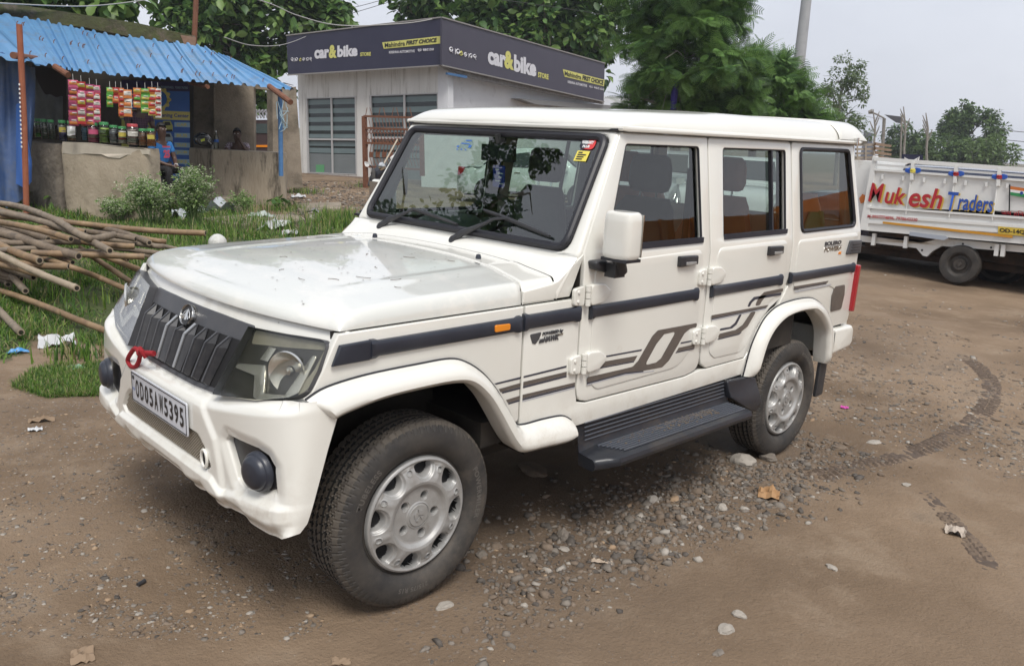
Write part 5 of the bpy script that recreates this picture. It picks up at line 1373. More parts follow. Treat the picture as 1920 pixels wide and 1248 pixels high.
# stall building: back wall, pillars, flat mossy roof slab
bld = thing('stall_building', 'old concrete roadside stall with mossy roof edge and open shaded front', 'stall', at(250, 350, 21))
KB = Plane(P2(-40, 22.5), P2(365, 20.6))
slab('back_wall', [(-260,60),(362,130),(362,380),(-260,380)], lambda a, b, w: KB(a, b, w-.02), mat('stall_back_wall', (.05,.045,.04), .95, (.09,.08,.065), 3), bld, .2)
KP = Plane(P2(360, 20.4), P2(480, 20.2))
wallbox('pillar', KP, [(357,120),(418,126),(418,345),(357,345)], .35, CONC, bld, w0=-.25)
wallbox('pillar', KP, [(402,128),(476,134),(478,360),(402,352)], .45, CONC, bld, w0=.1)
KR = Plane(P2(508, 22.5), P2(575, 22.9))
wallbox('pillar', KR, [(511,166),(555,163),(568,352),(512,352)], .35, CONC, bld, w0=0)
wallbox('lintel', KP, [(470,150),(515,158),(515,170),(470,165)], .3, CONC, bld, w0=-.1)
KS = Plane(P2(-60, 21.0), P2(368, 21.2))
wallbox('roof_slab', KS, [(-250,-40),(0,4),(120,22),(260,44),(366,68),(367,86),(330,80),(260,72),(160,52),(80,42),(0,28),(-250,-5)], 5.0, MOSS, bld, w0=.0)
wallbox('brick_end', KS, [(338,66),(367,70),(366,88),(345,84)], .3, mat('old_brick', (.20,.12,.08), .9, (.28,.19,.14), 8), bld, w0=.02)
# far side: posts of the gate yard seen through the opening
shade = thing('parked_truck', 'front of a dark truck seen through the gap right of the stall', 'truck', at(495, 350, 26))
KT = Plane(P2(470, 26), P2(520, 26))
wallbox('cab', KT, [(470,225),(518,225),(518,292),(470,292)], 1.5, mat('cab_dark', (.05,.03,.03), .5), shade)
wallbox('windshield', KT, [(474,232),(514,232),(514,250),(474,250)], .02, mat('cab_glass', (.06,.08,.08), .2), shade, w0=.02)
wallbox('bumper_strip', KT, [(474,272),(514,272),(514,276),(474,276)], .03, AMBER, shade, w0=.03)
mb = MB()
for k in range(7): mb.tube([KT(478+k*6, 222, .03), KT(474+k*6, 212, .03), KT(482+k*6, 206, .03)], .03, 5)
mb.build('luggage_rail', mat('rail_grey', (.3,.3,.32), .6), shade)
# blue corrugated sheets: front eave and rear edge, sheets overlap
EA = [(-140,84,16.2),(85,124,16.3),(150,134,16.5),(250,143,16.9),(350,152,17.3),(450,160,17.8),(545,168,18.3)]
RE = [(-330,-20,21.5),(0,28,21.0),(110,44,21.0),(200,62,20.9),(300,78,20.8),(380,92,20.6),(420,106,20.2)]
roofo = thing('tin_roof', 'blue corrugated metal lean-to roof over the stall counters', 'roof', at(250, 150, 17))
ev = catmull([at(*p) for p in EA], 40); rv = catmull([at(*p) for p in RE], 40)
nE = len(ev)
def roofpt(u, v):     # u along eave, v 0 eave -> 1 back
    i = u*(nE-1); k = int(min(i, nE-2)); f = i-k
    return ev[k].lerp(ev[k+1], f).lerp(rv[k].lerp(rv[k+1], f), v)
nsh = 7; tot = (ev[-1]-ev[0]).length; per = .245
for s_ in range(nsh):
    u0, u1 = s_/nsh-.004, (s_+1)/nsh+.012
    P = []; n = 66
    v0 = -.015+.02*((s_*37) % 5)/5-(.02 if s_ == 3 else 0); v1 = 1.0-.02*((s_*53) % 4)
    for i in range(n+1):
        u = u0+(u1-u0)*i/n; s__ = u*tot; ph = (s__/per) % 1
        h = .042*(1-ss(.10, .22, abs(ph-.5))) + .004*math.cos(ph*12.566)
        u_ = min(max(u, 0), 1)
        rowp = []
        for v in (v0, .2, .4, .6, .8, v1):
            p = roofpt(u_, v); p = p+Vector((0, 0, h+.006*s_*0+.012*(s_ % 2)+.01*noise.noise(p*1.3)+(.06*max(0, v-.5) if s_ == 5 else 0)))
            if u > 1: p += (ev[-1]-ev[-2]).normalized()*(u-1)*tot
            rowp.append(p)
        P.append(rowp)
    grid('corrugated_sheet', P, BLUE_S, roofo, smooth=True, auto=50)
mb = MB(); r2 = random.Random(8)
for k in range(46):
    u, v = r2.uniform(.05, .98), r2.choice((.12, .45, .75))+r2.uniform(-.02, .02); p = roofpt(u, v)+Vector((0, 0, .035)); mb.tube([p, p+Vector((.005, 0, .05)), p+Vector((.03, 0, .075))], .008, 4)
mb.build('hook_bolt', RUST, roofo)
# bamboo and iron under the eave
for a, b, r_ in (((25,104,16.0),(75,112,17.2),.055),((103,125,16.0),(128,141,15.7),.05),((505,162,17.8),(545,192,17.0),.055),((355,155,18.2),(390,163,17.4),.04),((520,156,18.8),(545,166,18.4),.04)):
    mb = MB(); mb.tube([at(*a), at(*b)], r_, 10); o = mb.build('purlin', RUST, roofo)
op = thing('orange_post', 'thin orange rusty iron post at the left front of the stall roof', 'post', gpt(50, 392))
pb, pt_ = at(49, 398, 15.6), at(36, 46, 15.6)
mb = MB(); mb.tube([pb-Vector((0,0,.1)), pb.lerp(pt_, .5)+Vector((.02,0,0)), pt_], .045, 10); o = mb.build('post_tube', RUSTP, op)
mb = MB()
for k in range(15): mb.box(tuple(pb.lerp(pt_, .36+k*.0235)+Vector((-.04,-.04,0))), (.018,.018,.03))
mb.build('post_hole', WHITE, op)
bp_ = thing('blue_post', 'thin blue painted post with tied rope at the right end of the roof', 'post', at(527, 300, 18.6))
mb = MB(); mb.tube([at(527, 330, 18.6), at(525, 168, 18.6)], .05, 10); mb.build('post_tube', BLUEP, bp_)
mb = MB(); r2 = random.Random(4)
for k in range(5):
    c = at(527+k*2, 206+r2.uniform(-6, 22), 18.4); mb.tube(catmull([c+Vector((r2.uniform(-.12,.12), r2.uniform(-.08,.08), r2.uniform(-.25,.2))) for _ in range(5)], 4), .008, 5)
mb.build('rope', mat('pale_blue_rope', (.35,.48,.55), .8), bp_)
# tarpaulin hanging at the far left
def cloth(name, cols, m, parent, ny=14, amp=.08, seed=0, freq=2.0):
    """cols: list of (px, pytop, pybot, D)"""
    P = []
    C_ = catmull([(c[0], c[1], c[3]) for c in cols], 8); Cb = catmull([(c[0], c[2], c[3]) for c in cols], 8)
    for a, b in zip(C_, Cb):
        rowp = []
        for j in range(ny+1):
            t = j/ny; p = at(a.x, a.y+(b.y-a.y)*t, a.z)
            f = noise.noise(Vector((a.x*.03*freq, t*1.5, seed)))
            rowp.append(p+Vector((.3, .9, 0))*amp*f*2+Vector((0, 0, .03*noise.noise(Vector((a.x*.1, t*3, seed+3))))))
        P.append(rowp)
    return grid(name, P, m, parent)
tp = thing('tarpaulin', 'faded blue tarpaulin hanging over the left end of the stall', 'tarpaulin', at(20, 390, 16.4))
cloth('sheet', [(-60,90,385,16.9),(0,98,388,16.8),(30,112,380,16.6),(52,122,350,16.7),(66,128,205,16.9)], TARP, tp, seed=2, amp=.12)
cloth('lower_fold', [(30,196,345,16.5),(40,200,350,16.4),(52,262,352,16.4),(60,300,340,16.5)], mat('bright_tarpaulin', (.04,.12,.38), .45), tp, seed=5)
cloth('grey_fold', [(62,130,230,18.4),(80,170,232,18.6),(100,180,236,18.8),(118,182,235,19)], mat('grey_plastic_sheet', (.10,.11,.115), .5, (.16,.17,.17), 3), tp, seed=7)
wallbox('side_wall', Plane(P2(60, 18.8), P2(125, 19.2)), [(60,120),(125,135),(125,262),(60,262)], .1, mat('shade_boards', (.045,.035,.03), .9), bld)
# banner
KBn = Plane(P2(225, 20.0), P2(358, 20.0))
bn = thing('banner', 'blue printed cleaning service banner with yellow gear wheel on the stall back wall', 'banner', at(305, 340, 20))
BN_B = mat('banner_blue', (.018, .085, .36), .5, (.03, .14, .48), .8); BN_N = mat('banner_navy', (.03, .025, .11), .5); BN_Y = mat('banner_yellow', (.62, .55, .16), .5); BN_T = mat('banner_text_blue', (.03, .05, .28), .5); BN_P = mat('banner_pale', (.30,.48,.62), .5); BN_G = mat('banner_green_yellow', (.45, .45, .10), .5)
o = wallbox('banner_sheet', KBn, [(228,150),(355,155),(357,312),(228,320)], .01, BN_B, bn)
def bprint(name, loop, m, w=.004, par=None): return wallbox(name, KBn, loop, .001, m, par or bn, w0=w)
bprint('banner_header', [(228,150),(355,155),(355,172),(228,168)], BN_N)
bprint('title_band', [(225,204),(356,210),(356,226),(225,222)], BN_Y)
gear = []
for k in range(48):
    a = 2*math.pi*k/48; r_ = 21 if (k//2) % 2 else 24; gear.append((297+r_*math.cos(a), 186+r_*.98*math.sin(a)))
wallbox('gear_emblem', KBn, [gear, [(297+16*math.cos(a), 186+16*math.sin(a)) for a in [2*math.pi*k/32 for k in range(32)]]], .001, BN_Y, bn, w0=.004)
def kb(u0, v0, pl, w=.007, skew=0): return lambda u, v, ww: pl(u0+u, v0-v+u*skew, w+ww)
text('banner_lettering', 'R', kb(291, 194, KBn), BN_Y, bn, bold=.02, w=10, h=15)
text('banner_lettering', 'Mob: 7070070455, 7000176700', kb(290, 166, KBn, skew=.03), BN_P, bn, w=62, h=5)
text('banner_lettering', 'One Garage Cleaning Center', kb(240, 219, KBn, skew=.035), BN_T, bn, bold=.025, w=114, h=9)
bprint('left_column', [(228,224),(290,226),(290,300),(228,300)], BN_G)
text('banner_lettering', 'Pickup', kb(258, 240, KBn), BN_T, bn, bold=.02, w=22, h=7)
text('banner_lettering', 'Service', kb(256, 252, KBn), BN_T, bn, bold=.02, w=28, h=6)
for k, (yy, wd) in enumerate(((234,'CAR'),(254,'BUS'),(272,'TRUCK'),(286,'JCB'),(303,'BIKE'))):
    bprint('service_band', [(327,yy-5),(356,yy-4),(356,yy+5),(327,yy+4)], BN_P); text('banner_lettering', wd, kb(331, yy+3, KBn), BN_Y, bn, bold=.03, w=20, h=6)
for yy, c_ in ((238,(.42,.42,.10)),(260,(.35,.42,.45)),(280,(.30,.34,.35))):
    q = bprint('vehicle_picture', fillet([(303,yy-2),(306,yy-11),(320,yy-11),(324,yy-2),(324,yy+8),(303,yy+8)], 2), mat('picture_body', c_, .5)); bprint('picture_window', [(307,yy-3),(309,yy-9),(318,yy-9),(320,yy-3)], INK if 'INK' in globals() else DARK, .006); bprint('picture_shadow', [(304,yy+5),(323,yy+5),(323,yy+9),(304,yy+9)], DARK, .006)
# poster piece below
pz = wallbox('poster', Plane(P2(310, 18.9), P2(345, 18.9)), [(313,322),(338,322),(338,338),(313,338)], .01, BN_B, None, label='small blue poster piece between the two counters behind the bushes', cat='poster')
text('poster_lettering', 'VISHAL', kb(315, 336, Plane(P2(310, 18.9), P2(345, 18.9)), .01), BN_P, pz, bold=.03, w=21, h=8)
# inside shelf, dark interior
mb = MB(); 
# ---- sachet strips hanging from the eave
SA = {}
def smat(c): 
    if c not in SA: SA[c] = mat('sachet_print', c, .3, tuple(v*.8 for v in c), 30)
    return SA[c]
RD, OR, PK, GN, YL, WH, MG = (.42,.03,.03), (.52,.17,.04), (.55,.10,.20), (.10,.34,.05), (.50,.42,.08), (.55,.53,.48), (.30,.04,.12)
sack = {}
def sachet_mesh(w, h):
    key = (round(w, 3), round(h, 3))
    if key in sack: return sack[key]
    P = []
    for i in range(5):
        for j in range(5):
            u, v = i/4-.5, j/4-.5
            d = .012*(1-(2*u)**2)*(1-(2*v)**4); P.append((u*w*(1+.06*math.cos(j*3.1)), -d, v*h))
    f = [(i*5+j, (i+1)*5+j, (i+1)*5+j+1, i*5+j+1) for i in range(4) for j in range(4)]
    me = bpy.data.meshes.new('sachet'); me.from_pydata(P, [], f); me.polygons.foreach_set('use_smooth', [True]*16); sack[key] = me; return me
LBLS = {'a': 'left pair strip'}
def strip(px, pt, pb, wpx, n, cols, D, label):
    k = D/1544.5
    top, bot = at(px, pt, D), at(px+ (1 if n > 3 else 0), pb, D); w = wpx*k; h = (top-bot).length/n
    t = thing('sachet_strip', label, 'sachet strip', top, 'strips of sachets hanging over the jars')
    mb = MB(); mb.tube([top+Vector((0,0,.10)), top], .003, 4); mb.build('string', WHITE, t)
    face = math.atan2(CAM.y-top.y, CAM.x-top.x)+math.pi/2; r2 = random.Random(int(px))
    for i in range(n):
        c, c2_ = cols[i % len(cols)]
        for part, me0, mm, zz, hh, ww in (('sachet', sachet_mesh(w, h*.98), smat(c), 0, 1, 1),):
            me = me0.copy(); me.materials.clear(); me.materials.append(mm)
            o = bpy.data.objects.new('sachet', me); link(o, t); o.location = top.lerp(bot, (i+.5)/n)-WP[t.name]+Vector((0, 0, 0)); o.rotation_euler = (r2.uniform(-.15,.15), 0, face+r2.uniform(-.25,.25))
            bnd = sachet_mesh(w*.8, h*.42).copy(); bnd.materials.clear(); bnd.materials.append(smat(c2_)); q = bpy.data.objects.new('sachet_label', bnd); link(q, o); q.location = (0, -.012, -h*.12 if i % 2 else h*.06)
            bnd = sachet_mesh(w*.5, h*.16).copy(); bnd.materials.clear(); bnd.materials.append(smat(WH)); q = bpy.data.objects.new('sachet_label', bnd); link(q, o); q.location = (w*.08, -.020, h*.22)
strip(137,150,236,14,6,[(PK,OR),(MG,OR)],16.2,'leftmost strip of pink and orange sachets above the jars')
strip(152,153,233,13,5,[(RD,YL),(PK,WH)],16.2,'second strip from the left, red sachets with pale yellow spots')
strip(168,158,236,13,6,[(MG,YL),(PK,OR)],16.3,'third strip from the left, maroon and gold sachets')
strip(181,160,230,11,5,[(PK,WH),(RD,WH)],16.3,'fourth strip from the left, narrow pink and white sachets')
strip(206,164,201,10,3,[(GN,YL)],16.5,'short green and yellow strip in the middle of the stall')
strip(217,164,194,11,2,[(RD,OR)],16.5,'shortest strip, red sachets right of the short green strip')
strip(227,165,219,9,4,[(OR,RD)],16.5,'narrow orange strip beside the largest orange packets')
strip(239,168,219,14,3,[(OR,WH),(WH,OR)],16.5,'strip of the largest orange and white packets')
strip(257,165,202,12,3,[(OR,YL),(RD,GN)],16.6,'orange and red strip just left of the bright green one')
strip(272,166,212,14,4,[(GN,YL)],16.6,'bright green sachet strip in front of the banner')
strip(285,164,217,13,4,[(OR,RD),(YL,RD)],16.6,'orange strip right of the bright green one')
strip(296,166,221,10,5,[(WH,RD)],16.6,'rightmost strip, white sachets with red dots')
# ---- jars on the counter
GJ = glass('jar_glass', (.80,.84,.80), 1.45, .03)
GRNLID = mat('green_lid', (.04,.22,.07), .4); REDLID = mat('red_lid', (.40,.05,.06), .4)
def jar(px, pt, pb, wpx, lidm, cols, label, D=None, labelc=None):
    D = D or 15.9; b = K1(px, pb, -.18); k = (b-CAM).length/1544.5*.98; h = (pb-pt)*k; r_ = wpx/2*k
    t = thing('jar', label, 'jar', b, 'sweet jars lined up on the long counter')
    M_ = Matrix.Translation(b)
    mb = MB(); mb.lathe([(0,0),(r_*.92,.002),(r_,.02),(r_,h*.55),(r_*.96,h*.74),(r_*.72,h*.86)], M_, 18); mb.build('jar_body', GJ, t)
    mb = MB(); mb.lathe([(0,h*1.0),(r_*.72,h*1.0),(r_*.78,h*.97),(r_*.78,h*.86),(r_*.7,h*.85)], M_, 18); mb.build('lid', lidm, t)
    r2 = random.Random(int(px)); n = 7; z = .01
    mats_ = [smat(c) for c in cols]; mb = MB()
    for i in range(n):
        hh = h*.72/n; mb.cm = r2.randrange(len(cols)); mb.lathe([(0,z),(r_*.80,z+.004),(r_*.88,z+hh*.5),(r_*.80,z+hh*.95),(0,z+hh)], M_ @ Matrix.Rotation(r2.uniform(-.12,.12), 4, 'X'), 12); z += hh
    mb.build('sweets', mats_, t)
    if labelc:
        face = math.atan2(CAM.y-b.y, CAM.x-b.x); P = []
        for i in range(9):
            a = face-.75+1.5*i/8; P.append([(b.x+(r_+.003)*math.cos(a), b.y+(r_+.003)*math.sin(a), b.z+h*f) for f in (.42,.66)])
        grid('jar_label', P, smat(labelc), t)
jar(58,228,258,11,GRNLID,[GN,(.12,.12,.10)],'leftmost jar in shade, green lid'); jar(70,229,260,12,GRNLID,[(.10,.13,.08),(.2,.2,.18)],'second jar from the left, in shade'); jar(83,230,261,12,GRNLID,[(.10,.12,.09)],'third jar from the left, dark contents')
jar(104,231,264,14,GRNLID,[(.06,.05,.20),WH],'jar with violet sweets and yellow label',None,YL); jar(121,232,264,15,GRNLID,[(.25,.12,.07),WH],'jar with brown sweets under the leftmost sachet strip')
jar(147,236,264,13,REDLID,[(.08,.22,.34)],'blue wrapped sweets in a jar beside the pink label jar')
jar(162,235,267,20,GRNLID,[PK,(.5,.35,.3)],'wide jar with pink label and green lid',None,PK); jar(183,234,269,19,GRNLID,[(.28,.42,.10),(.40,.45,.15)],'tall jar full of light green packets'); jar(201,239,269,16,GRNLID,[(.42,.42,.42),(.3,.3,.32)],'jar with silver wrapped sweets')
jar(217,241,270,16,GRNLID,[RD,WH],'jar with red sweets and yellow label',None,YL); jar(237,237,272,22,REDLID,[WH,(.45,.3,.28)],'widest jar with pinkish red lid and white wrappers',None,WH); jar(256,245,274,16,GRNLID,[OR,(.45,.22,.12)],'jar of orange biscuits, second from the right'); jar(271,245,275,16,GRNLID,[(.45,.22,.12),OR],'rightmost jar, orange biscuits with yellow label',None,YL)
bagw = thing('plastic_bag', 'small white plastic bag below the leftmost sachet strip', 'bag', K1(133, 262, -.1))
cloth('bag_film', [(126,238,252,16.2),(133,236,256,16.1),(141,238,253,16.2)], WHITE, bagw, amp=.04)

# ---- helmet and bottle on the second counter
KC = lambda px, py: at(px, py, 19.7)
hl = thing('helmet', 'black motorcycle helmet with yellow sticker on the right counter', 'helmet', KC(382, 279))
c = KC(382, 264); r_ = .185
bm = bmesh.new(); bmesh.ops.create_uvsphere(bm, u_segments=24, v_segments=16, radius=r_)
for v in bm.verts:
    v.co.x *= 1.12; v.co.z *= .98
    if v.co.z < -.11: v.co.z = -.11-(-.11-v.co.z)*.25
me = bpy.data.meshes.new('helmet_shell'); bm.to_mesh(me); bm.free(); me.materials.append(mat('gloss_black', (.012,.012,.013), .12, coat=1)); me.polygons.foreach_set('use_smooth', [True]*len(me.polygons))
o = bpy.data.objects.new('helmet_shell', me); link(o, hl); o.location = c-WP[hl.name]; o.rotation_euler = (0, .2, R(-20)); 
KH = Plane((c.x-.15, c.y-.19), (c.x+.15, c.y-.30))
wallbox('visor', KH, fillet([(372,255),(388,254),(394,262),(388,272),(374,270),(370,262)], 3), .02, mat('visor_dark', (.03,.03,.03), .08, coat=1), hl, w0=.0)
wallbox('helmet_sticker', KH, [(376,262),(384,259),(384,264),(377,266)], .004, mat('lime', (.55,.62,.05), .4), hl, w0=.006)
mb = MB(); mb.tube([KH(389, 252, .01), KH(394, 258, .01), KH(390, 264, .01), KH(396, 270, .01)], .008, 5); mb.build('helmet_stripe', mat('helmet_silver', (.5,.5,.5), .3), hl)
bt = thing('water_bottle', 'clear plastic water bottle with blue label beside the helmet', 'bottle', KC(406, 279))
b = KC(406, 279); k = 19.7/1544.5; M_ = Matrix.Translation(b)
mb = MB(); mb.lathe([(0,0),(.045,.003),(.05,.02),(.05,.22),(.042,.28),(.018,.34),(.016,.36)], M_, 16); mb.build('bottle_body', GJ, bt)
mb = MB(); mb.lathe([(.0515,.14),(.0515,.20)], M_, 16); mb.build('bottle_label', STK_B if 'STK_B' in globals() else BLUEP, bt)
mb = MB(); mb.lathe([(0,.385),(.018,.385),(.018,.36)], M_, 12); mb.build('bottle_cap', WHITE, bt)
k2 = KC(398, 279); bt2 = thing('steel_tumbler', 'dull metal tumbler between helmet and water bottle', 'tumbler', k2)
mb = MB(); mb.lathe([(0,0),(.035,0),(.045,.16),(.043,.16),(.034,.01)], Matrix.Translation(k2), 14); mb.build('tumbler_body', mat('tumbler_metal', (.35,.35,.34), .3, metal=.8), bt2)

# ================================================================== STORE BUILDING
SW = mat('stained_white_wall', (.58, .575, .55), .85, (.66, .655, .63), 2, c3=(.27, .25, .22), mix3=(.52, .74), scale3=3.4, stretch=(1.6, 1.6, .14), detail=7, bump=.15)
SW2 = mat('white_wall', (.62, .63, .65), .8, (.68, .69, .71), 1.5, c3=(.45,.45,.46), mix3=(.55,.75), bump=.1)
SIGN = mat('sign_navy', (.022, .022, .05), .45, (.028, .028, .058), 1.2)
SIGN2 = mat('sign_grey_navy', (.052, .048, .072), .45, (.060, .056, .080), 1.2)
S1 = Plane(P2(545, 33.5), P2(826, 28.6)); S2 = Plane(P2(826, 28.6), P2(1135, 37.5))
store = thing('store_building', 'white stained car store with dark wraparound sign and tall frosted windows', 'building', at(700, 340, 30))
wins = [[(574,184),(668,181),(670,328),(577,324)], [(693,179),(823,174),(824,345),(696,338)]]
slab('front_wall', [[(557,125),(828,112),(829,352),(566,338)], wins[0], wins[1]], lambda a, b, w: S1(a, b)+S1.n*w, SW, store, .25)
wallbox('plinth', S1, [(566,325),(829,340),(829,372),(568,346)], .2, mat('plinth_brown', (.20,.15,.12), .9, (.26,.21,.17), 4), store, w0=.12)
wallbox('corner_pillar', S1, [(823,112),(842,112),(842,352),(823,352)], .3, SW2, store, w0=.06)
slab('side_wall', [(838,112),(1150,190),(1150,330),(838,352)], lambda a, b, w: S2(a, b, w), SW2, store, .25)
FR_M = mat('aluminium_frame', (.42,.42,.42), .45)
def gl_stripe(c1, c2, sc): 
    m, nt, b = new_mat('frosted_stripe'); b.inputs['Base Color'].default_value = (*c1, 1); b.inputs['Roughness'].default_value = .35; return m
GD = mat('dark_store_glass', (.022,.028,.03), .06); GF = mat('frosted_band', (.13,.175,.185), .4, (.15,.20,.205), 2); GF2 = mat('frosted_lower', (.145,.165,.17), .4, (.17,.19,.195), 1.5)
def store_window(L_, nvert, split):
    (x0, y0), (x1, y1), (x2, y2), (x3, y3) = L_
    def q(u, v): return (lerp(lerp(x0, x1, u), lerp(x3, x2, u), v), lerp(lerp(y0, y1, u), lerp(y3, y2, u), v))
    w_ = bpy.data.objects.new('store_window', bpy.data.meshes.new('store_window')); 
    fo = slab('store_window', [[q(0,0), q(1,0), q(1,1), q(0,1)], [q(.025,.012), q(.975,.012), q(.975,.988), q(.025,.988)]], lambda a, b, w: S1(a, b, .02+w), FR_M, store, .06)
    for u in nvert: slab('mullion', [q(u-.012,0), q(u+.012,0), q(u+.012,1), q(u-.012,1)], lambda a, b, w: S1(a, b, .015+w), FR_M, fo, .05)
    if split: slab('mullion', [q(0,split-.012), q(1,split-.012), q(1,split+.012), q(0,split+.012)], lambda a, b, w: S1(a, b, .018+w), FR_M, fo, .05)
    slab('pane', [q(.01,.005), q(.99,.005), q(.99,.995), q(.01,.995)], lambda a, b, w: S1(a, b, -.06+w), GD, fo, .01)
    v = .03; r2 = random.Random(int(x0)); k_ = 0
    while v < .74:
        hgt = .062 if v < .45 else .05+.02*(v-.45)/.3
        slab('frosted_band', [q(.02,v), q(.98,v), q(.98,v+hgt), q(.02,v+hgt)], lambda a, b, w: S1(a, b, -.055+w), GF, fo, .003)
        v += hgt+(.052 if v < .3 else .046 if v < .52 else .028); k_ += 1
    slab('frosted_band', [q(.02,.74), q(.98,.74), q(.98,.985), q(.02,.985)], lambda a, b, w: S1(a, b, -.055+w), GF2, fo, .003)
    bpy.data.meshes.remove(w_.data)
    return fo
store_window(wins[0], (.5,), .55); store_window(wins[1], (.5,), .50)
wallbox('green_box', S1, [(591,309),(606,309),(606,323),(591,323)], .02, mat('green_shape', (.10,.30,.14), .5), store, w0=-.04)
# sheds roof edge under the sign on the right side
wallbox('eave', S2, [(832,122),(1136,190),(1136,196),(900,150),(842,130)], .12, mat('grey_eave', (.16,.15,.15), .8, (.28,.27,.26), 5), store, w0=.45)
wallbox('blue_gutter', S2, [(842,136),(878,142),(878,147),(842,140)], .1, BLUEP, store, w0=.5)
wallbox('lower_roof', S2, [(980,185),(1180,200),(1220,214),(1010,196)], .4, mat('grey_sheet_roof', (.20,.20,.20), .7), store, w0=.4)
wallbox('brown_vent', S2, [(1022,201),(1038,202),(1038,206),(1022,206)], .05, RUST, store, w0=.05)
# sign boxes
sg = thing('shop_sign', 'dark wraparound car and bike store fascia sign on the white building', 'sign', at(828, 120, 28))
f1 = [(537,67),(827,33),(827,122),(540,140)]; f2 = [(829,33),(1134,119),(1132,190),(829,122)]
o1 = wallbox('sign_panel', S1, f1, .08, SIGN, sg, w0=.55); o2 = wallbox('sign_panel', S2, f2, .08, SIGN2, sg, w0=.55)
mb = MB()
for (a, b, pl) in (((537,67),(827,33),S1),((540,141),(827,123),S1),((829,33),(1134,119),S2),((829,123),(1132,191),S2)): mb.bar(pl(*a, .56), pl(*b, .56), .05, .04)
mb.build('sign_edge', mat('sign_edge_metal', (.25,.24,.23), .6), sg)
SGW = mat('sign_print_white', (.62,.62,.66), .5); SGY = mat('sign_print_yellow', (.58,.56,.16), .5); SGK = mat('sign_print_black', (.02,.02,.02), .5)
def stext(s_, pl, x0, y0, slope, w, h, m, bold=.02, shear=0, par=None):
    return text('sign_lettering', s_, lambda u, v, ww: pl(x0+u, y0-v+u*slope, .565+ww), m, par, bold=bold, shear=shear, w=w, h=h)
def odia(word, pl, x0, y0, slope, s_, m, par, thick=.085):
    """curled script letters drawn as strokes; each glyph a list of strokes in a unit box"""
    C_ = lambda cx, cy, r_, a0, a1: [(cx+r_*math.cos(R(a)), cy+r_*math.sin(R(a))) for a in np.linspace(a0, a1, 12)]
    G = {'ka': [C_(.45,.62,.36,200,-60)+[(.5,.3)], C_(.40,.42,.16,0,300), [(.62,.35),(.80,.05)]], 'aa': [[(.35,0),(.35,.95)]], 'ra': [C_(.42,.55,.38,230,-50), C_(.42,.30,.15,90,400)],
         'o': [C_(.40,.45,.36,60,360), C_(.45,.75,.2,180,-90)], 'ba': [C_(.42,.55,.38,220,-60), [(.22,.30),(.30,.05),(.62,.20)], C_(.42,.5,.13,0,330)], 'i': [C_(.40,.62,.34,200,-120), [(.22,.33),(.45,.0),(.75,.35)]], 'k2': [C_(.45,.62,.36,200,-60)+[(.5,.3)], C_(.40,.42,.16,0,300), [(.60,.05),(.85,-.12)]]}
    x = x0; mb = MB()
    for g, yel in word:
        if g == ' ': x += s_*.35; continue
        wd = {'aa': .45}.get(g, .95)
        for st_ in G[g]:
            pts = [pl(x+a*s_*.78, y0-b*s_+(x-x0)*slope, .57) for a, b in st_]
            mb.tube(pts, thick*s_*.02, 4)
        x += s_*wd*.85
    return tag(mb.build('script_lettering', m, par), kind='stuff')
wd_ = [('ka',0),('aa',0),('ra',0),(' ',0)]; w2_ = [('ba',0),('aa',0),('i',0),('k2',0)]
odia(wd_, S1, 546, 116, -.05, 7.2, SGW, o1); odia([('o',1)], S1, 562, 115.5, -.03, 6.2, SGY, o1); odia(w2_, S1, 568, 115, -.05, 6.4, SGW, o1)
stext('car', S1, 590, 111, -.06, 28, 17, SGW, .05, par=o1); stext('&', S1, 617, 110, -.06, 15, 25, SGY, .05, par=o1); stext('bike', S1, 633, 108, -.06, 38, 22, SGW, .05, par=o1); stext('STORE', S1, 676, 106, -.06, 20, 7, SGY, .04, par=o1)
slab('sign_band', [(717,80),(826,68),(826,82),(720,92)], lambda a, b, w: S1(a, b, .562+w), SGY, o1, .004)
stext('Mahindra', S1, 722, 90, -.10, 38, 9, SGK, .02, par=o1).location.z += 0; stext('FIRST CHOICE', S1, 762, 85, -.10, 58, 8, SGK, .045, .2, o1)
for o in o1.children:
    if o.name.startswith('sign_lettering') and o.data.materials[0] == SGK: o.location += S1.n*.006
stext('KRISHNA AUTOMOTIVE', S1, 730, 101, -.05, 48, 5, SGW, .03, par=o1); odia([('k2',0),('ra',0),(' ',0),('ka',0),('ba',0),('o',0),('aa',0),('i',0),('ra',0)], S1, 784, 97, -.05, 4.8, SGW, o1)
odia(wd_, S2, 841, 100, .24, 11, SGW, o2); odia([('o',1)], S2, 861, 105, .25, 9, SGY, o2); odia(w2_, S2, 869, 107, .24, 8.6, SGW, o2)
stext('car', S2, 914, 120, .26, 34, 24, SGW, .05, par=o2); stext('&', S2, 945, 128, .26, 18, 34, SGY, .05, par=o2); stext('bike', S2, 963, 134, .26, 42, 32, SGW, .05, par=o2); stext('STORE', S2, 1008, 145, .24, 20, 10, SGY, .04, par=o2)
slab('sign_band', [(1055,130),(1133,150),(1132,162),(1058,144)], lambda a, b, w: S2(a, b, .562+w), SGY, o2, .004)
a_ = stext('Mahindra', S2, 1058, 142, .25, 31, 9, SGK, .02, par=o2); b_ = stext('FIRST CHOICE', S2, 1091, 150, .25, 40, 9, SGK, .045, .2, o2)
for o in (a_, b_): o.location += S2.n*.006
stext('KRISHNA AUTOMOTIVE', S2, 1064, 156, .22, 36, 5, SGW, .03, par=o2); odia([('k2',0),('ra',0),(' ',0),('ka',0),('ba',0),('o',0),('aa',0),('i',0),('ra',0)], S2, 1104, 165, .22, 4.5, SGW, o2)
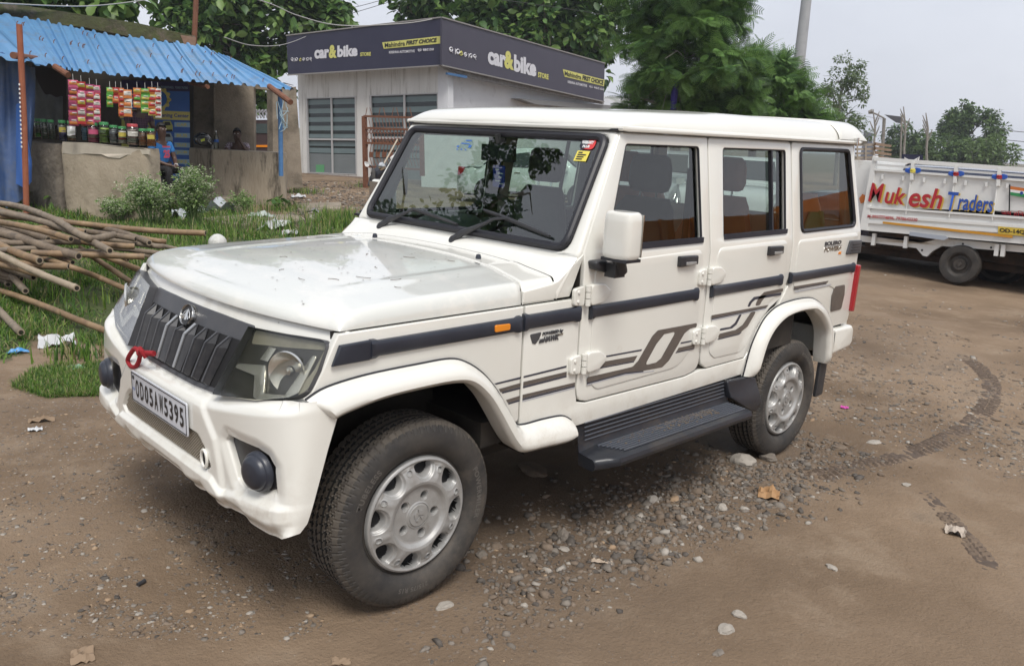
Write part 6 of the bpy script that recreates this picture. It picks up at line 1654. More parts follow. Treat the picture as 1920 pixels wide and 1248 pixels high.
# ---- rusty folding gate in front of the store
KG = Plane(P2(684, 26.0), P2(775, 25.0))
gt = thing('iron_gate', 'rusty red iron gate leaf with wire scrollwork before the store windows', 'gate', at(690, 355, 26))
mb = MB(); mb.bar(KG(683, 218), KG(686, 356), .14, .10); mb.bar(KG(790, 222), KG(792, 330), .12, .1); mb.build('gate_post', RUST, gt)
mb = MB()
for y0_, y1_ in ((218,221),(240,244),(268,272),(312,318)): mb.bar(KG(683, y0_), KG(790, y1_), .09, .06)
mb.build('gate_rail', RUST, gt)
mb = MB()
for k in range(16):
    x = 686+k*6.2; mb.tube([KG(x, 222, .02), KG(x+3, 240, .02), KG(x+6, 268, .02)], .012, 4); mb.tube([KG(x+5, 270, .02), KG(x+1, 292, .02), KG(x+7, 312, .02)], .012, 4)
    if k % 2 == 0: mb.tube([KG(x, 218, .02), KG(x+(-4 if k % 4 else 3), 202, .02)], .012, 4)
mb.build('gate_wire', RUST, gt)
for row in (247, 264):
    for k in range(14):
        c_ = KG(690+k*6.6, row, .03); mb = MB()
        mb.tube([c_+KG.d*.06*math.cos(a)+Vector((0,0,.06*math.sin(a))) for a in [2*math.pi*j/10 for j in range(11)]], .012, 4, False)
        mb.build('gate_ring', RUST, gt)
for k in range(6):
    c_ = KG(697+k*12, 290, .03); mb = MB(); mb.box(c_, (.12,.04,.16)); mb.build('gate_plate', RUST, gt, smooth=False)
# ---- motor scooter behind the windscreen's left edge
sc = thing('motorcycle', 'parked motorcycle with white backed mirrors half hidden behind the windscreen', 'motorcycle', at(715, 352, 20))
DM = mat('scooter_dark', (.02,.022,.03), .35, coat=.4)
def mp_(px, py, D=20): return at(px, py, D)
mb = MB(); mb.tube([mp_(694,350),(mp_(700,338)),mp_(712,325),mp_(725,318)], [.07,.12,.16,.15], 10); mb.tube([mp_(700,330),mp_(716,318,20.1),mp_(735,322,20.2),mp_(750,330,20.4)], [.10,.16,.16,.10], 10); mb.build('bike_body', DM, sc)
mb = MB(); 
for cx_, cy_, D_ in ((700,340,19.9),(760,338,21.0)):
    c_ = mp_(cx_, cy_, D_); ax = Vector((math.cos(R(55)), math.sin(R(55)), 0))
    mb.tube([c_+ax*.27*math.cos(a)+Vector((0,0,.27*math.sin(a)-.05)) for a in [2*math.pi*j/20 for j in range(21)]], .05, 8, False)
mb.build('bike_wheel', TYRE, sc)
mb = MB(); mb.tube([mp_(702,325),mp_(697,312),mp_(690,308)], .015, 6); mb.tube([mp_(722,316),mp_(733,300),mp_(738,294)], .015, 6); mb.tube([mp_(697,320),mp_(712,313),mp_(728,316)], .025, 6); mb.build('handlebar', BLACKP, sc)
KM = Plane(P2(680, 19.9), P2(745, 19.9))
slab('rear_mirror', fillet([(682,302),(693,305),(692,313),(685,312)], 3), lambda a, b, w: KM(a, b, w+.02), WHITE, sc, .03, .008); slab('rear_mirror', fillet([(730,296),(741,288),(742,296),(735,302)], 3), lambda a, b, w: KM(a, b, w+.02), WHITE, sc, .03, .008)
mb = MB(); mb.lathe([(0,.06),(.07,.05),(.10,0)], Matrix.Translation(mp_(716,312,19.8)) @ Matrix.Rotation(R(90), 4, 'X'), 16); mb.build('head_lamp', CHROME, sc)
mb = MB(); mb.tube([at(745,262,22), at(707,330,21)], .02, 6); tag(mb.build('leaning_pole', mat('pale_stick', (.42,.36,.28), .7)), 'thin pale stick leaning behind the windscreen corner', 'stick')

# low white wall behind the car, seen through its windows
KW = Plane(P2(770, 27.5), P2(1150, 27.0))
o = wallbox('boundary_wall', KW, [(790,248),(1120,262),(1120,366),(790,352)], .3, SW2, None, label='plain white wall behind the parked white saloon', cat='wall')
# ================================================================== TREES AND PLANTS
BARK = mat('bark', (.10, .08, .06), .9, (.17, .14, .11), 6, bump=.6, bscale=25, stretch=(1, 1, .3), bdist=.02)
BARKG = mat('grey_bark', (.17, .16, .14), .9, (.26, .24, .21), 5, bump=.5, bscale=20)
def leaf_proto(kind):
    if kind == 'broad':     # big drooping leaf, folded on its midrib, 8 triangles
        pts = [(0,0,0),(.5,.10,-.22),(1,0,-.16),(.5,.80,0) if False else (.30,.33,.05)]
        V = [(0,0,0),(.28,.25,.05),(.62,.28,.02),(1.0,0,-.18),(.62,-.28,.02),(.28,-.25,.05),(.3,0,-.02),(.65,0,-.06)]
        F_ = [(0,6,1),(1,6,7),(1,7,2),(2,7,3),(3,7,4),(4,7,5),(5,7,6),(5,6,0)]
    elif kind == 'small':
        V = [(0,0,0),(.45,.24,.04),(1,0,-.08),(.45,-.24,.04),(.5,0,-.04)]; F_ = [(0,4,1),(1,4,2),(2,4,3),(3,4,0)]
    else:                   # frond: rachis with narrow leaflets drooping
        V = []; F_ = []
        n = 10
        for i in range(n):
            t = .12+.85*i/n; z = -.32*t*t; l = .23*math.sin(math.pi*(.18+.75*t))+.03
            for s in (-1, 1):
                k = len(V); V += [(t-.016, 0, z), (t+.020, 0, z-.01), (t+.085, s*l, z-.05-.10*l), (t+.05, s*l*.95, z-.04)]; F_ += [(k,k+1,k+2),(k,k+2,k+3)]
        k = len(V); V += [(0,-.01,0),(0,.01,0),(1,0,-.33)]; F_.append((k,k+1,k+2))
    return np.array(V, float), np.array(F_)
def leaf_cloud(name, C_, size, kind, mats, parent, seed, droop=.5, out=None, stuff=True, var=.35):
    """C_ (n,3) leaf base points; out (n,3) preferred outward direction"""
    r2 = np.random.RandomState(seed); n = len(C_); V, F_ = leaf_proto(kind)
    d = r2.normal(size=(n, 3)); d[:, 2] = d[:, 2]*.5-droop
    if out is not None: d += out*1.1
    d /= np.linalg.norm(d, axis=1)[:, None]
    up = np.tile([0, 0, 1.], (n, 1))+r2.normal(0, .55, (n, 3)); s = np.cross(up, d); s /= np.linalg.norm(s, axis=1)[:, None]; u = np.cross(d, s)
    sz = size*r2.uniform(1-var, 1+var, n)
    P = C_[:, None, :]+sz[:, None, None]*(V[None, :, 0:1]*d[:, None]+V[None, :, 1:2]*s[:, None]+V[None, :, 2:3]*u[:, None])
    Fc = (F_[None]+(np.arange(n)*len(V))[:, None, None]).reshape(-1, 3); mi = np.repeat(r2.randint(0, len(mats), n), len(F_))
    o = bpy.data.objects.new(name, np_mesh(name, P.reshape(-1, 3), Fc, mats, kind == 'broad', mi)); link(o, parent)
    if parent: o.location = -WP[parent.name]
    if stuff: tag(o, kind='stuff')
    return o
def clump_points(clumps, n, seed, shell=.55, flat=1):
    """clumps [(centre, radius)]; points mostly near the surface of sub-lumps"""
    r2 = np.random.RandomState(seed); P = []; O = []; vol = np.array([c[1]**2 for c in clumps]); k = r2.choice(len(clumps), n, p=vol/vol.sum())
    # sub-clumps for a broken outline
    subs = []
    for c, r_ in clumps:
        m_ = max(5, int(9*r_)); q = r2.normal(size=(m_, 3)); q /= np.linalg.norm(q, axis=1)[:, None]; q *= (r2.uniform(.35, 1.0, m_)**.6)[:, None]*r_; q[:, 2] *= .8
        subs.append((np.array(c)[None]+q, r_*r2.uniform(.22, .42, m_)))
    for i in range(n):
        S, Rr = subs[k[i]]; j = r2.randint(len(S)); d = r2.normal(size=3); d /= np.linalg.norm(d); p = S[j]+d*Rr[j]*r2.uniform(shell, 1.0)*np.array([1.25 if flat < 1 else 1, 1.25 if flat < 1 else 1, flat])
        P.append(p); O.append(d)
    return np.array(P), np.array(O)
def tree(name, label, base, top, clumps, n, size, kind, mats, bark, r0, seed, group=None, leaves=0, droop=.5, cat='tree', limbs=True, loc=None, flat=1):
    """base, top: trunk ends (Vectors); clumps: [(px,py,D,r)] in photo terms or (Vector, r)"""
    t = thing(name, label, cat, base, group); r2 = random.Random(seed)
    cl = [(at(c[0], c[1], c[2]), c[3]) if len(c) == 4 else c for c in clumps]
    mb = MB(); mid = base.lerp(top, .5)+Vector((r2.uniform(-.2,.2), r2.uniform(-.2,.2), 0))*r0*3
    tp_ = catmull([base-Vector((0,0,.3)), mid, top], 6); mb.tube(tp_, [r0*(1-.45*i/(len(tp_)-1)) for i in range(len(tp_))], 10)
    o_tr = mb.build('trunk', bark, t)
    if limbs:
        mb = MB()
        for c, r_ in cl:
            k = min(range(len(tp_)), key=lambda i: (tp_[i]-c).length+abs(tp_[i].z-(c.z-r_*.8))*.8); s = tp_[k]
            m_ = s.lerp(c, .5)+Vector((r2.uniform(-.3,.3), r2.uniform(-.3,.3), .2))*r_*.3
            mb.tube(catmull([s, m_, c], 5), [r0*.38*(1-.7*i/10) for i in range(11)], 6)
            for _ in range(5):
                e = c+Vector((r2.gauss(0,1), r2.gauss(0,1), r2.gauss(0,.7))).normalized()*r_*.9; mb.tube([m_.lerp(c, .6), c.lerp(e, .5)+Vector((0,0,.1*r_)), e], [r0*.14, r0*.09, r0*.03], 5)
        mb.build('limb', bark, t)
    P, O = clump_points([(tuple(c), r_) for c, r_ in cl], n, seed, flat=flat)
    leaf_cloud('foliage', P, size, kind, mats, t, seed+1, droop, O)
    if leaves:      # the leaves one can pick out singly
        V, F_ = leaf_proto(kind); me = bpy.data.meshes.new('leaf'); me.from_pydata([tuple(v*size*1.12) for v in V], [], [tuple(f) for f in F_]); me.materials.append(mats[0]); me.polygons.foreach_set('use_smooth', [True]*len(F_))
        me2 = me.copy(); me2.materials[0] = mats[-1]
        r3 = np.random.RandomState(seed+5); vis = []
        for i in r3.permutation(len(P)):
            p = Vector(P[i]); d = p-CAM
            # keep those on the viewer's side and inside the picture
            w_ = d.dot(cf_); px = 960+1544.5*d.dot(cr_)/w_; py = 624-1544.5*d.dot(cu_)/w_
            if 0 < px < 1920 and 0 < py < 400 and Vector(O[i]).dot(-d.normalized()) > .55: vis.append(p+Vector(O[i])*.08)
            if len(vis) >= leaves: break
        for p in vis:
            o = bpy.data.objects.new('leaf', me if r3.rand() < .6 else me2); link(o, t); o.location = p-WP[t.name]
            o.rotation_euler = (r3.uniform(-.5,.5), r3.uniform(.2, 1.0), r3.uniform(0, 6.28))
    return t
LF_T = [leafmat('teak_leaf', (.072, .15, .035), (.125, .235, .06), .32, .42), leafmat('teak_leaf_dark', (.026, .07, .02), (.055, .12, .03), .2, .45), leafmat('teak_leaf_light', (.14, .24, .06), (.21, .32, .09), .35, .42)]
LF_M = [leafmat('mid_leaf', (.04, .10, .02), (.07, .15, .035), .25), leafmat('mid_leaf_light', (.09, .17, .035), (.13, .22, .05), .3), leafmat('mid_leaf_dark', (.018, .05, .014), (.03, .075, .02), .15)]
LF_F = [leafmat('frond_leaf', (.095, .20, .045), (.145, .27, .06), .35), leafmat('frond_leaf_dark', (.035, .09, .024), (.06, .125, .032), .2), leafmat('frond_leaf_light', (.13, .25, .06), (.18, .31, .085), .4)]
LF_G = [leafmat('grey_leaf', (.09, .14, .06), (.13, .19, .08), .35), leafmat('grey_leaf_pale', (.14, .20, .09), (.19, .25, .12), .35)]
LF_D = [leafmat('far_leaf', (.055, .10, .035), (.09, .145, .05), .3), leafmat('far_leaf_light', (.10, .16, .05), (.13, .20, .06), .3)]
V3 = Vector
tree('teak_tree', 'large leaved tree hanging into the top left corner over the mossy roof', at(-160, 380, 25), at(-120, -60, 25), [(-60,-60,25,2.3),(40,-50,24.5,1.6),(140,-38,24,1.3),(215,-30,24,.9),(60,-90,25,2.3)], 2600, .36, 'broad', LF_T, BARK, .25, 1, leaves=60)
tree('teak_tree', 'dense large leaved tree rising behind the blue roof and left of the store sign', at(470, 380, 37.5), at(440, -40, 37.5), [(340,30,37,1.2),(395,60,37,1.8),(470,20,38,2.6),(560,20,38,1.9),(450,105,37,1.7),(500,125,37.5,1.2),(400,-60,37.5,2.8),(325,-40,37.5,1.1),(540,-40,38,2.2),(590,35,38,1.2),(620,15,38,.9),(640,38,38,.45),(470,165,37,1.2),(345,-95,38,1.8),(515,160,37.5,.9)], 9500, .38, 'broad', LF_T, BARK, .28, 2, leaves=110)
tree('teak_tree', 'large leaved tree standing behind the middle of the store roof', at(800, 380, 42), at(800, -80, 42), [(795,30,42,1.4),(840,50,41,2.0),(900,40,41,2.4),(860,-30,42,3),(790,-50,42,2.0),(765,15,40.5,.7)], 4600, .42, 'broad', LF_T, BARK, .36, 3, leaves=50)
tree('teak_tree', 'large leaved tree with drooping branches over the right half of the store sign', at(1030, 400, 40), at(1010, -60, 40), [(960,60,40,1.9),(1030,80,39,2.0),(1090,70,40,1.8),(1020,0,40,2.8),(1110,10,40.5,2.1),(940,0,40,2.2),(1140,90,40,.8),(1090,130,40,1.1),(1050,-70,40,3),(1150,40,40.5,.9)], 7500, .38, 'broad', LF_T, BARK, .33, 4, leaves=90)
tree('feathery_tree', 'tall feathery tree with layered drooping fronds rising above the car roof', at(1262, 420, 24), at(1285, -120, 24), [(1290,20,24,1.4),(1340,40,23.8,.95),(1235,70,24,.9),(1290,100,23.5,1.3),(1215,120,24,.7),(1350,105,23.6,.9),(1270,-70,24,2.0),(1335,-60,24,1.0),(1375,5,24,.45),(1200,60,24.5,.5),(1205,160,24.3,.6),(1185,178,24.5,.35),(1230,20,24,.8),(1255,160,24,.9)], 5600, .46, 'frond', LF_F, BARKG, .17, 5, droop=.2, flat=.35)
tree('feathery_tree', 'lower spreading feathery tree to the right of the tall feathery one', at(1400, 420, 26), at(1420, 200, 26), [(1410,150,25.5,1.0),(1340,170,25,1.1),(1465,185,25.5,.9),(1390,200,25,1.1),(1495,210,25.5,.6),(1240,195,25,.8),(1465,140,26,.5),(1430,110,26,.45),(1525,222,25.5,.3),(1300,195,25,.9),(1190,205,25,.4)], 5000, .44, 'frond', [LF_F[0], LF_F[0], LF_F[2], LF_F[1]], BARKG, .16, 6, droop=.15, flat=.35)
tree('leafy_tree', 'pale fine leaved tree with open crown between lamp pole and truck', at(1560, 420, 48), at(1575, 180, 48), [(1595,120,48,.8),(1570,150,48,.9),(1610,160,48,.8),(1560,190,48,1.2),(1590,215,48,1.3),(1540,170,48,.6),(1600,245,48,1.0),(1555,235,48,1.3),(1622,185,48,.4)], 6500, .16, 'small', LF_G, BARKG, .12, 7)
# purple cloth round the feathery tree's trunk, dead creeper
tg2 = thing('tied_cloth', 'violet cloth tied round the trunk above the car roof', 'cloth', at(1267, 170, 23.8))
mb = MB(); mb.tube([at(1272,140,23.8), at(1265,172,23.7), at(1262,205,23.8)], [.05,.10,.08], 8); mb.build('cloth_wrap', mat('violet_cloth', (.04,.03,.22), .8), tg2)
# distant trees on the right
far_ = [('spreading_tree', 'wide flat topped tree far off on the right skyline', 1812, 90, [(1810,225,90,1.6),(1790,240,90,1.5),(1835,235,90,1.7),(1860,255,90,1.3),(1785,262,90,1.5),(1825,262,90,2.0),(1800,210,90,1.0),(1870,272,90,.5),(1770,250,90,.6)], 5200),
        ('bushy_tree', 'round bushy tree under the wide flat topped one', 1850, 85, [(1850,290,85,2.2),(1820,295,85,1.6),(1868,300,85,1.1)], 3000),
        ('bushy_tree', 'light green bushy tree left of the wide flat topped one', 1770, 85, [(1770,285,85,2.0),(1790,300,85,1.6),(1745,295,85,1.3)], 3000),
        ('bushy_tree', 'dull green tree behind the street lamp, left of the bushy ones', 1690, 95, [(1690,262,95,1.7),(1710,275,95,1.6),(1675,280,95,1.3),(1730,268,95,1.3),(1700,295,95,1.8)], 3400)]
for k, (nm, lb, px, D, cl, n) in enumerate(far_):
    tree(nm, lb, at(px, 330, D), at(px, cl[0][1], D), cl, int(n*1.5), .36, 'small', LF_D if k != 1 else [LF_D[1]], BARKG, .22, 20+k, 'trees on the right skyline')
# a tree standing ahead of the car, out of the picture: it is what the windscreen mirrors
tree('roadside_tree', 'leafy tree standing ahead of the white car beyond the left edge', V3((-5.2, 9.5, 0)), V3((-5.0, 9.6, 5.6)), [(V3((-5.4,9.2,5.6)),1.5),(V3((-6.8,9.9,7.2)),1.5),(V3((-3.9,9.9,6.6)),1.3),(V3((-5.2,9.4,8.0)),1.35),(V3((-4.4,9.4,9.5)),1.0),(V3((-7.6,9.2,5.4)),1.2),(V3((-2.9,9.2,5.0)),.9),(V3((-4.9,9.4,4.2)),1.2)], 15000, .13, 'broad', LF_M, BARK, .26, 31)
tree('roadside_tree', 'broad tree further along the road beyond the left edge', V3((-11.0, 14.5, 0)), V3((-11, 14.6, 5)), [(V3((-11,14.2,6)),2.4),(V3((-13.5,14,7)),2.2),(V3((-9,14.5,7.8)),2.0),(V3((-12,14.5,9.5)),2.2)], 5000, .3, 'broad', LF_M, BARK, .3, 33)
for k, (x_, y_, h_) in enumerate(((-20,-42,6),(8,-48,5),(30,-50,6),(58,-46,6),(-26,-16,8))):
    tree('roadside_tree', ('broad tree across the road behind the viewer', 'bushy tree across the road behind the viewer, lowest', 'tall tree across the road behind the viewer', 'tree across the road behind the viewer to the right', 'big tree behind the viewer to the left')[k], V3((x_, y_, 0)), V3((x_, y_, h_*.6)), [(V3((x_, y_, h_*.7)), 2.2),(V3((x_+1.8, y_, h_*.55)), 1.7),(V3((x_-1.8, y_, h_*.6)), 1.8),(V3((x_, y_, h_)), 1.6)], 2200, .36, 'broad', LF_M, BARK, .25, 50+k, limbs=False)
# ---- flowering weed bushes before the stall
def weed_bush(px, py, h, spread, n, label, seed, white=True, D=None):
    b = gpt(px, py); b.z = gz1(b.x, b.y); t = thing('weed_bush', label, 'bush', b); r2 = random.Random(seed); mb = MB(); tips = []
    for k in range(n):
        a = r2.uniform(0, 6.28); s_ = r2.uniform(.1, 1)**.7; hh = h*r2.uniform(.6, 1.0)*(1.05-.35*s_)
        e = b+V3((math.cos(a)*spread*s_, math.sin(a)*spread*s_, hh)); st_ = b+V3((math.cos(a)*spread*.25*s_, math.sin(a)*spread*.25*s_, 0)); m_ = st_.lerp(e, .5)+V3((0,0,.05))
        mb.tube([st_, m_, e], [.006,.004,.002], 4, False)
        for j in range(9):
            f = r2.uniform(.35, 1); p = st_.lerp(m_, f*2) if f < .5 else m_.lerp(e, f*2-1); q = p+V3((r2.gauss(0,.07), r2.gauss(0,.07), r2.uniform(.02,.12)))
            mb.tube([p, q], .0015, 3, False); tips.append((q, f))
    mb.build('stem', mat('weed_stem', (.12,.19,.06), .7), t)
    P = []; 
    for q, f in tips:
        for _ in range(5): P.append(q+V3((r2.gauss(0,.028), r2.gauss(0,.028), r2.gauss(0,.028))))
    leaf_cloud('leafage', np.array(P), .055, 'small', [leafmat('weed_leaf', (.13,.24,.06), (.20,.32,.10), .4), leafmat('weed_leaf_pale', (.24,.33,.13), (.32,.40,.19), .4)], t, seed, .1)
    if white:
        W_ = np.array([q+V3((r2.gauss(0,.03), r2.gauss(0,.03), r2.uniform(-.01,.04))) for q, f in tips if f > .5 for _ in range(7)])
        leaf_cloud('blossom', W_, .026, 'small', [leafmat('white_flower', (.50,.54,.38), (.62,.64,.50), .3)], t, seed+9, -.4)
weed_bush(283, 428, .92, .40, 55, 'left and wider flowering weed bush before the long counter', 1)
weed_bush(366, 432, 1.15, .27, 55, 'taller flowering weed bush standing between the two counters', 2)
weed_bush(225, 415, .42, .35, 26, 'low sparse weed left of the flowering bushes', 3)
weed_bush(455, 405, .42, .25, 14, 'small weed at the foot of the stained counter', 4, False)
weed_bush(20, 395, .55, .3, 26, 'long leaved green weed at the left edge by the orange post', 5, False)
def broadplant(px, py, h, label, seed):
    b = gpt(px, py); b.z = gz1(b.x, b.y); t = thing('broad_plant', label, 'plant', b); r2 = random.Random(seed); P = []
    mb = MB()
    for k in range(7):
        e = b+V3((r2.gauss(0,.12), r2.gauss(0,.12), h*r2.uniform(.4,1))); mb.tube([b, e], .006, 4); P += [e+V3((r2.gauss(0,.04), r2.gauss(0,.04), 0)) for _ in range(4)]
    mb.build('stem', LF_M[0], t); leaf_cloud('leafage', np.array(P), .16, 'broad', LF_M[:2], t, seed, .2)
broadplant(116, 400, .40, 'small broad leaved plant at the corner of the long counter', 6)
broadplant(520, 392, .25, 'small broad leaved plant by the right counter foot', 7)
# ================================================================== BAMBOO POLES
BAM = [mat('bamboo_tan', (.175,.11,.06), .6, (.28,.19,.105), 7, c3=(.13,.095,.065), mix3=(.5,.7), scale3=6, stretch=(1,1,1)), mat('bamboo_grey', (.155,.12,.085), .7, (.25,.20,.145), 7, c3=(.13,.11,.09), mix3=(.5,.7), scale3=6), mat('bamboo_dark', (.12,.09,.065), .75, (.22,.17,.12), 7, c3=(.06,.05,.04), mix3=(.5,.7), scale3=6), mat('bamboo_pale', (.27,.215,.15), .6, (.34,.275,.195), 7, c3=(.2,.16,.12), mix3=(.55,.75), scale3=6)]
HOL = mat('bamboo_hollow', (.02,.014,.01), .9)
BCOL = {}
def pole(pts, r_, mi, label, seed):
    """pts: [(px,py,height)]; the left end runs on beyond the picture"""
    W = [gpt(a, b, z) for a, b, z in pts]; L_ = (W[-1]-W[0]).length
    t = thing('bamboo_pole', label, 'bamboo pole', W[-1], 'bamboo poles in the pile')
    r2 = random.Random(seed); path = catmull(W, 10) if len(W) > 2 else [W[0].lerp(W[1], i/10)+V3((0,0,.02*math.sin(i*.6+seed))) for i in range(11)]
    # resample, swell at the nodes
    out_, rad_ = [], []; d = 0; nxt = r2.uniform(.1, .3); acc = 0
    for a, b in zip(path[:-1], path[1:]):
        s = (b-a).length; k = max(1, int(s/.045))
        for j in range(k):
            p = a.lerp(b, j/k); acc += s/k; rr_ = r_*(1-.12*acc/max(L_, .1)) if False else r_
            if acc > nxt: 
                out_ += [p-(b-a).normalized()*.012, p, p+(b-a).normalized()*.012]; rad_ += [rr_, rr_*1.10, rr_]; nxt += r2.uniform(.24, .38)
            else: out_.append(p+V3((noise.noise(p*3), noise.noise(p*3+V3((9,0,0))), 0))*.006); rad_.append(rr_*(1+.03*noise.noise(p*5)))
    out_.append(path[-1]); rad_.append(r_*.97)
    mb = MB(); mb.tube(out_, rad_, 10, False)
    ax = (path[-1]-path[-2]).normalized(); e = path[-1]
    o = mb.build('culm', BAM[mi], t, auto=60)
    mb = MB(); mb.tube([e-ax*.05, e+ax*.001], [r_*.55, r_*.62], 10); ring = MB(); ring.tube([e, e+ax*.0015], [r_*.97, r_*.95], 10); rr2 = ring.build('cut_end', BAM[3], t)
    mb = MB(); mb.tube([e, e+ax*.003], [r_*.60, r_*.60], 10); mb.build('hollow', HOL, t)
PL = [([(-260,395,.55),(133,418,.52),(385,436,.48)],.050,0,'long pole whose end reaches furthest right beyond the pile'),
 ([(-200,372,.62),(0,381,.62),(92,407,.62),(150,440,.58),(177,447,.55),(214,440,.55)],.052,1,'crooked grey pole bending on top of the pile'),
 ([(-160,375,.60),(0,398,.60),(110,425,.56),(206,470,.50)],.050,1,'grey pole just under the crooked one'),
 ([(-160,395,.58),(0,415,.58),(133,450,.52)],.048,0,'tan pole lying below the grey ones, end hidden'),
 ([(-160,420,.48),(0,429,.48),(90,447,.46)],.055,2,'short dark thick pole in the shadowed middle of the pile'),
 ([(-160,425,.50),(0,441,.50),(70,455,.48),(147,476,.44)],.060,2,'thick dark pole with an open black end'),
 ([(-200,435,.46),(0,459,.46),(74,486,.40)],.058,0,'thick tan pole with split open end'),
 ([(-180,440,.44),(0,475,.44),(144,542,.34)],.044,3,'palest smooth pole slanting down towards the car'),
 ([(-160,470,.30),(0,495,.30),(63,524,.22)],.050,1,'short pole end below the palest pole'),
 ([(-40,470,.22),(22,521,.20),(48,548,.14)],.046,1,'pole end pointing down left of the palest pole tip'),
 ([(-160,500,.16),(0,524,.14),(15,533,.12)],.045,1,'stub end at the left edge of the picture'),
 ([(-200,515,.10),(0,548,.08),(110,580,.08),(215,622,.06)],.041,0,'lowest long brown pole lying in the grass'),
 ([(-160,540,.12),(0,580,.10),(39,619,.08)],.044,1,'nearest grey pole end in the grass at left'),
 ([(-100,460,.36),(35,490,.36),(129,500,.34)],.047,0,'tan pole broken off in the middle of the pile'),
 ([(60,478,.34),(129,499,.34),(190,522,.20),(262,553,.08)],.040,0,'thin brown pole running down to the headlight'),
 ([(150,465,.40),(184,488,.30),(262,540,.06)],.042,0,'brown pole dipping steeply behind the grille'),
 ([(170,470,.40),(221,490,.34),(282,514,.20)],.044,0,'brown pole ending at the bonnet edge'),
 ([(60,474,.42),(149,477,.42),(271,481,.40)],.046,0,'light tan pole with slanting cut end'),
 ([(60,440,.46),(192,458,.44),(252,462,.42)],.047,0,'pole end poking right under the crooked pole'),
 ([(100,425,.50),(213,441,.48),(254,448,.46)],.045,2,'short dark end under the long upper pole'),
 ([(160,420,.48),(240,440,.46),(280,455,.44)],.050,2,'stub with shredded end right of the crooked pole'),
 ([(180,430,.44),(280,449,.44),(310,453,.42)],.042,0,'small tan stub end furthest right in the middle row'),
 ([(180,446,.40),(280,460,.40),(307,462,.38)],.042,1,'grey stub end under the small tan stub'),
 ([(190,440,.36),(300,460,.34),(360,474,.30)],.036,1,'thin grey pole passing behind the bonnet'),
 ([(190,452,.34),(250,470,.32),(305,490,.24)],.036,3,'thin pale pole touching the bonnet corner'),
 ([(180,462,.36),(270,471,.36),(306,475,.34)],.040,2,'dark stub above the bonnet corner'),
 ([(-160,372,.58),(0,390,.58),(110,420,.54)],.044,0,'tan pole tucked under the topmost crooked pole'),
 ([(-100,455,.46),(92,455,.46),(151,458,.44)],.044,2,'dark split pole beside the thick black-ended one'),
 ([(-160,430,.40),(0,447,.40),(136,494,.34)],.040,0,'slender tan pole crossing the middle of the pile'),
 ([(-200,410,.52),(0,436,.50),(60,450,.46)],.050,2,'dark pole deep in the shadow at left'),
 ([(-200,460,.40),(0,480,.38),(80,510,.30)],.048,1,'grey pole under the thick split one'),
 ([(-200,480,.26),(0,508,.24),(40,520,.20)],.045,2,'dark pole low at the left side'),
 ([(-200,400,.50),(60,430,.48),(190,455,.44)],.044,1,'grey pole threading behind the stubs')]
PL += [([(-200,378,.6),(0,392,.6),(60,402,.56),(120,416,.52)],.04,2,'thin dark pole just beneath the topmost grey pole'), ([(-200,404,.54),(30,424,.52),(160,437,.50)],.04,0,'slim brown pole parallel to the long upper one'), ([(-160,462,.42),(20,470,.42),(112,470,.40)],.042,1,'grey pole stub beside the slanting cut end'), ([(-160,486,.34),(0,500,.32),(92,516,.28)],.04,0,'brown pole under the palest smooth one'), ([(-160,510,.2),(0,514,.2),(30,520,.2)],.045,2,'dark broken stub low at the left edge'), ([(60,466,.42),(200,474,.40),(240,486,.36)],.038,2,'thin dark pole between the short stubs and the bonnet')]
for k, (pts, r_, mi, lb) in enumerate(PL):
    if k not in (1, 2) and pts[0][0] < 0 and pts[-1][0] > 20:      # straight poles: run the hidden end on along the visible line
        a, b = pts[-1], pts[1] if len(pts) > 2 else pts[0]
        f = (-110-a[0])/(b[0]-a[0]); e = (-110, max(a[1]+(b[1]-a[1])*f, 330), min(a[2]+(b[2]-a[2])*f, .75)); pts = [e, a]
    pole(pts, r_*.64, mi, lb, k)
# ================================================================== SMALL TRUCK (right)
TW = mat('truck_white', (.76,.77,.75), .42, (.71,.72,.70), 3, c3=(.42,.36,.28), mix3=(.60,.85), scale3=4, coat=.3)
TX = 10.75
KTk = Plane((TX, 2.2), (TX, .3))
tk = thing('goods_truck', 'white small goods truck with red and blue painted lettering behind the car', 'truck', (TX+.7, .6, -.1))
def tw(loop, th, m, nm, w0=0, par=tk, bevel=0): return slab(nm, loop, lambda a, b, w: KTk(a, b, w0+w), m, par, th, bevel)
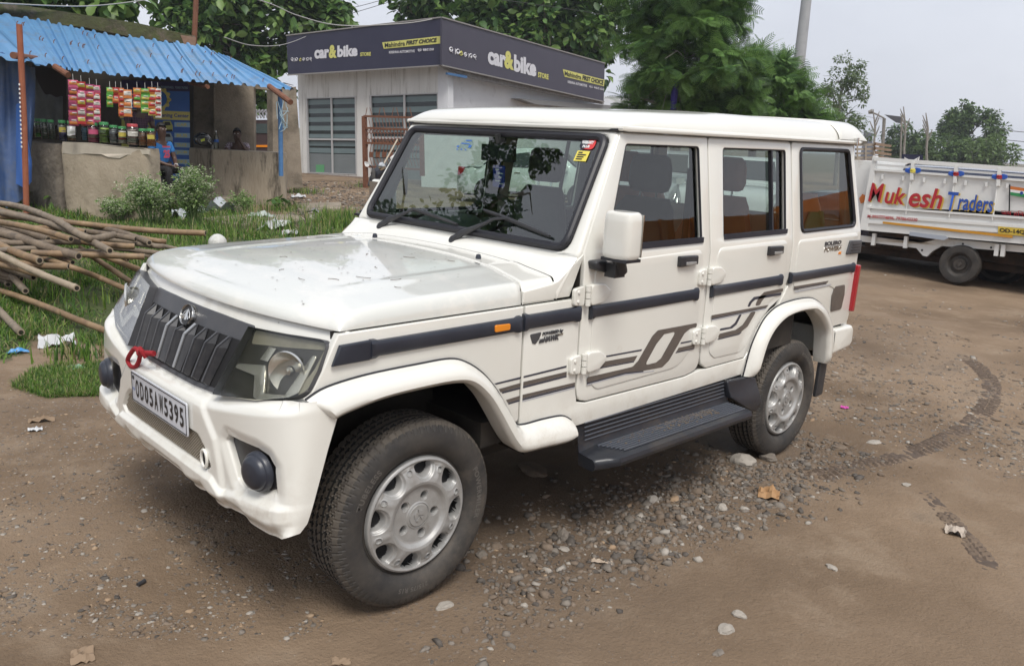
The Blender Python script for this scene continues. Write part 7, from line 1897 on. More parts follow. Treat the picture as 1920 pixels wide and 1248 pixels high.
# load bed side
tw([(1641,320),(2100,353),(2100,399),(1628,390)], .03, TW, 'side_panel')
tw([(1628,391),(2100,424),(2100,473),(1614,431)], .05, TW, 'lower_panel', .01)
for (a, b, c_, d_) in (((1628,388),(2100,421),.035,.03),((1641,318),(2100,351),.03,.03),((1624,403),(2100,438),.02,.04),((1619,415),(2100,449),.02,.04)):
    mb = MB(); mb.bar(KTk(*a, .02), KTk(*b, .02), c_, d_); mb.build('panel_rib', TW, tk)
mb = MB(); mb.bar(KTk(1641, 298, .02), KTk(2100, 354, .02) if False else KTk(2100, 352-21, .02), .055, .055); mb.build('top_rail', TW, tk)
mb = MB(); mb.bar(KTk(1641, 309, .01), KTk(2100, 342, .01), .04, .03); mb.build('mid_rail', TW, tk)
tw([(1638,292),(1645,293),(1628,432),(1613,430)], .07, TW, 'corner_post', .03)
for x_ in (1714, 1795, 1876, 1957, 2040):
    y_ = 298+(x_-1641)*.072; mb = MB(); mb.bar(KTk(x_, y_, .03), KTk(x_-3, y_+34, .03), .045, .04); mb.build('stake', TW, tk)
    fl = mat('rail_flower_blue', (.02,.09,.42), .5)
    for s_ in (-1, 1): tw(fillet([(x_,y_+16),(x_+s_*6,y_+11),(x_+s_*14,y_+13),(x_+s_*15,y_+19),(x_+s_*7,y_+22)], 2), .01, fl, 'painted_ornament', .045)
    tw(fillet([(x_-5,y_+13),(x_+5,y_+13),(x_+5,y_+21),(x_-5,y_+21)], 3), .012, STK_Y if x_ == 1714 else RED, 'painted_ornament', .055)
    mb = MB(); mb.bar(KTk(x_-6, y_+38, .02), KTk(x_-14, y_+98, .02), .03, .012); mb.build('panel_seam', TW, tk)
for k in range(9):
    x_ = 1656+k*39; y_ = 327+(x_-1656)*.072
    mb = MB(); mb.bar(KTk(x_, y_, .02), KTk(x_-1, y_+9, .02), .014, .03); mb.build('rope_hook', TW, tk)
T_R = mat('painted_red', (.42,.02,.03), .45); T_Y = mat('painted_yellow', (.60,.42,.08), .5); T_B = mat('painted_blue', (.02,.08,.38), .45); T_O = mat('painted_orange', (.55,.16,.03), .5); T_G = mat('painted_green', (.03,.25,.08), .5); T_OR = mat('reflective_orange', (.55,.26,.02), .5)
def tt(s_, x0, y0, w, h, m, w0=.0, bold=.02, shear=.35, sl=.085): return text('painted_lettering', s_, lambda u, v, ww: KTk(x0+u-v*.02, y0-v+u*sl, .036+w0+ww), m, tk, bold=bold, shear=shear, w=w, h=h)
for s_, x0, y0, w, h, m in (('M',1630,377,31,35,T_R),('uk',1661,381,40,32,T_R),('esh',1706,387,64,38,T_R),('T',1780,394,21,35,T_B),('raders',1797,393,68,31,T_B)):
    tt(s_, x0+2.5, y0+2, w, h, T_Y, 0, 0); tt(s_, x0+1.2, y0+1, w, h, T_Y, .003, 0); tt(s_, x0, y0, w, h, m, .010, .018)
tt('M-9937774896, 7978643330', 1628, 409, 94, 7, T_R, 0, .02, .2, .075)
tw([(1657,415),(1900,441),(1900,446),(1657,419)], .004, T_OR, 'reflector_tape', .034)
tw([(1873,424),(1960,432),(1960,446),(1873,438)], .004, mat('plate_yellow', (.62,.45,.06), .5), 'number_board', .036)
tt('OD-14Q-7641', 1876, 436, 75, 9, INK, .006, .03, 0, .09)
tw([(1896,349),(1945,356),(1945,362),(1896,355)], .003, T_O, 'flag_paint', .034); tw([(1896,355),(1945,362),(1945,367),(1896,360)], .003, WHITE, 'flag_paint', .034); tw([(1896,360),(1945,367),(1945,374),(1896,366)], .003, T_G, 'flag_paint', .034)
tw([(1893.5,346),(1896,346),(1895,396),(1892.5,396)], .004, INK, 'flag_paint', .036); tw([(1917+3*math.cos(a),362+3.2*math.sin(a)) for a in [k*.52 for k in range(12)]], .003, T_B, 'flag_paint', .038)
tt('जय हिन्द', 1879, 405, 50, 13, T_R, 0, .0, .0, .08)
tw([(1709,434),(1776,442),(1781,446),(1773,450),(1708,441)], .004, mat('steel_patch', (.36,.40,.46), .4), 'metal_patch', .066)
# chassis
tw([(1600,449),(1700,462),(1716,470),(1730,482),(1740,474),(1750,462),(1800,461),(1960,476),(1960,468),(1800,452),(1762,448),(1752,449),(1735,462),(1600,441)][:0] or [(1596,452),(1712,466),(1724,480),(1732,482),(1742,472),(1760,462),(1960,478),(1960,466),(1758,447),(1740,452),(1720,456),(1596,441)], .08, TW, 'chassis_rail', -.12)
for x_ in (1637, 1697, 1868, 1880): mb = MB(); y_ = 432+(x_-1614)*.087; mb.bar(KTk(x_, y_+4, -.06), KTk(x_-3, y_+26, -.06), .05, .05); mb.build('bed_bracket', TW, tk)
for x_, y_ in ((1648,461),(1668,463),(1723,470),(1800,458),(1853,465)): tw([(x_+2*math.cos(a),y_+2*math.sin(a)) for a in [k*.8 for k in range(8)]], .004, DARK, 'frame_hole', -.115)
mb = MB(); mb.box((TX+.85, .35, .33), (.8, 4.2, .16)); mb.box((TX+.7, .9, .18), (.25, 3.5, .10)); mb.box((TX+.80, .1, .50), (1.30, 4.4, .06)); mb.build('underframe', mat('truck_underside', (.022,.02,.018), .9, (.07,.04,.025), 5), tk, smooth=False)
mb = MB(); mb.box((TX+.75, .1, 1.0), (1.40, 4.2, .04)); mb.box((TX+.03, .1, 1.0), (.02, 4.3, .9)) if False else None; mb.box((TX+1.45, .1, 1.0), (.05, 4.3, .8)); mb.build('load_bed', TW, tk, smooth=False)
# cab half hidden behind the car
tw([(1596,300),(1634,303),(1628,330),(1612,432),(1596,430)], 1.2, TW, 'cab', -.1)
tw([(1607,372),(1613,364),(1618,366),(1618,378),(1610,382)], .01, T_O, 'painted_ornament', -.07)
def small_wheel(name, c, r_, w, parent, rimm, axis, spoke=None):
    """c world centre of the outer face, axis unit vector pointing outward"""
    M_ = Matrix.Translation(c) @ V3(axis).to_track_quat('Z', 'Y').to_matrix().to_4x4()
    g = thing(name, None, None, c); g.parent = parent; g.location = V3(c)-WP[parent.name]
    mb = MB(); mb.lathe([(r_*.60,-w*.9),(r_*.80,-w),(r_*.96,-w*.95),(r_,-w*.8),(r_,-w*.15),(r_*.96,-w*.03),(r_*.82,0),(r_*.64,-w*.03),(r_*.60,-w*.1)], M_, 36); mb.build('tyre', TYRE, g)
    mb = MB()
    if spoke:
        mb.lathe([(0,-w*.25),(r_*.16,-w*.22),(r_*.18,-w*.3)], M_, 16); mb.lathe([(r_*.56,-w*.3),(r_*.58,-w*.06),(r_*.62,-w*.05)], M_, 36)
        for k in range(spoke):
            a = 2*math.pi*k/spoke; mb.bar(M_ @ V3((r_*.12*math.cos(a), r_*.12*math.sin(a), -w*.26)), M_ @ V3((r_*.58*math.cos(a), r_*.58*math.sin(a), -w*.16)), r_*.10, r_*.08, axis)
    else: mb.lathe([(0,-w*.12),(r_*.10,-w*.12),(r_*.13,-w*.22),(r_*.30,-w*.20),(r_*.36,-w*.35),(r_*.48,-w*.38),(r_*.56,-w*.10),(r_*.61,-w*.06)], M_, 32)
    mb.build('rim', rimm, g)
    mb = MB(); mb.lathe([(0,-w*.6),(r_*.55,-w*.6)], M_, 20); mb.build('brake_drum', DARK, g)
    return g
wc = KTk(1796, 496, -.02); small_wheel('wheel', wc, .265, .17, tk, RIM, (-1, 0, 0)); wc2 = wc+V3((1.3, 0, 0)); small_wheel('wheel', wc2, .265, .17, tk, RIM, (1, 0, 0))
wc3 = wc+V3((0, 2.5, 0)); small_wheel('wheel', wc3, .265, .17, tk, RIM, (-1, 0, 0))

# ================================================================== CARS
def generic_car(name, label, loc, yaw, L, W, H, paint, kind, cat='car', rimm=SILVER, spokes=10, rw=.31):
    """complete car: body lofted from its side profile; local x = length (front +)"""
    t = thing(name, label, cat, loc, None, yaw)
    h = H/1.45
    prof = {'sedan': [(-.5,.62),(-.49,.86),(-.40,.93),(-.33,.95),(-.22,1.32),(-.10,1.44),(.05,1.45),(.16,1.36),(.27,1.02),(.40,.93),(.475,.80),(.498,.62)],
            'suv': [(-.495,.70),(-.49,1.0),(-.475,1.12),(-.44,1.36),(-.38,1.44),(.0,1.46),(.10,1.42),(.20,1.08),(.24,1.03),(.40,.99),(.475,.88),(.497,.66)],
            'mpv': [(-.495,.70),(-.49,1.0),(-.475,1.15),(-.45,1.38),(-.38,1.45),(.05,1.46),(.16,1.38),(.28,1.05),(.32,1.0),(.42,.94),(.48,.80),(.497,.62)]}[kind]
    top = catmull([(a*L, b*h, 0) for a, b in prof], 5)
    belt = .93*h
    P = []
    for q in top:
        x, z = q.x, q.y; up = ss(belt-.03, belt+.35, z); e = min(1, (L/2-abs(x))/.35+.12); wx = W/2*(.70+.30*math.sqrt(min(1, max(0, e)))); wt = wx*(1-.20*up)
        zb = .24 if abs(x) < L*.46 else .30
        rowp = []
        for s in (-1, 1):
            seg = [(wx*.92, zb), (wx*.985, zb+.10), (wx, zb+.30), (wx*.99, min(z-.02, belt-.08)), (wx*.965 if z > belt else wx*.9, min(z, belt))]
            seg += [(wt*.99, lerp(belt, z, .85) if z > belt else z-.002), (wt*.90, z+.004 if z > belt else z+.012), (wt*.6, z+.022)]
            if s < 0: rowp += [(x, -a, b) for a, b in seg]
            else: rowp += [(x, a, b) for a, b in reversed(seg)]
        P.append(rowp)
    nv = len(P[0]); vs = [p for r_ in P for p in r_]
    fs = [(i*nv+j, (i+1)*nv+j, (i+1)*nv+j+1, i*nv+j+1) for i in range(len(P)-1) for j in range(nv-1)]
    fs += [tuple(range(nv-1, -1, -1)), tuple(range((len(P)-1)*nv, len(P)*nv))]
    body = make('body', vs, fs, paint, t, True, 38, True)
    GK = mat('car_glass', (.02,.03,.03), .05, spec=.8); 
    def yw(x, z, s):  # side surface
        up = ss(belt-.03, belt+.35, z); i = min(range(len(top)), key=lambda k: abs(top[k].x-x)); zt_ = top[i].y
        f = min(1, max(0, (z-belt)/max(.05, .85*(zt_-belt)))); upt = ss(belt-.03, belt+.35, zt_)
        return s*(lerp(W/2*.965, W/2*(1-.20*upt)*.99, f))
    wn_ = {'sedan': [[(-.22,.97),(-.16,1.28),(-.03,1.36),(-.03,.97)],[(-.015,.97),(-.015,1.36),(.07,1.36),(.14,1.28),(.235,1.0)]],
           'suv': [[(-.44,1.0),(-.42,1.32),(-.25,1.36),(-.25,1.0)],[(-.235,1.0),(-.235,1.36),(-.06,1.37),(-.06,1.0)],[(-.045,1.0),(-.045,1.37),(.06,1.35),(.17,1.06)]],
           'mpv': [[(-.44,1.0),(-.43,1.32),(-.25,1.37),(-.25,1.0)],[(-.235,1.0),(-.235,1.37),(-.06,1.38),(-.06,1.0)],[(-.045,1.0),(-.045,1.38),(.09,1.36),(.24,1.06)]]}[kind]
    def loc_slab(nm, loop, f, m, d=.012, cuts=()):
        bm = fill_mesh([loop], d, 0, 0, cuts)
        for v in bm.verts: v.co = V3(f(*v.co))
        bmesh.ops.recalc_face_normals(bm, faces=bm.faces); me = bpy.data.meshes.new(nm); bm.to_mesh(me); bm.free(); me.materials.append(m)
        o = bpy.data.objects.new(nm, me); return link(o, t)
    for s in (-1, 1):
        for w_ in wn_:
            loc_slab('side_window', fillet([(a*L, b*h) for a, b in w_], .03), lambda x, z, w, s=s: (x, yw(x, z, s)+s*(w+.016), z), GK, .012, tuple((1, z) for z in (1.05*h, 1.15*h, 1.25*h)))
        for dx in (-.10, .10): 
            mb = MB(); mb.box((dx*L, s*(W/2*.985), .83*h), (.16, .03, .03)); mb.build('door_handle', CHROME, t, local=True)
        mb = MB(); mb.bar((-.03*L, s*W/2*.997, .35), (-.03*L, s*W/2*.975, belt), .012, .01); mb.bar((.21*L, s*W/2*.997, .40), (.21*L, s*W/2*.975, belt), .012, .01); mb.bar((-.35*L, s*W/2*.99, .33), (.35*L, s*W/2*.99, .33), .02, .07); mb.build('door_gap', DARK, t, local=True)
        mb = MB(); mb.tube([(.22*L, s*W/2, belt+.03), (.215*L, s*(W/2+.10), belt+.06)], [.03,.05], 8); mb.box((.215*L, s*(W/2+.12), belt+.08), (.09, .15, .12)); mb.build('mirror', paint, t, local=True)
        # lamps
        loc_slab('tail_light', fillet([(-.495*L+.02,.68*h),(-.50*L+.06,.92*h),(-.44*L,.90*h),(-.46*L,.74*h)], .02), lambda x, z, w, s=s: (x, s*(W/2*.93+w+.02+.10*(x+L/2)), z), RED, .05)
        loc_slab('head_light', fillet([(.49*L,.66*h),(.47*L,.78*h),(.40*L,.86*h),(.42*L,.70*h)], .02), lambda x, z, w, s=s: (x, s*(W/2*.90+w+.03+.18*(L/2-x)), z), CHROME, .05)
        for fx_ in (-.29, .31):
            # wheel opening
            mb = MB(); mb.tube([(fx_*L, s*(W/2-.12), rw+.02), (fx_*L, s*(W/2+.004), rw+.02)], rw*1.13, 24); mb.build('wheel_arch', DARK, t, local=True)
            ax = (0, s, 0); M_ = V3((fx_*L, s*(W/2+.01), rw))
            g = bpy.data.objects.new('wheel', None); link(g, t); g.location = M_
            mm = V3(ax).to_track_quat('Z', 'Y').to_matrix().to_4x4()
            w_ = .2; mb = MB(); mb.lathe([(rw*.64,-w_),(rw*.97,-w_*.9),(rw,-w_*.6),(rw,-w_*.15),(rw*.96,-.01),(rw*.80,.0),(rw*.68,-.01),(rw*.64,-.03)], mm, 32); mb.build('tyre', TYRE, g, local=True)
            mb = MB(); mb.lathe([(0,-.02),(rw*.15,-.02),(rw*.17,-.05)], mm, 16); mb.lathe([(rw*.60,-.08),(rw*.62,-.015),(rw*.67,-.012)], mm, 32)
            for k in range(spokes):
                a = 2*math.pi*k/spokes; mb.bar(mm @ V3((rw*.1*math.cos(a), rw*.1*math.sin(a), -.03)), mm @ V3((rw*.62*math.cos(a), rw*.62*math.sin(a), -.02)), rw*.085, rw*.06, ax)
            mb.build('rim', rimm, g, local=True)
            mb = MB(); mb.lathe([(0,-.12),(rw*.62,-.12)], mm, 24); mb.build('brake_disc', DARK, g, local=True)
    # windscreens
    def screen(x0, z0, x1, z1, k0, k1, nm):
        d = V3((z1-z0, 0, -(x1-x0))).normalized(); d = d if d.z > 0 else -d
        vs = [V3((x0, -W/2*k0, z0)), V3((x0, W/2*k0, z0)), V3((x1, W/2*k1, z1)), V3((x1, -W/2*k1, z1))]; vs2 = [v+d*.035 for v in vs]; vs = [v-d*.01 for v in vs]
        make(nm, vs+vs2, [(0,1,2,3),(7,6,5,4),(0,4,5,1),(1,5,6,2),(2,6,7,3),(3,7,4,0)], GK, t, False, None, True)
    ft = {'sedan': (.265,1.03,.17,1.34,-.325,.97,-.225,1.30), 'suv': (.195,1.10,.11,1.40,-.48,1.08,-.445,1.34), 'mpv': (.275,1.07,.165,1.36,-.48,1.10,-.45,1.36)}[kind]
    screen(ft[0]*L, ft[1]*h, ft[2]*L, ft[3]*h, .82, .70, 'windscreen'); screen(ft[4]*L, ft[5]*h, ft[6]*L, ft[7]*h, .82, .70, 'rear_window')
    mb = MB(); mb.box((.497*L, 0, .72*h), (.03, W*.45, .12)); mb.box((.49*L, 0, .42*h), (.04, W*.55, .14)); mb.build('front_grille', BLACKP, t, local=True)
    mb = MB(); mb.box((.51*L, 0, .52*h), (.02, .5, .11)); mb.build('number_plate', WHITE, t, local=True)
    mb = MB(); mb.box((0, 0, .25), (L*.9, W*.8, .12)); mb.build('underbody', DARK, t, local=True)
    return t
WP_ = mat('white_car_paint', (.60,.64,.64), .25, coat=.8); SP_ = mat('silver_car_paint', (.42,.45,.47), .3, metal=.3, coat=.8); DB = mat('dark_blue_paint', (.012,.018,.045), .25, coat=.8); BG = mat('beige_car_paint', (.50,.46,.38), .3, coat=.6)
def car_at(px, D, px2, D2, *a, **k):
    """rear (px,D) to front (px2,D2)"""
    A_, B_ = at(px, 350, D), at(px2, 350, D2); c = (A_+B_)/2; L = (V3((B_.x, B_.y, 0))-V3((A_.x, A_.y, 0))).length; yaw = math.atan2(B_.y-A_.y, B_.x-A_.x)
    return c, yaw, L
c, yaw, L = car_at(868, 23.0, 1150, 22.4)
generic_car('saloon_car', 'white saloon car parked beyond, seen through the windscreen', (c.x, c.y, -.12), yaw, L, 1.73, 1.48, WP_, 'sedan')
c, yaw, L = car_at(1300, 20.5, 1165, 15.5)
generic_car('compact_suv', 'silver compact car with its front towards us, seen through the front door window', (c.x, c.y, -.1), yaw, 4.1, 1.78, 1.58, SP_, 'suv')
c, yaw, L = car_at(1420, 19.0, 1352, 14.4)
generic_car('compact_suv', 'white compact car with its front towards us, seen through the rear door window', (c.x, c.y, -.1), yaw, 4.0, 1.75, 1.55, WP_, 'suv')
wp_ = gpt(1880, 526, -.1); c = V3((wp_.x+.9, wp_.y+1.28, 0))
generic_car('dark_suv', 'dark blue car parked behind the white goods truck', (c.x-.35, c.y, -.10), R(90), 4.4, 1.8, 1.58, DB, 'suv', rimm=mat('dark_alloy', (.10,.10,.11), .35, metal=.5), spokes=7, rw=.34)
# orange lorry standing behind the viewer: the side windows mirror it
ol = thing('orange_lorry', 'orange lorry parked across the yard, mirrored in the side windows of the white car', 'lorry', (12, -7.6, 0))
OLM = mat('orange_lorry_paint', (.72, .27, .04), .5, (.62, .22, .03), 3)
mb = MB(); mb.box((10.5, -7.6, 1.35), (12.0, 2.0, 1.7)); mb.build('load_body', OLM, ol, smooth=False); mb = MB(); mb.box((17.8, -7.6, 1.55), (1.9, 2.0, 2.2)); mb.build('cab', OLM, ol, smooth=False)
for k in range(13): mb = MB(); mb.box((4.8+k*.93, -6.57, 1.35), (.07, .05, 1.72)); mb.build('side_rib', OLM, ol, smooth=False)
mb = MB(); mb.box((17.8, -6.59, 2.0), (1.2, .03, .6)); mb.build('cab_window', DARK, ol, smooth=False)
for x_ in (6.0, 7.2, 17.6): small_wheel('wheel', V3((x_, -6.6, .42)), .45, .25, ol, RIM, (0, 1, 0))
# ================================================================== BACKGROUND THINGS ON THE RIGHT
lp = thing('street_pole', 'tall grey steel pole leaning slightly above the feathery trees', 'pole', at(1478, 330, 30))
mb = MB(); mb.tube([at(1478, 330, 30), at(1497, 130, 30), at(1512, 0, 30), at(1530,-140,30)], [.22,.19,.165,.14], 14); mb.build('pole_shaft', mat('pole_grey', (.30,.31,.32), .55, (.36,.37,.38), 3), lp)
sl = thing('street_lamp', 'distant street lamp with banner board hanging from its arm', 'lamp', at(1655, 320, 60))
mb = MB(); mb.tube([at(1652, 330, 60), at(1658, 222, 60)], .10, 8); mb.tube([at(1658,222,60), at(1645,215,60), at(1630,209,60)], .06, 6); mb.tube([at(1636,209,60), at(1628,211,60)], [.16,.10], 8); mb.build('lamp_post', BARKG, sl)
KL = Plane(P2(1645, 60), P2(1695, 58)); wallbox('hanging_board', KL, [(1658,215),(1691,219),(1690,232),(1680,230)], .05, mat('grey_board', (.12,.12,.13), .6), sl)
mb = MB(); mb.tube([at(1687, 330, 58), at(1691, 216, 58)], .06, 6); mb.build('board_post', BARKG, sl)
for k, (x_, lb) in enumerate(((1640,'bare dead sapling left of the street lamp'),(1697,'bare dead sapling right of the hanging board'),(1739,'bare dead trunk between the board and the far trees'))):
    t = thing('dead_sapling', lb, 'dead tree', at(x_, 330, 55)); r2 = random.Random(k); mb = MB(); x0 = x_; tops = {1640: 205, 1697: 200, 1739: 212}[x_]
    mb.tube([at(x0, 330, 55), at(x0-2, 280, 55), at(x0+1, 240, 55), at(x0-3, tops, 55)], [.10,.08,.06,.03], 6)
    for j in range(4): y_ = tops+12+j*9; s_ = r2.choice((-1, 1)); mb.tube([at(x0, y_+14, 55), at(x0+s_*6, y_, 55), at(x0+s_*9, y_-8, 55)], [.05,.035,.02], 5)
    mb.build('trunk', BARKG, t)
bd = thing('notice_board', 'dark sign board with white butterfly outline behind the truck rails', 'sign', at(1710, 330, 22))
KD = Plane(P2(1690, 22), P2(1730, 22)); wallbox('board_face', KD, [(1691,289),(1731,290),(1729,322),(1690,320)], .06, mat('board_navy', (.012,.014,.04), .5), bd)
mb = MB(); pl_ = lambda a, b: KD(a, b, .02)
mb.tube([pl_(1698,308), pl_(1697,295), pl_(1703,301), pl_(1710,303), pl_(1718,299), pl_(1723,294), pl_(1720,307), pl_(1712,304), pl_(1705,304), pl_(1698,308)], .022, 5); mb.build('butterfly_outline', WHITE, bd)
text('board_lettering', 'store', lambda u, v, w: KD(1752+u, 325-v, .02), BN_P, bd, w=14, h=5)
wd = thing('cattle_body_truck', 'truck body of brown wooden planks far behind the car roof', 'truck', at(1645, 330, 34))
WDM = mat('brown_planks', (.20,.13,.075), .8, (.28,.19,.12), 5); KW2 = Plane(P2(1600, 33), P2(1640, 33)); KW3 = Plane(P2(1640, 33), P2(1672, 37))
for k in range(4): 
    y_ = 270+k*8; wallbox('plank', KW2, [(1603,y_),(1641,y_-1),(1641,y_+3.5),(1603,y_+4)], .05, mat('pale_planks', (.36,.31,.25), .8) if k == 0 else bpy.data.materials['pale_planks'], wd); wallbox('plank', KW3, [(1642,y_-3),(1672,y_+2),(1671,y_+6),(1642,y_+3)], .05, WDM, wd)
for x_ in (1606, 1622, 1638): wallbox('upright', KW2, [(x_,266),(x_+3,266),(x_+3,304),(x_,304)], .08, bpy.data.materials['pale_planks'], wd, w0=.06)
wallbox('body_floor', KW2, [(1600,300),(1645,300),(1645,312),(1600,312)], 2, WDM, wd)
gb = thing('grey_building', 'dark grey block building far behind beside the fine leaved tree', 'building', at(1632, 320, 80)); KG2 = Plane(P2(1620, 80), P2(1640, 80)); wallbox('wall', KG2, [(1620,246),(1636,250),(1636,330),(1608,330)], 6, mat('far_grey', (.13,.14,.17), .8), gb)
hs = thing('pale_building', 'pale low building far behind between store and feathery tree', 'building', at(1150, 240, 80)); KG3 = Plane(P2(1100, 80), P2(1200, 80)); wallbox('wall', KG3, [(1100,178),(1200,184),(1200,260),(1100,260)], 6, SW2, hs)
# overhead wires
WI = mat('wire', (.04,.04,.04), .6); WIP = mat('pale_wire', (.35,.35,.34), .6)
def wire(pts, r_, label, m=WI):
    mb = MB(); mb.tube(catmull([at(*p) for p in pts], 10), r_, 5); o = mb.build('overhead_wire', m); tag(o, label, 'wire', 'overhead wires')
wire([(-40,4,18),(150,12,20),(260,2,22),(330,-10,24)], .012, 'pale cable crossing the top left over the mossy roof', WIP)
wire([(380,-30,24),(500,5,25),(560,30,26),(640,48,27),(760,44,28),(826,33,28.2)], .016, 'grey cable sagging to the top corner of the store sign', WIP)
wire([(420,70,24),(470,85,25),(530,84,27),(580,66,33)], .012, 'thin cable drooping to the left end of the store sign', WIP)
wire([(560,50,35),(650,28,38),(760,-5,42)], .012, 'thin dark wire between the two big trees')
wire([(640,20,38),(700,5,40),(740,-8,42)], .012, 'upper thin dark wire between the two big trees')
wire([(850,-10,36),(1000,8,36),(1150,32,38),(1240,60,40)], .010, 'green thin wire across the trees above the store')
wire([(1880,244,60),(1960,252,60),(2050,262,60)], .02, 'upper of two wires at the right edge'); wire([(1880,262,60),(1960,270,60),(2050,280,60)], .02, 'lower of two wires at the right edge')
wire([(1400,190,26),(1520,200,40),(1660,225,60)], .01, 'wire running past the fine leaved tree')
ip = thing('iron_pole', 'rusty thin iron pole standing behind the stall roof', 'pole', at(364, 110, 22)); mb = MB(); mb.tube([at(362, 120, 21.5), at(366, 40, 21.5), at(369, -30, 21.5)], .06, 8); mb.build('pole_tube', RUST, ip)
# ================================================================== LITTER
def crumple(px, py, sx, sy, m, label, name='litter', h=.04, seed=0, cat='litter', D=None, z=0):
    p = gpt(px, py, -.05); zz = gz1(p.x, p.y)+z; p = gpt(px, py, zz); d = math.hypot(p.x-CAM.x, p.y-CAM.y); k = d/1544.5; w, l = sx*k, sy*k*2.6
    ax = V3((p.x-CAM.x, p.y-CAM.y, 0)).normalized(); rt = V3((ax.y, -ax.x, 0)); P = []; n = 9
    for i in range(n):
        rowp = []
        for j in range(n):
            u, v = i/(n-1)-.5, j/(n-1)-.5; f = noise.noise(V3((u*3, v*3, seed)))*.25
            e = 1-.25*abs(noise.noise(V3((math.atan2(v, u)*1.5, seed, 1))))
            q = p+rt*w*(u*e+f*.2)+ax*l*(v*e+f*.2); z_ = h*(noise.noise(V3((u*4, v*4, seed*3.1)))+.55)*(1-.4*abs(u)); rowp.append(V3((q.x, q.y, zz+max(.004, z_))))
        P.append(rowp)
    o = grid(name, P, m, None, auto=30); return tag(o, label, cat)
CB = mat('cardboard', (.36,.21,.10), .8); PW = mat('crumpled_white', (.55,.56,.56), .6, (.45,.46,.48), 8); DL = mat('dry_leaf', (.24,.17,.11), .8); FILM = mat('plastic_film', (.46,.49,.52), .3, (.36,.39,.42), 5); SACK = mat('dark_sack', (.05,.06,.10), .6)
crumple(1441,931,40,20,CB,'torn brown cardboard piece near the rear wheel',h=.05,seed=1); crumple(1790,1000,34,12,mat('paper_pale',(.42,.36,.30),.7),'crumpled pale paper scrap on the open earth at right',h=.04,seed=2)
crumple(1583,765,14,6,mat('magenta_petal',(.55,.06,.35),.5),'tiny magenta scrap behind the rear wheel',h=.015,seed=3); crumple(108,648,56,14,PW,'crumpled white plastic sheet in the grass left of the car',h=.08,seed=4)
crumple(96,637,22,9,mat('red_wrapper',(.5,.06,.04),.4),'red wrapper behind the white sheet in the grass',h=.05,seed=5); crumple(34,662,34,5,mat('blue_wrapper',(.05,.25,.55),.4),'small blue wrapper at the left edge grass',h=.03,seed=6)
crumple(142,693,28,9,mat('green_wrapper',(.25,.45,.30),.4),'greenish wrapper on the dirt beside the bumper',h=.03,seed=7); crumple(78,790,40,7,DL,'curled dry leaf on the gravel at left',h=.03,seed=8); crumple(66,807,22,6,PW,'white and blue paper scrap on the gravel',h=.02,seed=9)
crumple(155,1232,40,20,DL,'dry brown leaf at the bottom left corner',h=.02,seed=10); crumple(1128,1056,44,5,mat('pale_root',(.42,.34,.26),.8),'pale flat root like scrap in the middle foreground',h=.02,seed=11); crumple(173,925,10,4,DL,'small leaf fragment in the left foreground',h=.01,seed=12)
crumple(405,402,64,24,FILM,'pale plastic sheeting heaped in the grass before the right counter',h=.28,seed=13); crumple(345,412,40,20,FILM,'second heap of plastic sheeting by the taller bush',h=.20,seed=14); crumple(515,428,60,24,PW,'white plastic litter pile behind the bonnet',h=.16,seed=15)
crumple(545,440,30,10,PW,'flat white cup lid behind the bonnet edge',h=.10,seed=16); crumple(490,412,50,16,mat('striped_bag',(.35,.40,.36),.5),'greenish white bag in the litter pile',h=.15,seed=17); crumple(232,393,48,16,SACK,'dark blue cloth bundle in the weeds before the counter',h=.22,seed=18,cat='cloth')
crumple(585,398,34,9,mat('grey_rag',(.22,.21,.24),.7),'grey rag on the rubble right of the counters',h=.08,seed=19); crumple(560,372,26,8,PW,'folded white paper near the right counter foot',h=.10,seed=20); crumple(462,425,12,8,mat('orange_scrap',(.6,.2,.06),.5),'orange scrap amid the litter',h=.08,seed=21); crumple(600,418,18,6,mat('orange_scrap2',(.55,.16,.10),.5),'red orange scrap on the rubble',h=.04,seed=22)
crumple(1020,1070,26,5,DL,'thin straw coloured scrap in the middle foreground',h=.012,seed=23); crumple(640,1243,40,8,DL,'pale leaf at the bottom edge left of centre',h=.015,seed=24)
st_ = thing('flat_stones', 'flat dirt covered stone slab leading to the right counter', 'slab', gpt(480, 405)); 
for k, lp_ in enumerate(([(380,412),(470,404),(560,407),(575,415),(520,424),(430,425)], [(405,378),(437,377),(440,384),(408,386)], [(400,392),(450,388),(456,396),(402,400)], [(555,383),(640,380),(640,392),(560,395)])):
    g_ = [gpt(a, b, -.05) for a, b in lp_]; hh = (.05,.16,.12,.03)[k]
    slab('stone_slab', fillet([(p.x, p.y) for p in g_], .08), lambda x_, y_, w, hh=hh: (x_, y_, gz1(x_, y_)*0-.06+hh+w), CONC, st_, .15, .01)
cy = thing('black_tube', 'short black tube lying on the earth at lower left', 'tube', gpt(266, 1107)); p = gpt(266, 1107, -.02); mb = MB(); a = V3((.8, .3, 0)).normalized(); z_ = gz1(p.x, p.y); mb.tube([V3((p.x, p.y, z_+.008))-a*.016, V3((p.x, p.y, z_+.010))+a*.016], .008, 12); mb.build('tube_body', BLACKP, cy)
bl = thing('white_ball', 'white speckled ball lying in the grass behind the bonnet', 'ball', gpt(408, 460)); p = gpt(408, 462); z_ = gz1(p.x, p.y)+.20; mb = MB(); p = gpt(408, 455, .2); mb.lathe([(0,.11),(.04,.103),(.08,.075),(.105,.035),(.11,0),(.105,-.035),(.08,-.075),(.0,-.11)], Matrix.Translation(p), 16); mb.build('ball_shell', mat('speckled_white', (.62,.62,.60), .6, (.45,.45,.42), 30), bl)
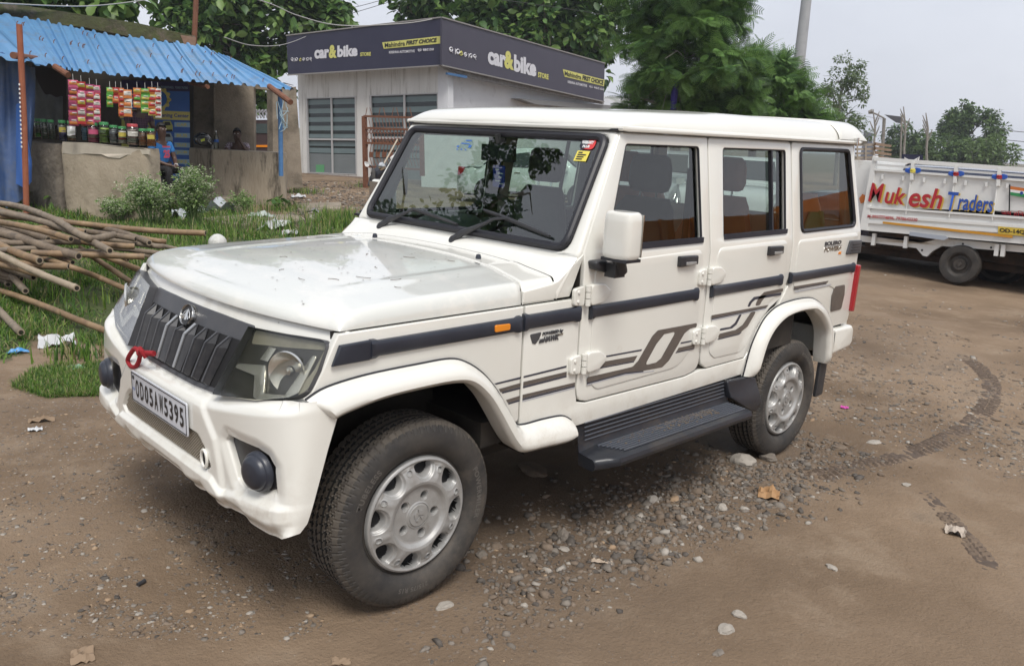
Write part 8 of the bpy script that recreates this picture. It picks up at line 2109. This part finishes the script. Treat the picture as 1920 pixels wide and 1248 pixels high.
# twigs, petals and specks lying on the bonnet
TWL = ['left of the middle near the bonnet front', 'right beside the leftmost stalk', 'longest, in the middle of the bonnet', 'on the centre line near the front', 'towards the near edge, middle', 'small, in the bonnet centre', 'far back near the cowl on the centre line', 'on the far half of the bonnet', 'nearest to the right washer nozzle', 'close to the near bonnet edge', 'at the rear seam of the bonnet']
r2 = random.Random(12)
TWG = mat('dry_twig', (.10,.07,.045), .8); n_ = 0
for x_, y_, l_, c_ in ((-.20,-.30,.05,1),(-.12,-.38,.045,-1),(-.02,-.42,.06,1),(-.18,-.12,.03,1),(.05,-.52,.05,-1),(.12,-.30,.03,1),(.25,-.05,.04,1),(-.05,.10,.03,-1),(.35,-.20,.05,1),(.0,-.60,.03,1),(.45,-.35,.035,1)):
    a = r2.uniform(0, 3.1); z_ = hoodz(x_, y_, xfront(y_))+.002; mb = MB(); d = V3((math.cos(a), math.sin(a), 0)); q = V3((-d.y, d.x, 0))*c_; p = V3((x_, y_, z_))
    mb.tube([p-d*l_*.5, p-d*l_*.2+q*.006, p+d*l_*.2+q*.006, p+d*l_*.5], .0009, 4); o = mb.build('twig', TWG); tag(o, 'dry stalk on the white bonnet, '+TWL[n_], 'twig', 'dry stalks on the bonnet'); n_ += 1
V_ = []; F_ = []
for k in range(120):
    x_, y_ = r2.uniform(-.35, .6), r2.uniform(-.6, .55); z_ = hoodz(x_, y_, xfront(y_) if x_ < .4 else -2)+.0022; a = r2.uniform(0, 3); s_ = r2.uniform(.0012, .0035); b_ = len(V_); 
    for t_ in (0, 1, 2, 3): V_.append((x_+s_*math.cos(a+t_*1.57)*(2 if t_ % 2 else 1), y_+s_*math.sin(a+t_*1.57)*(2 if t_ % 2 else 1), z_+.0008))
    F_.append((b_, b_+1, b_+2, b_+3))
o = make('specks', V_, F_, TWG, None, False); tag(o, kind='stuff')
# ================================================================== PEOPLE IN THE STALL
SKIN = mat('dark_skin', (.075,.038,.025), .5, (.09,.047,.03), 20); HAIR = mat('black_hair', (.008,.007,.007), .6, bump=.4, bscale=90)
def skin_mesh(name, verts, edges, radii, m, parent, M_, root=0, sub=2, mfun=None):
    me = bpy.data.meshes.new(name); me.from_pydata([tuple(v) for v in verts], edges, []); o = bpy.data.objects.new(name, me); col.objects.link(o)
    sk = o.modifiers.new('s', 'SKIN'); sk.use_smooth_shade = True; su = o.modifiers.new('u', 'SUBSURF'); su.levels = sub; su.render_levels = sub
    for i, r_ in enumerate(radii):
        me.skin_vertices[0].data[i].radius = (r_, r_) if not isinstance(r_, tuple) else r_; me.skin_vertices[0].data[i].use_root = (i == root)
    dg = bpy.context.evaluated_depsgraph_get(); m2 = bpy.data.meshes.new_from_object(o.evaluated_get(dg)); bpy.data.objects.remove(o); bpy.data.meshes.remove(me)
    m2.transform(M_); m2.materials.clear()
    for x in (m if isinstance(m, list) else [m]): m2.materials.append(x)
    m2.name = name; m2.polygons.foreach_set('use_smooth', [True]*len(m2.polygons)); o = bpy.data.objects.new(name, m2); finish(o, parent); return o
def person(label, loc, yaw, J, shirt, trouser, hair=True, lean=0, extra=None):
    """J joint dict in the figure's own frame: x forward, y to its left, z up from the seat/ground"""
    t = thing('person', label, 'person', loc); M_ = Matrix.Translation(loc) @ Matrix.Rotation(yaw, 4, 'Z')
    names = list(J); V_ = [J[n][0] for n in names]; Rr = [J[n][1] for n in names]; ix = {n: i for i, n in enumerate(names)}
    E_ = [(ix[a], ix[b]) for a, b in (('pelvis','belly'),('belly','chest'),('chest','neck'),('neck','head0'),('head0','head1'),('head1','head2'),
        ('chest','shL'),('shL','elL'),('elL','wrL'),('wrL','haL'),('chest','shR'),('shR','elR'),('elR','wrR'),('wrR','haR'),
        ('pelvis','hiL'),('hiL','knL'),('knL','anL'),('anL','toL'),('pelvis','hiR'),('hiR','knR'),('knR','anR'),('anR','toR')) if a in ix and b in ix]
    body = skin_mesh('body', V_, E_, Rr, SKIN, t, M_, ix['pelvis'])
    # shirt: a second, slightly wider skin round the trunk and upper arms
    tr_ = ['pelvis','belly','chest','shL','shR']; V2 = [J[n][0] for n in tr_]; R2 = [J[n][1]*1.16 if not isinstance(J[n][1], tuple) else (J[n][1][0]*1.12, J[n][1][1]*1.12) for n in tr_]
    V2 += [J['shL'][0].lerp(J['elL'][0], .62), J['shR'][0].lerp(J['elR'][0], .62), J['chest'][0].lerp(J['neck'][0], .55)]; R2 += [.066, .066, .075]
    sh = skin_mesh('shirt', V2, [(0,1),(1,2),(2,3),(2,4),(3,5),(4,6),(2,7)], R2, shirt, t, M_, 0)
    if 'knL' in ix:
        tr_ = ['pelvis','hiL','knL','anL','hiR','knR','anR']; V2 = [J[n][0] for n in tr_]; R2 = [.155,.10,.075,.062,.10,.075,.062]
        skin_mesh('trousers', V2, [(0,1),(1,2),(2,3),(0,4),(4,5),(5,6)], R2, trouser, t, M_, 0)
    h0, h2 = J['head1'][0], J['head2'][0]
    bm = bmesh.new(); bmesh.ops.create_uvsphere(bm, u_segments=18, v_segments=12, radius=1)
    for v in bm.verts: v.co = Vector((v.co.x*.108-.012, v.co.y*.092, v.co.z*.118+.012))
    bmesh.ops.delete(bm, geom=[v for v in bm.verts if v.co.x > .045 and v.co.z < .055 or v.co.z < -.06], context='VERTS')
    me = bpy.data.meshes.new('hair'); bm.to_mesh(me); bm.free(); me.transform(M_ @ Matrix.Translation(h0+Vector((0, 0, .02)))); me.materials.append(HAIR); o = bpy.data.objects.new('hair', me); finish(o, t)
    Mh = M_ @ Matrix.Translation(h0)
    mb = MB(); mb.lathe([(0,.028),(.010,.018),(.016,.0),(.012,-.01)], Mh @ Matrix.Translation((.088, 0, -.01)) @ Matrix.Rotation(R(80), 4, 'Y'), 8)
    for s in (-1, 1): mb.lathe([(0,.01),(.018,.006),(.026,-.006)], Mh @ Matrix.Translation((-.005, s*.088, 0)) @ Matrix.Rotation(R(-90*s), 4, 'X'), 8)
    mb.build('nose_and_ears', SKIN, t)
    mb = MB()
    for s in (-1, 1): mb.lathe([(0,.008),(.011,.003),(.013,-.004)], Mh @ Matrix.Translation((.083, s*.034, .022)) @ Matrix.Rotation(R(90), 4, 'Y'), 8)
    mb.build('eye', mat('eye_white', (.4,.38,.35), .3), t)
    mb = MB(); mb.bar(Mh @ Vector((.093, -.022, -.045)), Mh @ Vector((.093, .022, -.045)), .010, .006); mb.build('mouth', mat('lip', (.10,.035,.03), .5), t)
    for s, w_, e_ in ((1, 'haL', 'wrL'), (-1, 'haR', 'wrR')):
        if w_ not in J: continue
        d = (J[w_][0]-J[e_][0]).normalized(); sd = d.cross(Vector((0, 0, 1)))
        if sd.length < .1: sd = Vector((0, 1, 0))
        sd.normalize(); nn = d.cross(sd); mb = MB()
        for k in range(4):
            q = J[w_][0]+sd*(k-1.5)*.019; L_ = (.062,.072,.068,.054)[k]
            mb.tube([M_ @ (q-d*.01), M_ @ (q+d*L_*.45+nn*.006), M_ @ (q+d*L_*.85+nn*.024)], [.0095,.009,.0075], 6)
        q = J[w_][0]+sd*s*.034-d*.03; mb.tube([M_ @ q, M_ @ (q+sd*s*.018+d*.028), M_ @ (q+sd*s*.02+d*.055)], [.011,.010,.008], 6); mb.build('fingers', SKIN, t)
    return t, M_
V = Vector
HD = lambda x, z, y=0: {'neck': (V((x-.01, y, z-.20)), .055), 'head0': (V((x, y, z-.10)), (.072,.066)), 'head1': (V((x, y, z)), (.098,.084)), 'head2': (V((x-.01, y, z+.085)), (.070,.062))}
# 1: seated man in blue shirt, between the counters
J = {'pelvis': (V((0,0,.10)), .13), 'belly': (V((.02,0,.30)), (.125,.14)), 'chest': (V((.03,0,.48)), (.12,.16)), **HD(.09, .80)}
J.update({'shL': (V((.03,.20,.54)), .065), 'elL': (V((.12,.24,.27)), .045), 'wrL': (V((.32,.10,.16)), .032), 'haL': (V((.38,.05,.15)), .035), 'shR': (V((.03,-.20,.54)), .065), 'elR': (V((.12,-.25,.27)), .045), 'wrR': (V((.33,-.10,.18)), .032), 'haR': (V((.40,-.04,.17)), .035)})
J.update({'hiL': (V((.05,.10,.08)), .09), 'knL': (V((.46,.14,.10)), .062), 'anL': (V((.46,.13,-.32)), .045), 'toL': (V((.60,.13,-.40)), .04), 'hiR': (V((.05,-.10,.08)), .09), 'knR': (V((.44,-.16,.10)), .062), 'anR': (V((.42,-.15,-.32)), .045), 'toR': (V((.56,-.15,-.40)), .04)})
hd = at(297, 244, 17.2); face = math.atan2(CAM.y-hd.y, CAM.x-hd.x)
BLUESH = mat('blue_tshirt', (.02,.15,.42), .85, (.03,.18,.46), 10); BLK = mat('black_trousers', (.012,.011,.012), .85)
p1, M1 = person('man in bright blue t-shirt with pink print sitting between the counters', Vector((hd.x, hd.y, hd.z-.80)), face+R(38), J, BLUESH, BLK)
KPn = Plane(P2(295, 17.0), P2(320, 17.0))
def shirtmap(u, v, w): return M1 @ Vector((.205-.10*abs(u)*2*.6+w+(.01 if False else 0)+.02*(v+.1), u, .40+v))
PKP = mat('pink_print', (.50,.07,.12), .8)
slab('shirt_print', [(-.085,.12),(.085,.12),(.085,.09),(-.085,.09)], lambda u, v, w: shirtmap(u, v, w), PKP, p1, .004, cuts=((0,0),(0,-.04),(0,.04)))
text('shirt_print', '25', lambda u, v, w: shirtmap(u-.07, v-.10, w+.003), PKP, p1, bold=.06, w=.14, h=.15)
mb = MB(); s0 = M1 @ Vector((.05, 0, 0)); mb.box(tuple(M1 @ Vector((.05, 0, -.06))), (.42, .42, .04)); 
for a in (-.17, .17):
    for b in (-.17, .17): mb.bar(M1 @ Vector((.05+a, b, -.07)), M1 @ Vector((.05+a, b, -.50)), .035)
stl = thing('stool', 'low dark stool under the man in the blue t-shirt', 'stool', M1 @ Vector((.05, 0, -.5))); mb.build('stool_frame', TRIM2, stl, smooth=False)
mb = MB(); mb.tube([M1 @ Vector((.30,.12,.172)), M1 @ Vector((.315,.105,.168))], .038, 10); mb.build('wrist_band', WHITE, p1)
# 2: man behind the right counter, hand at his face
J = {'pelvis': (V((0,0,.10)), .13), 'belly': (V((.03,0,.30)), (.12,.14)), 'chest': (V((.06,0,.48)), (.12,.16)), **HD(.16, .78)}
J.update({'shL': (V((.06,.20,.54)), .065), 'elL': (V((.28,.22,.42)), .045), 'wrL': (V((.30,.10,.62)), .032), 'haL': (V((.27,.05,.72)), .035), 'shR': (V((.06,-.20,.54)), .065), 'elR': (V((.25,-.26,.38)), .045), 'wrR': (V((.38,-.08,.36)), .032), 'haR': (V((.42,-.02,.36)), .035)})
J.update({'hiL': (V((.05,.10,.08)), .09), 'knL': (V((.46,.14,.10)), .062), 'anL': (V((.46,.13,-.32)), .045), 'toL': (V((.60,.13,-.40)), .04), 'hiR': (V((.05,-.10,.08)), .09), 'knR': (V((.44,-.16,.10)), .062), 'anR': (V((.42,-.15,-.32)), .045), 'toR': (V((.56,-.15,-.40)), .04)})
hd = at(439, 252, 20.0)
def checks(name, c1, c2, sc):
    m, nt, b = new_mat(name); N, L = nt.nodes, nt.links; t = N.new('ShaderNodeTexCoord'); acc = None
    for ax, (ph) in (('X', 0), ('Z', 0)):
        w = N.new('ShaderNodeTexWave'); w.bands_direction = ax; w.inputs['Scale'].default_value = sc; L.new(t.outputs['Object'], w.inputs['Vector']); r = N.new('ShaderNodeMath'); r.operation = 'GREATER_THAN'; r.inputs[1].default_value = .5; L.new(w.outputs['Fac'], r.inputs[0])
        if acc is None: acc = r.outputs[0]
        else: a = N.new('ShaderNodeMath'); a.operation = 'ADD'; L.new(acc, a.inputs[0]); L.new(r.outputs[0], a.inputs[1]); acc = a.outputs[0]
    d = N.new('ShaderNodeMath'); d.operation = 'MULTIPLY'; d.inputs[1].default_value = .5; L.new(acc, d.inputs[0]); x = N.new('ShaderNodeMixRGB'); x.inputs[1].default_value = (*c1, 1); x.inputs[2].default_value = (*c2, 1); L.new(d.outputs[0], x.inputs[0]); L.new(x.outputs[0], b.inputs['Base Color']); b.inputs['Roughness'].default_value = .85
    return m
person('man in white and maroon checked shirt resting his cheek on his hand', Vector((hd.x+.1, hd.y, hd.z-.78)), math.atan2(CAM.y-hd.y, CAM.x-hd.x)-R(10), J, checks('checked_shirt', (.45,.42,.45), (.10,.03,.06), 9), BLK)
# 3: stall keeper in the shade behind the jars
J = {'pelvis': (V((0,0,.95)), .13), 'belly': (V((.02,0,1.12)), (.12,.15)), 'chest': (V((.05,0,1.32)), (.12,.17)), **HD(.10, 1.62)}
J.update({'shL': (V((.05,.21,1.38)), .065), 'elL': (V((.14,.25,1.12)), .045), 'wrL': (V((.34,.16,1.08)), .032), 'haL': (V((.40,.13,1.07)), .035), 'shR': (V((.05,-.21,1.38)), .065), 'elR': (V((.14,-.25,1.12)), .045), 'wrR': (V((.34,-.16,1.08)), .032), 'haR': (V((.40,-.13,1.07)), .035)})
J.update({'hiL': (V((0,.10,.92)), .09), 'knL': (V((.03,.11,.50)), .062), 'anL': (V((0,.11,.08)), .045), 'toL': (V((.14,.11,.03)), .04), 'hiR': (V((0,-.10,.92)), .09), 'knR': (V((.03,-.11,.50)), .062), 'anR': (V((0,-.11,.08)), .045), 'toR': (V((.14,-.11,.03)), .04)})
hd = at(255, 190, 17.9)
person('shopkeeper in dark purple checked shirt standing in shade behind the sachets', Vector((hd.x, hd.y, hd.z-1.62)), math.atan2(CAM.y-hd.y, CAM.x-hd.x)+R(25), J, checks('purple_check', (.10,.05,.08), (.035,.02,.035), 7), BLK)
# ================================================================== THIN HAZE
hz_ = MB(); hz_.box((50, 50, 8.2), (1000, 1000, 20.4)); hz_o = hz_.build('haze', DARK, None, False)
hzm = bpy.data.materials.new('haze_air'); hzm.use_nodes = True; n_ = hzm.node_tree.nodes; n_.clear(); o_ = n_.new('ShaderNodeOutputMaterial'); v_ = n_.new('ShaderNodeVolumePrincipled')
v_.inputs['Color'].default_value = (.86, .90, .97, 1); v_.inputs['Density'].default_value = .0009; v_.inputs['Anisotropy'].default_value = .3
hzm.node_tree.links.new(v_.outputs[0], o_.inputs['Volume']); hz_o.data.materials.clear(); hz_o.data.materials.append(hzm); tag(hz_o, kind='stuff')
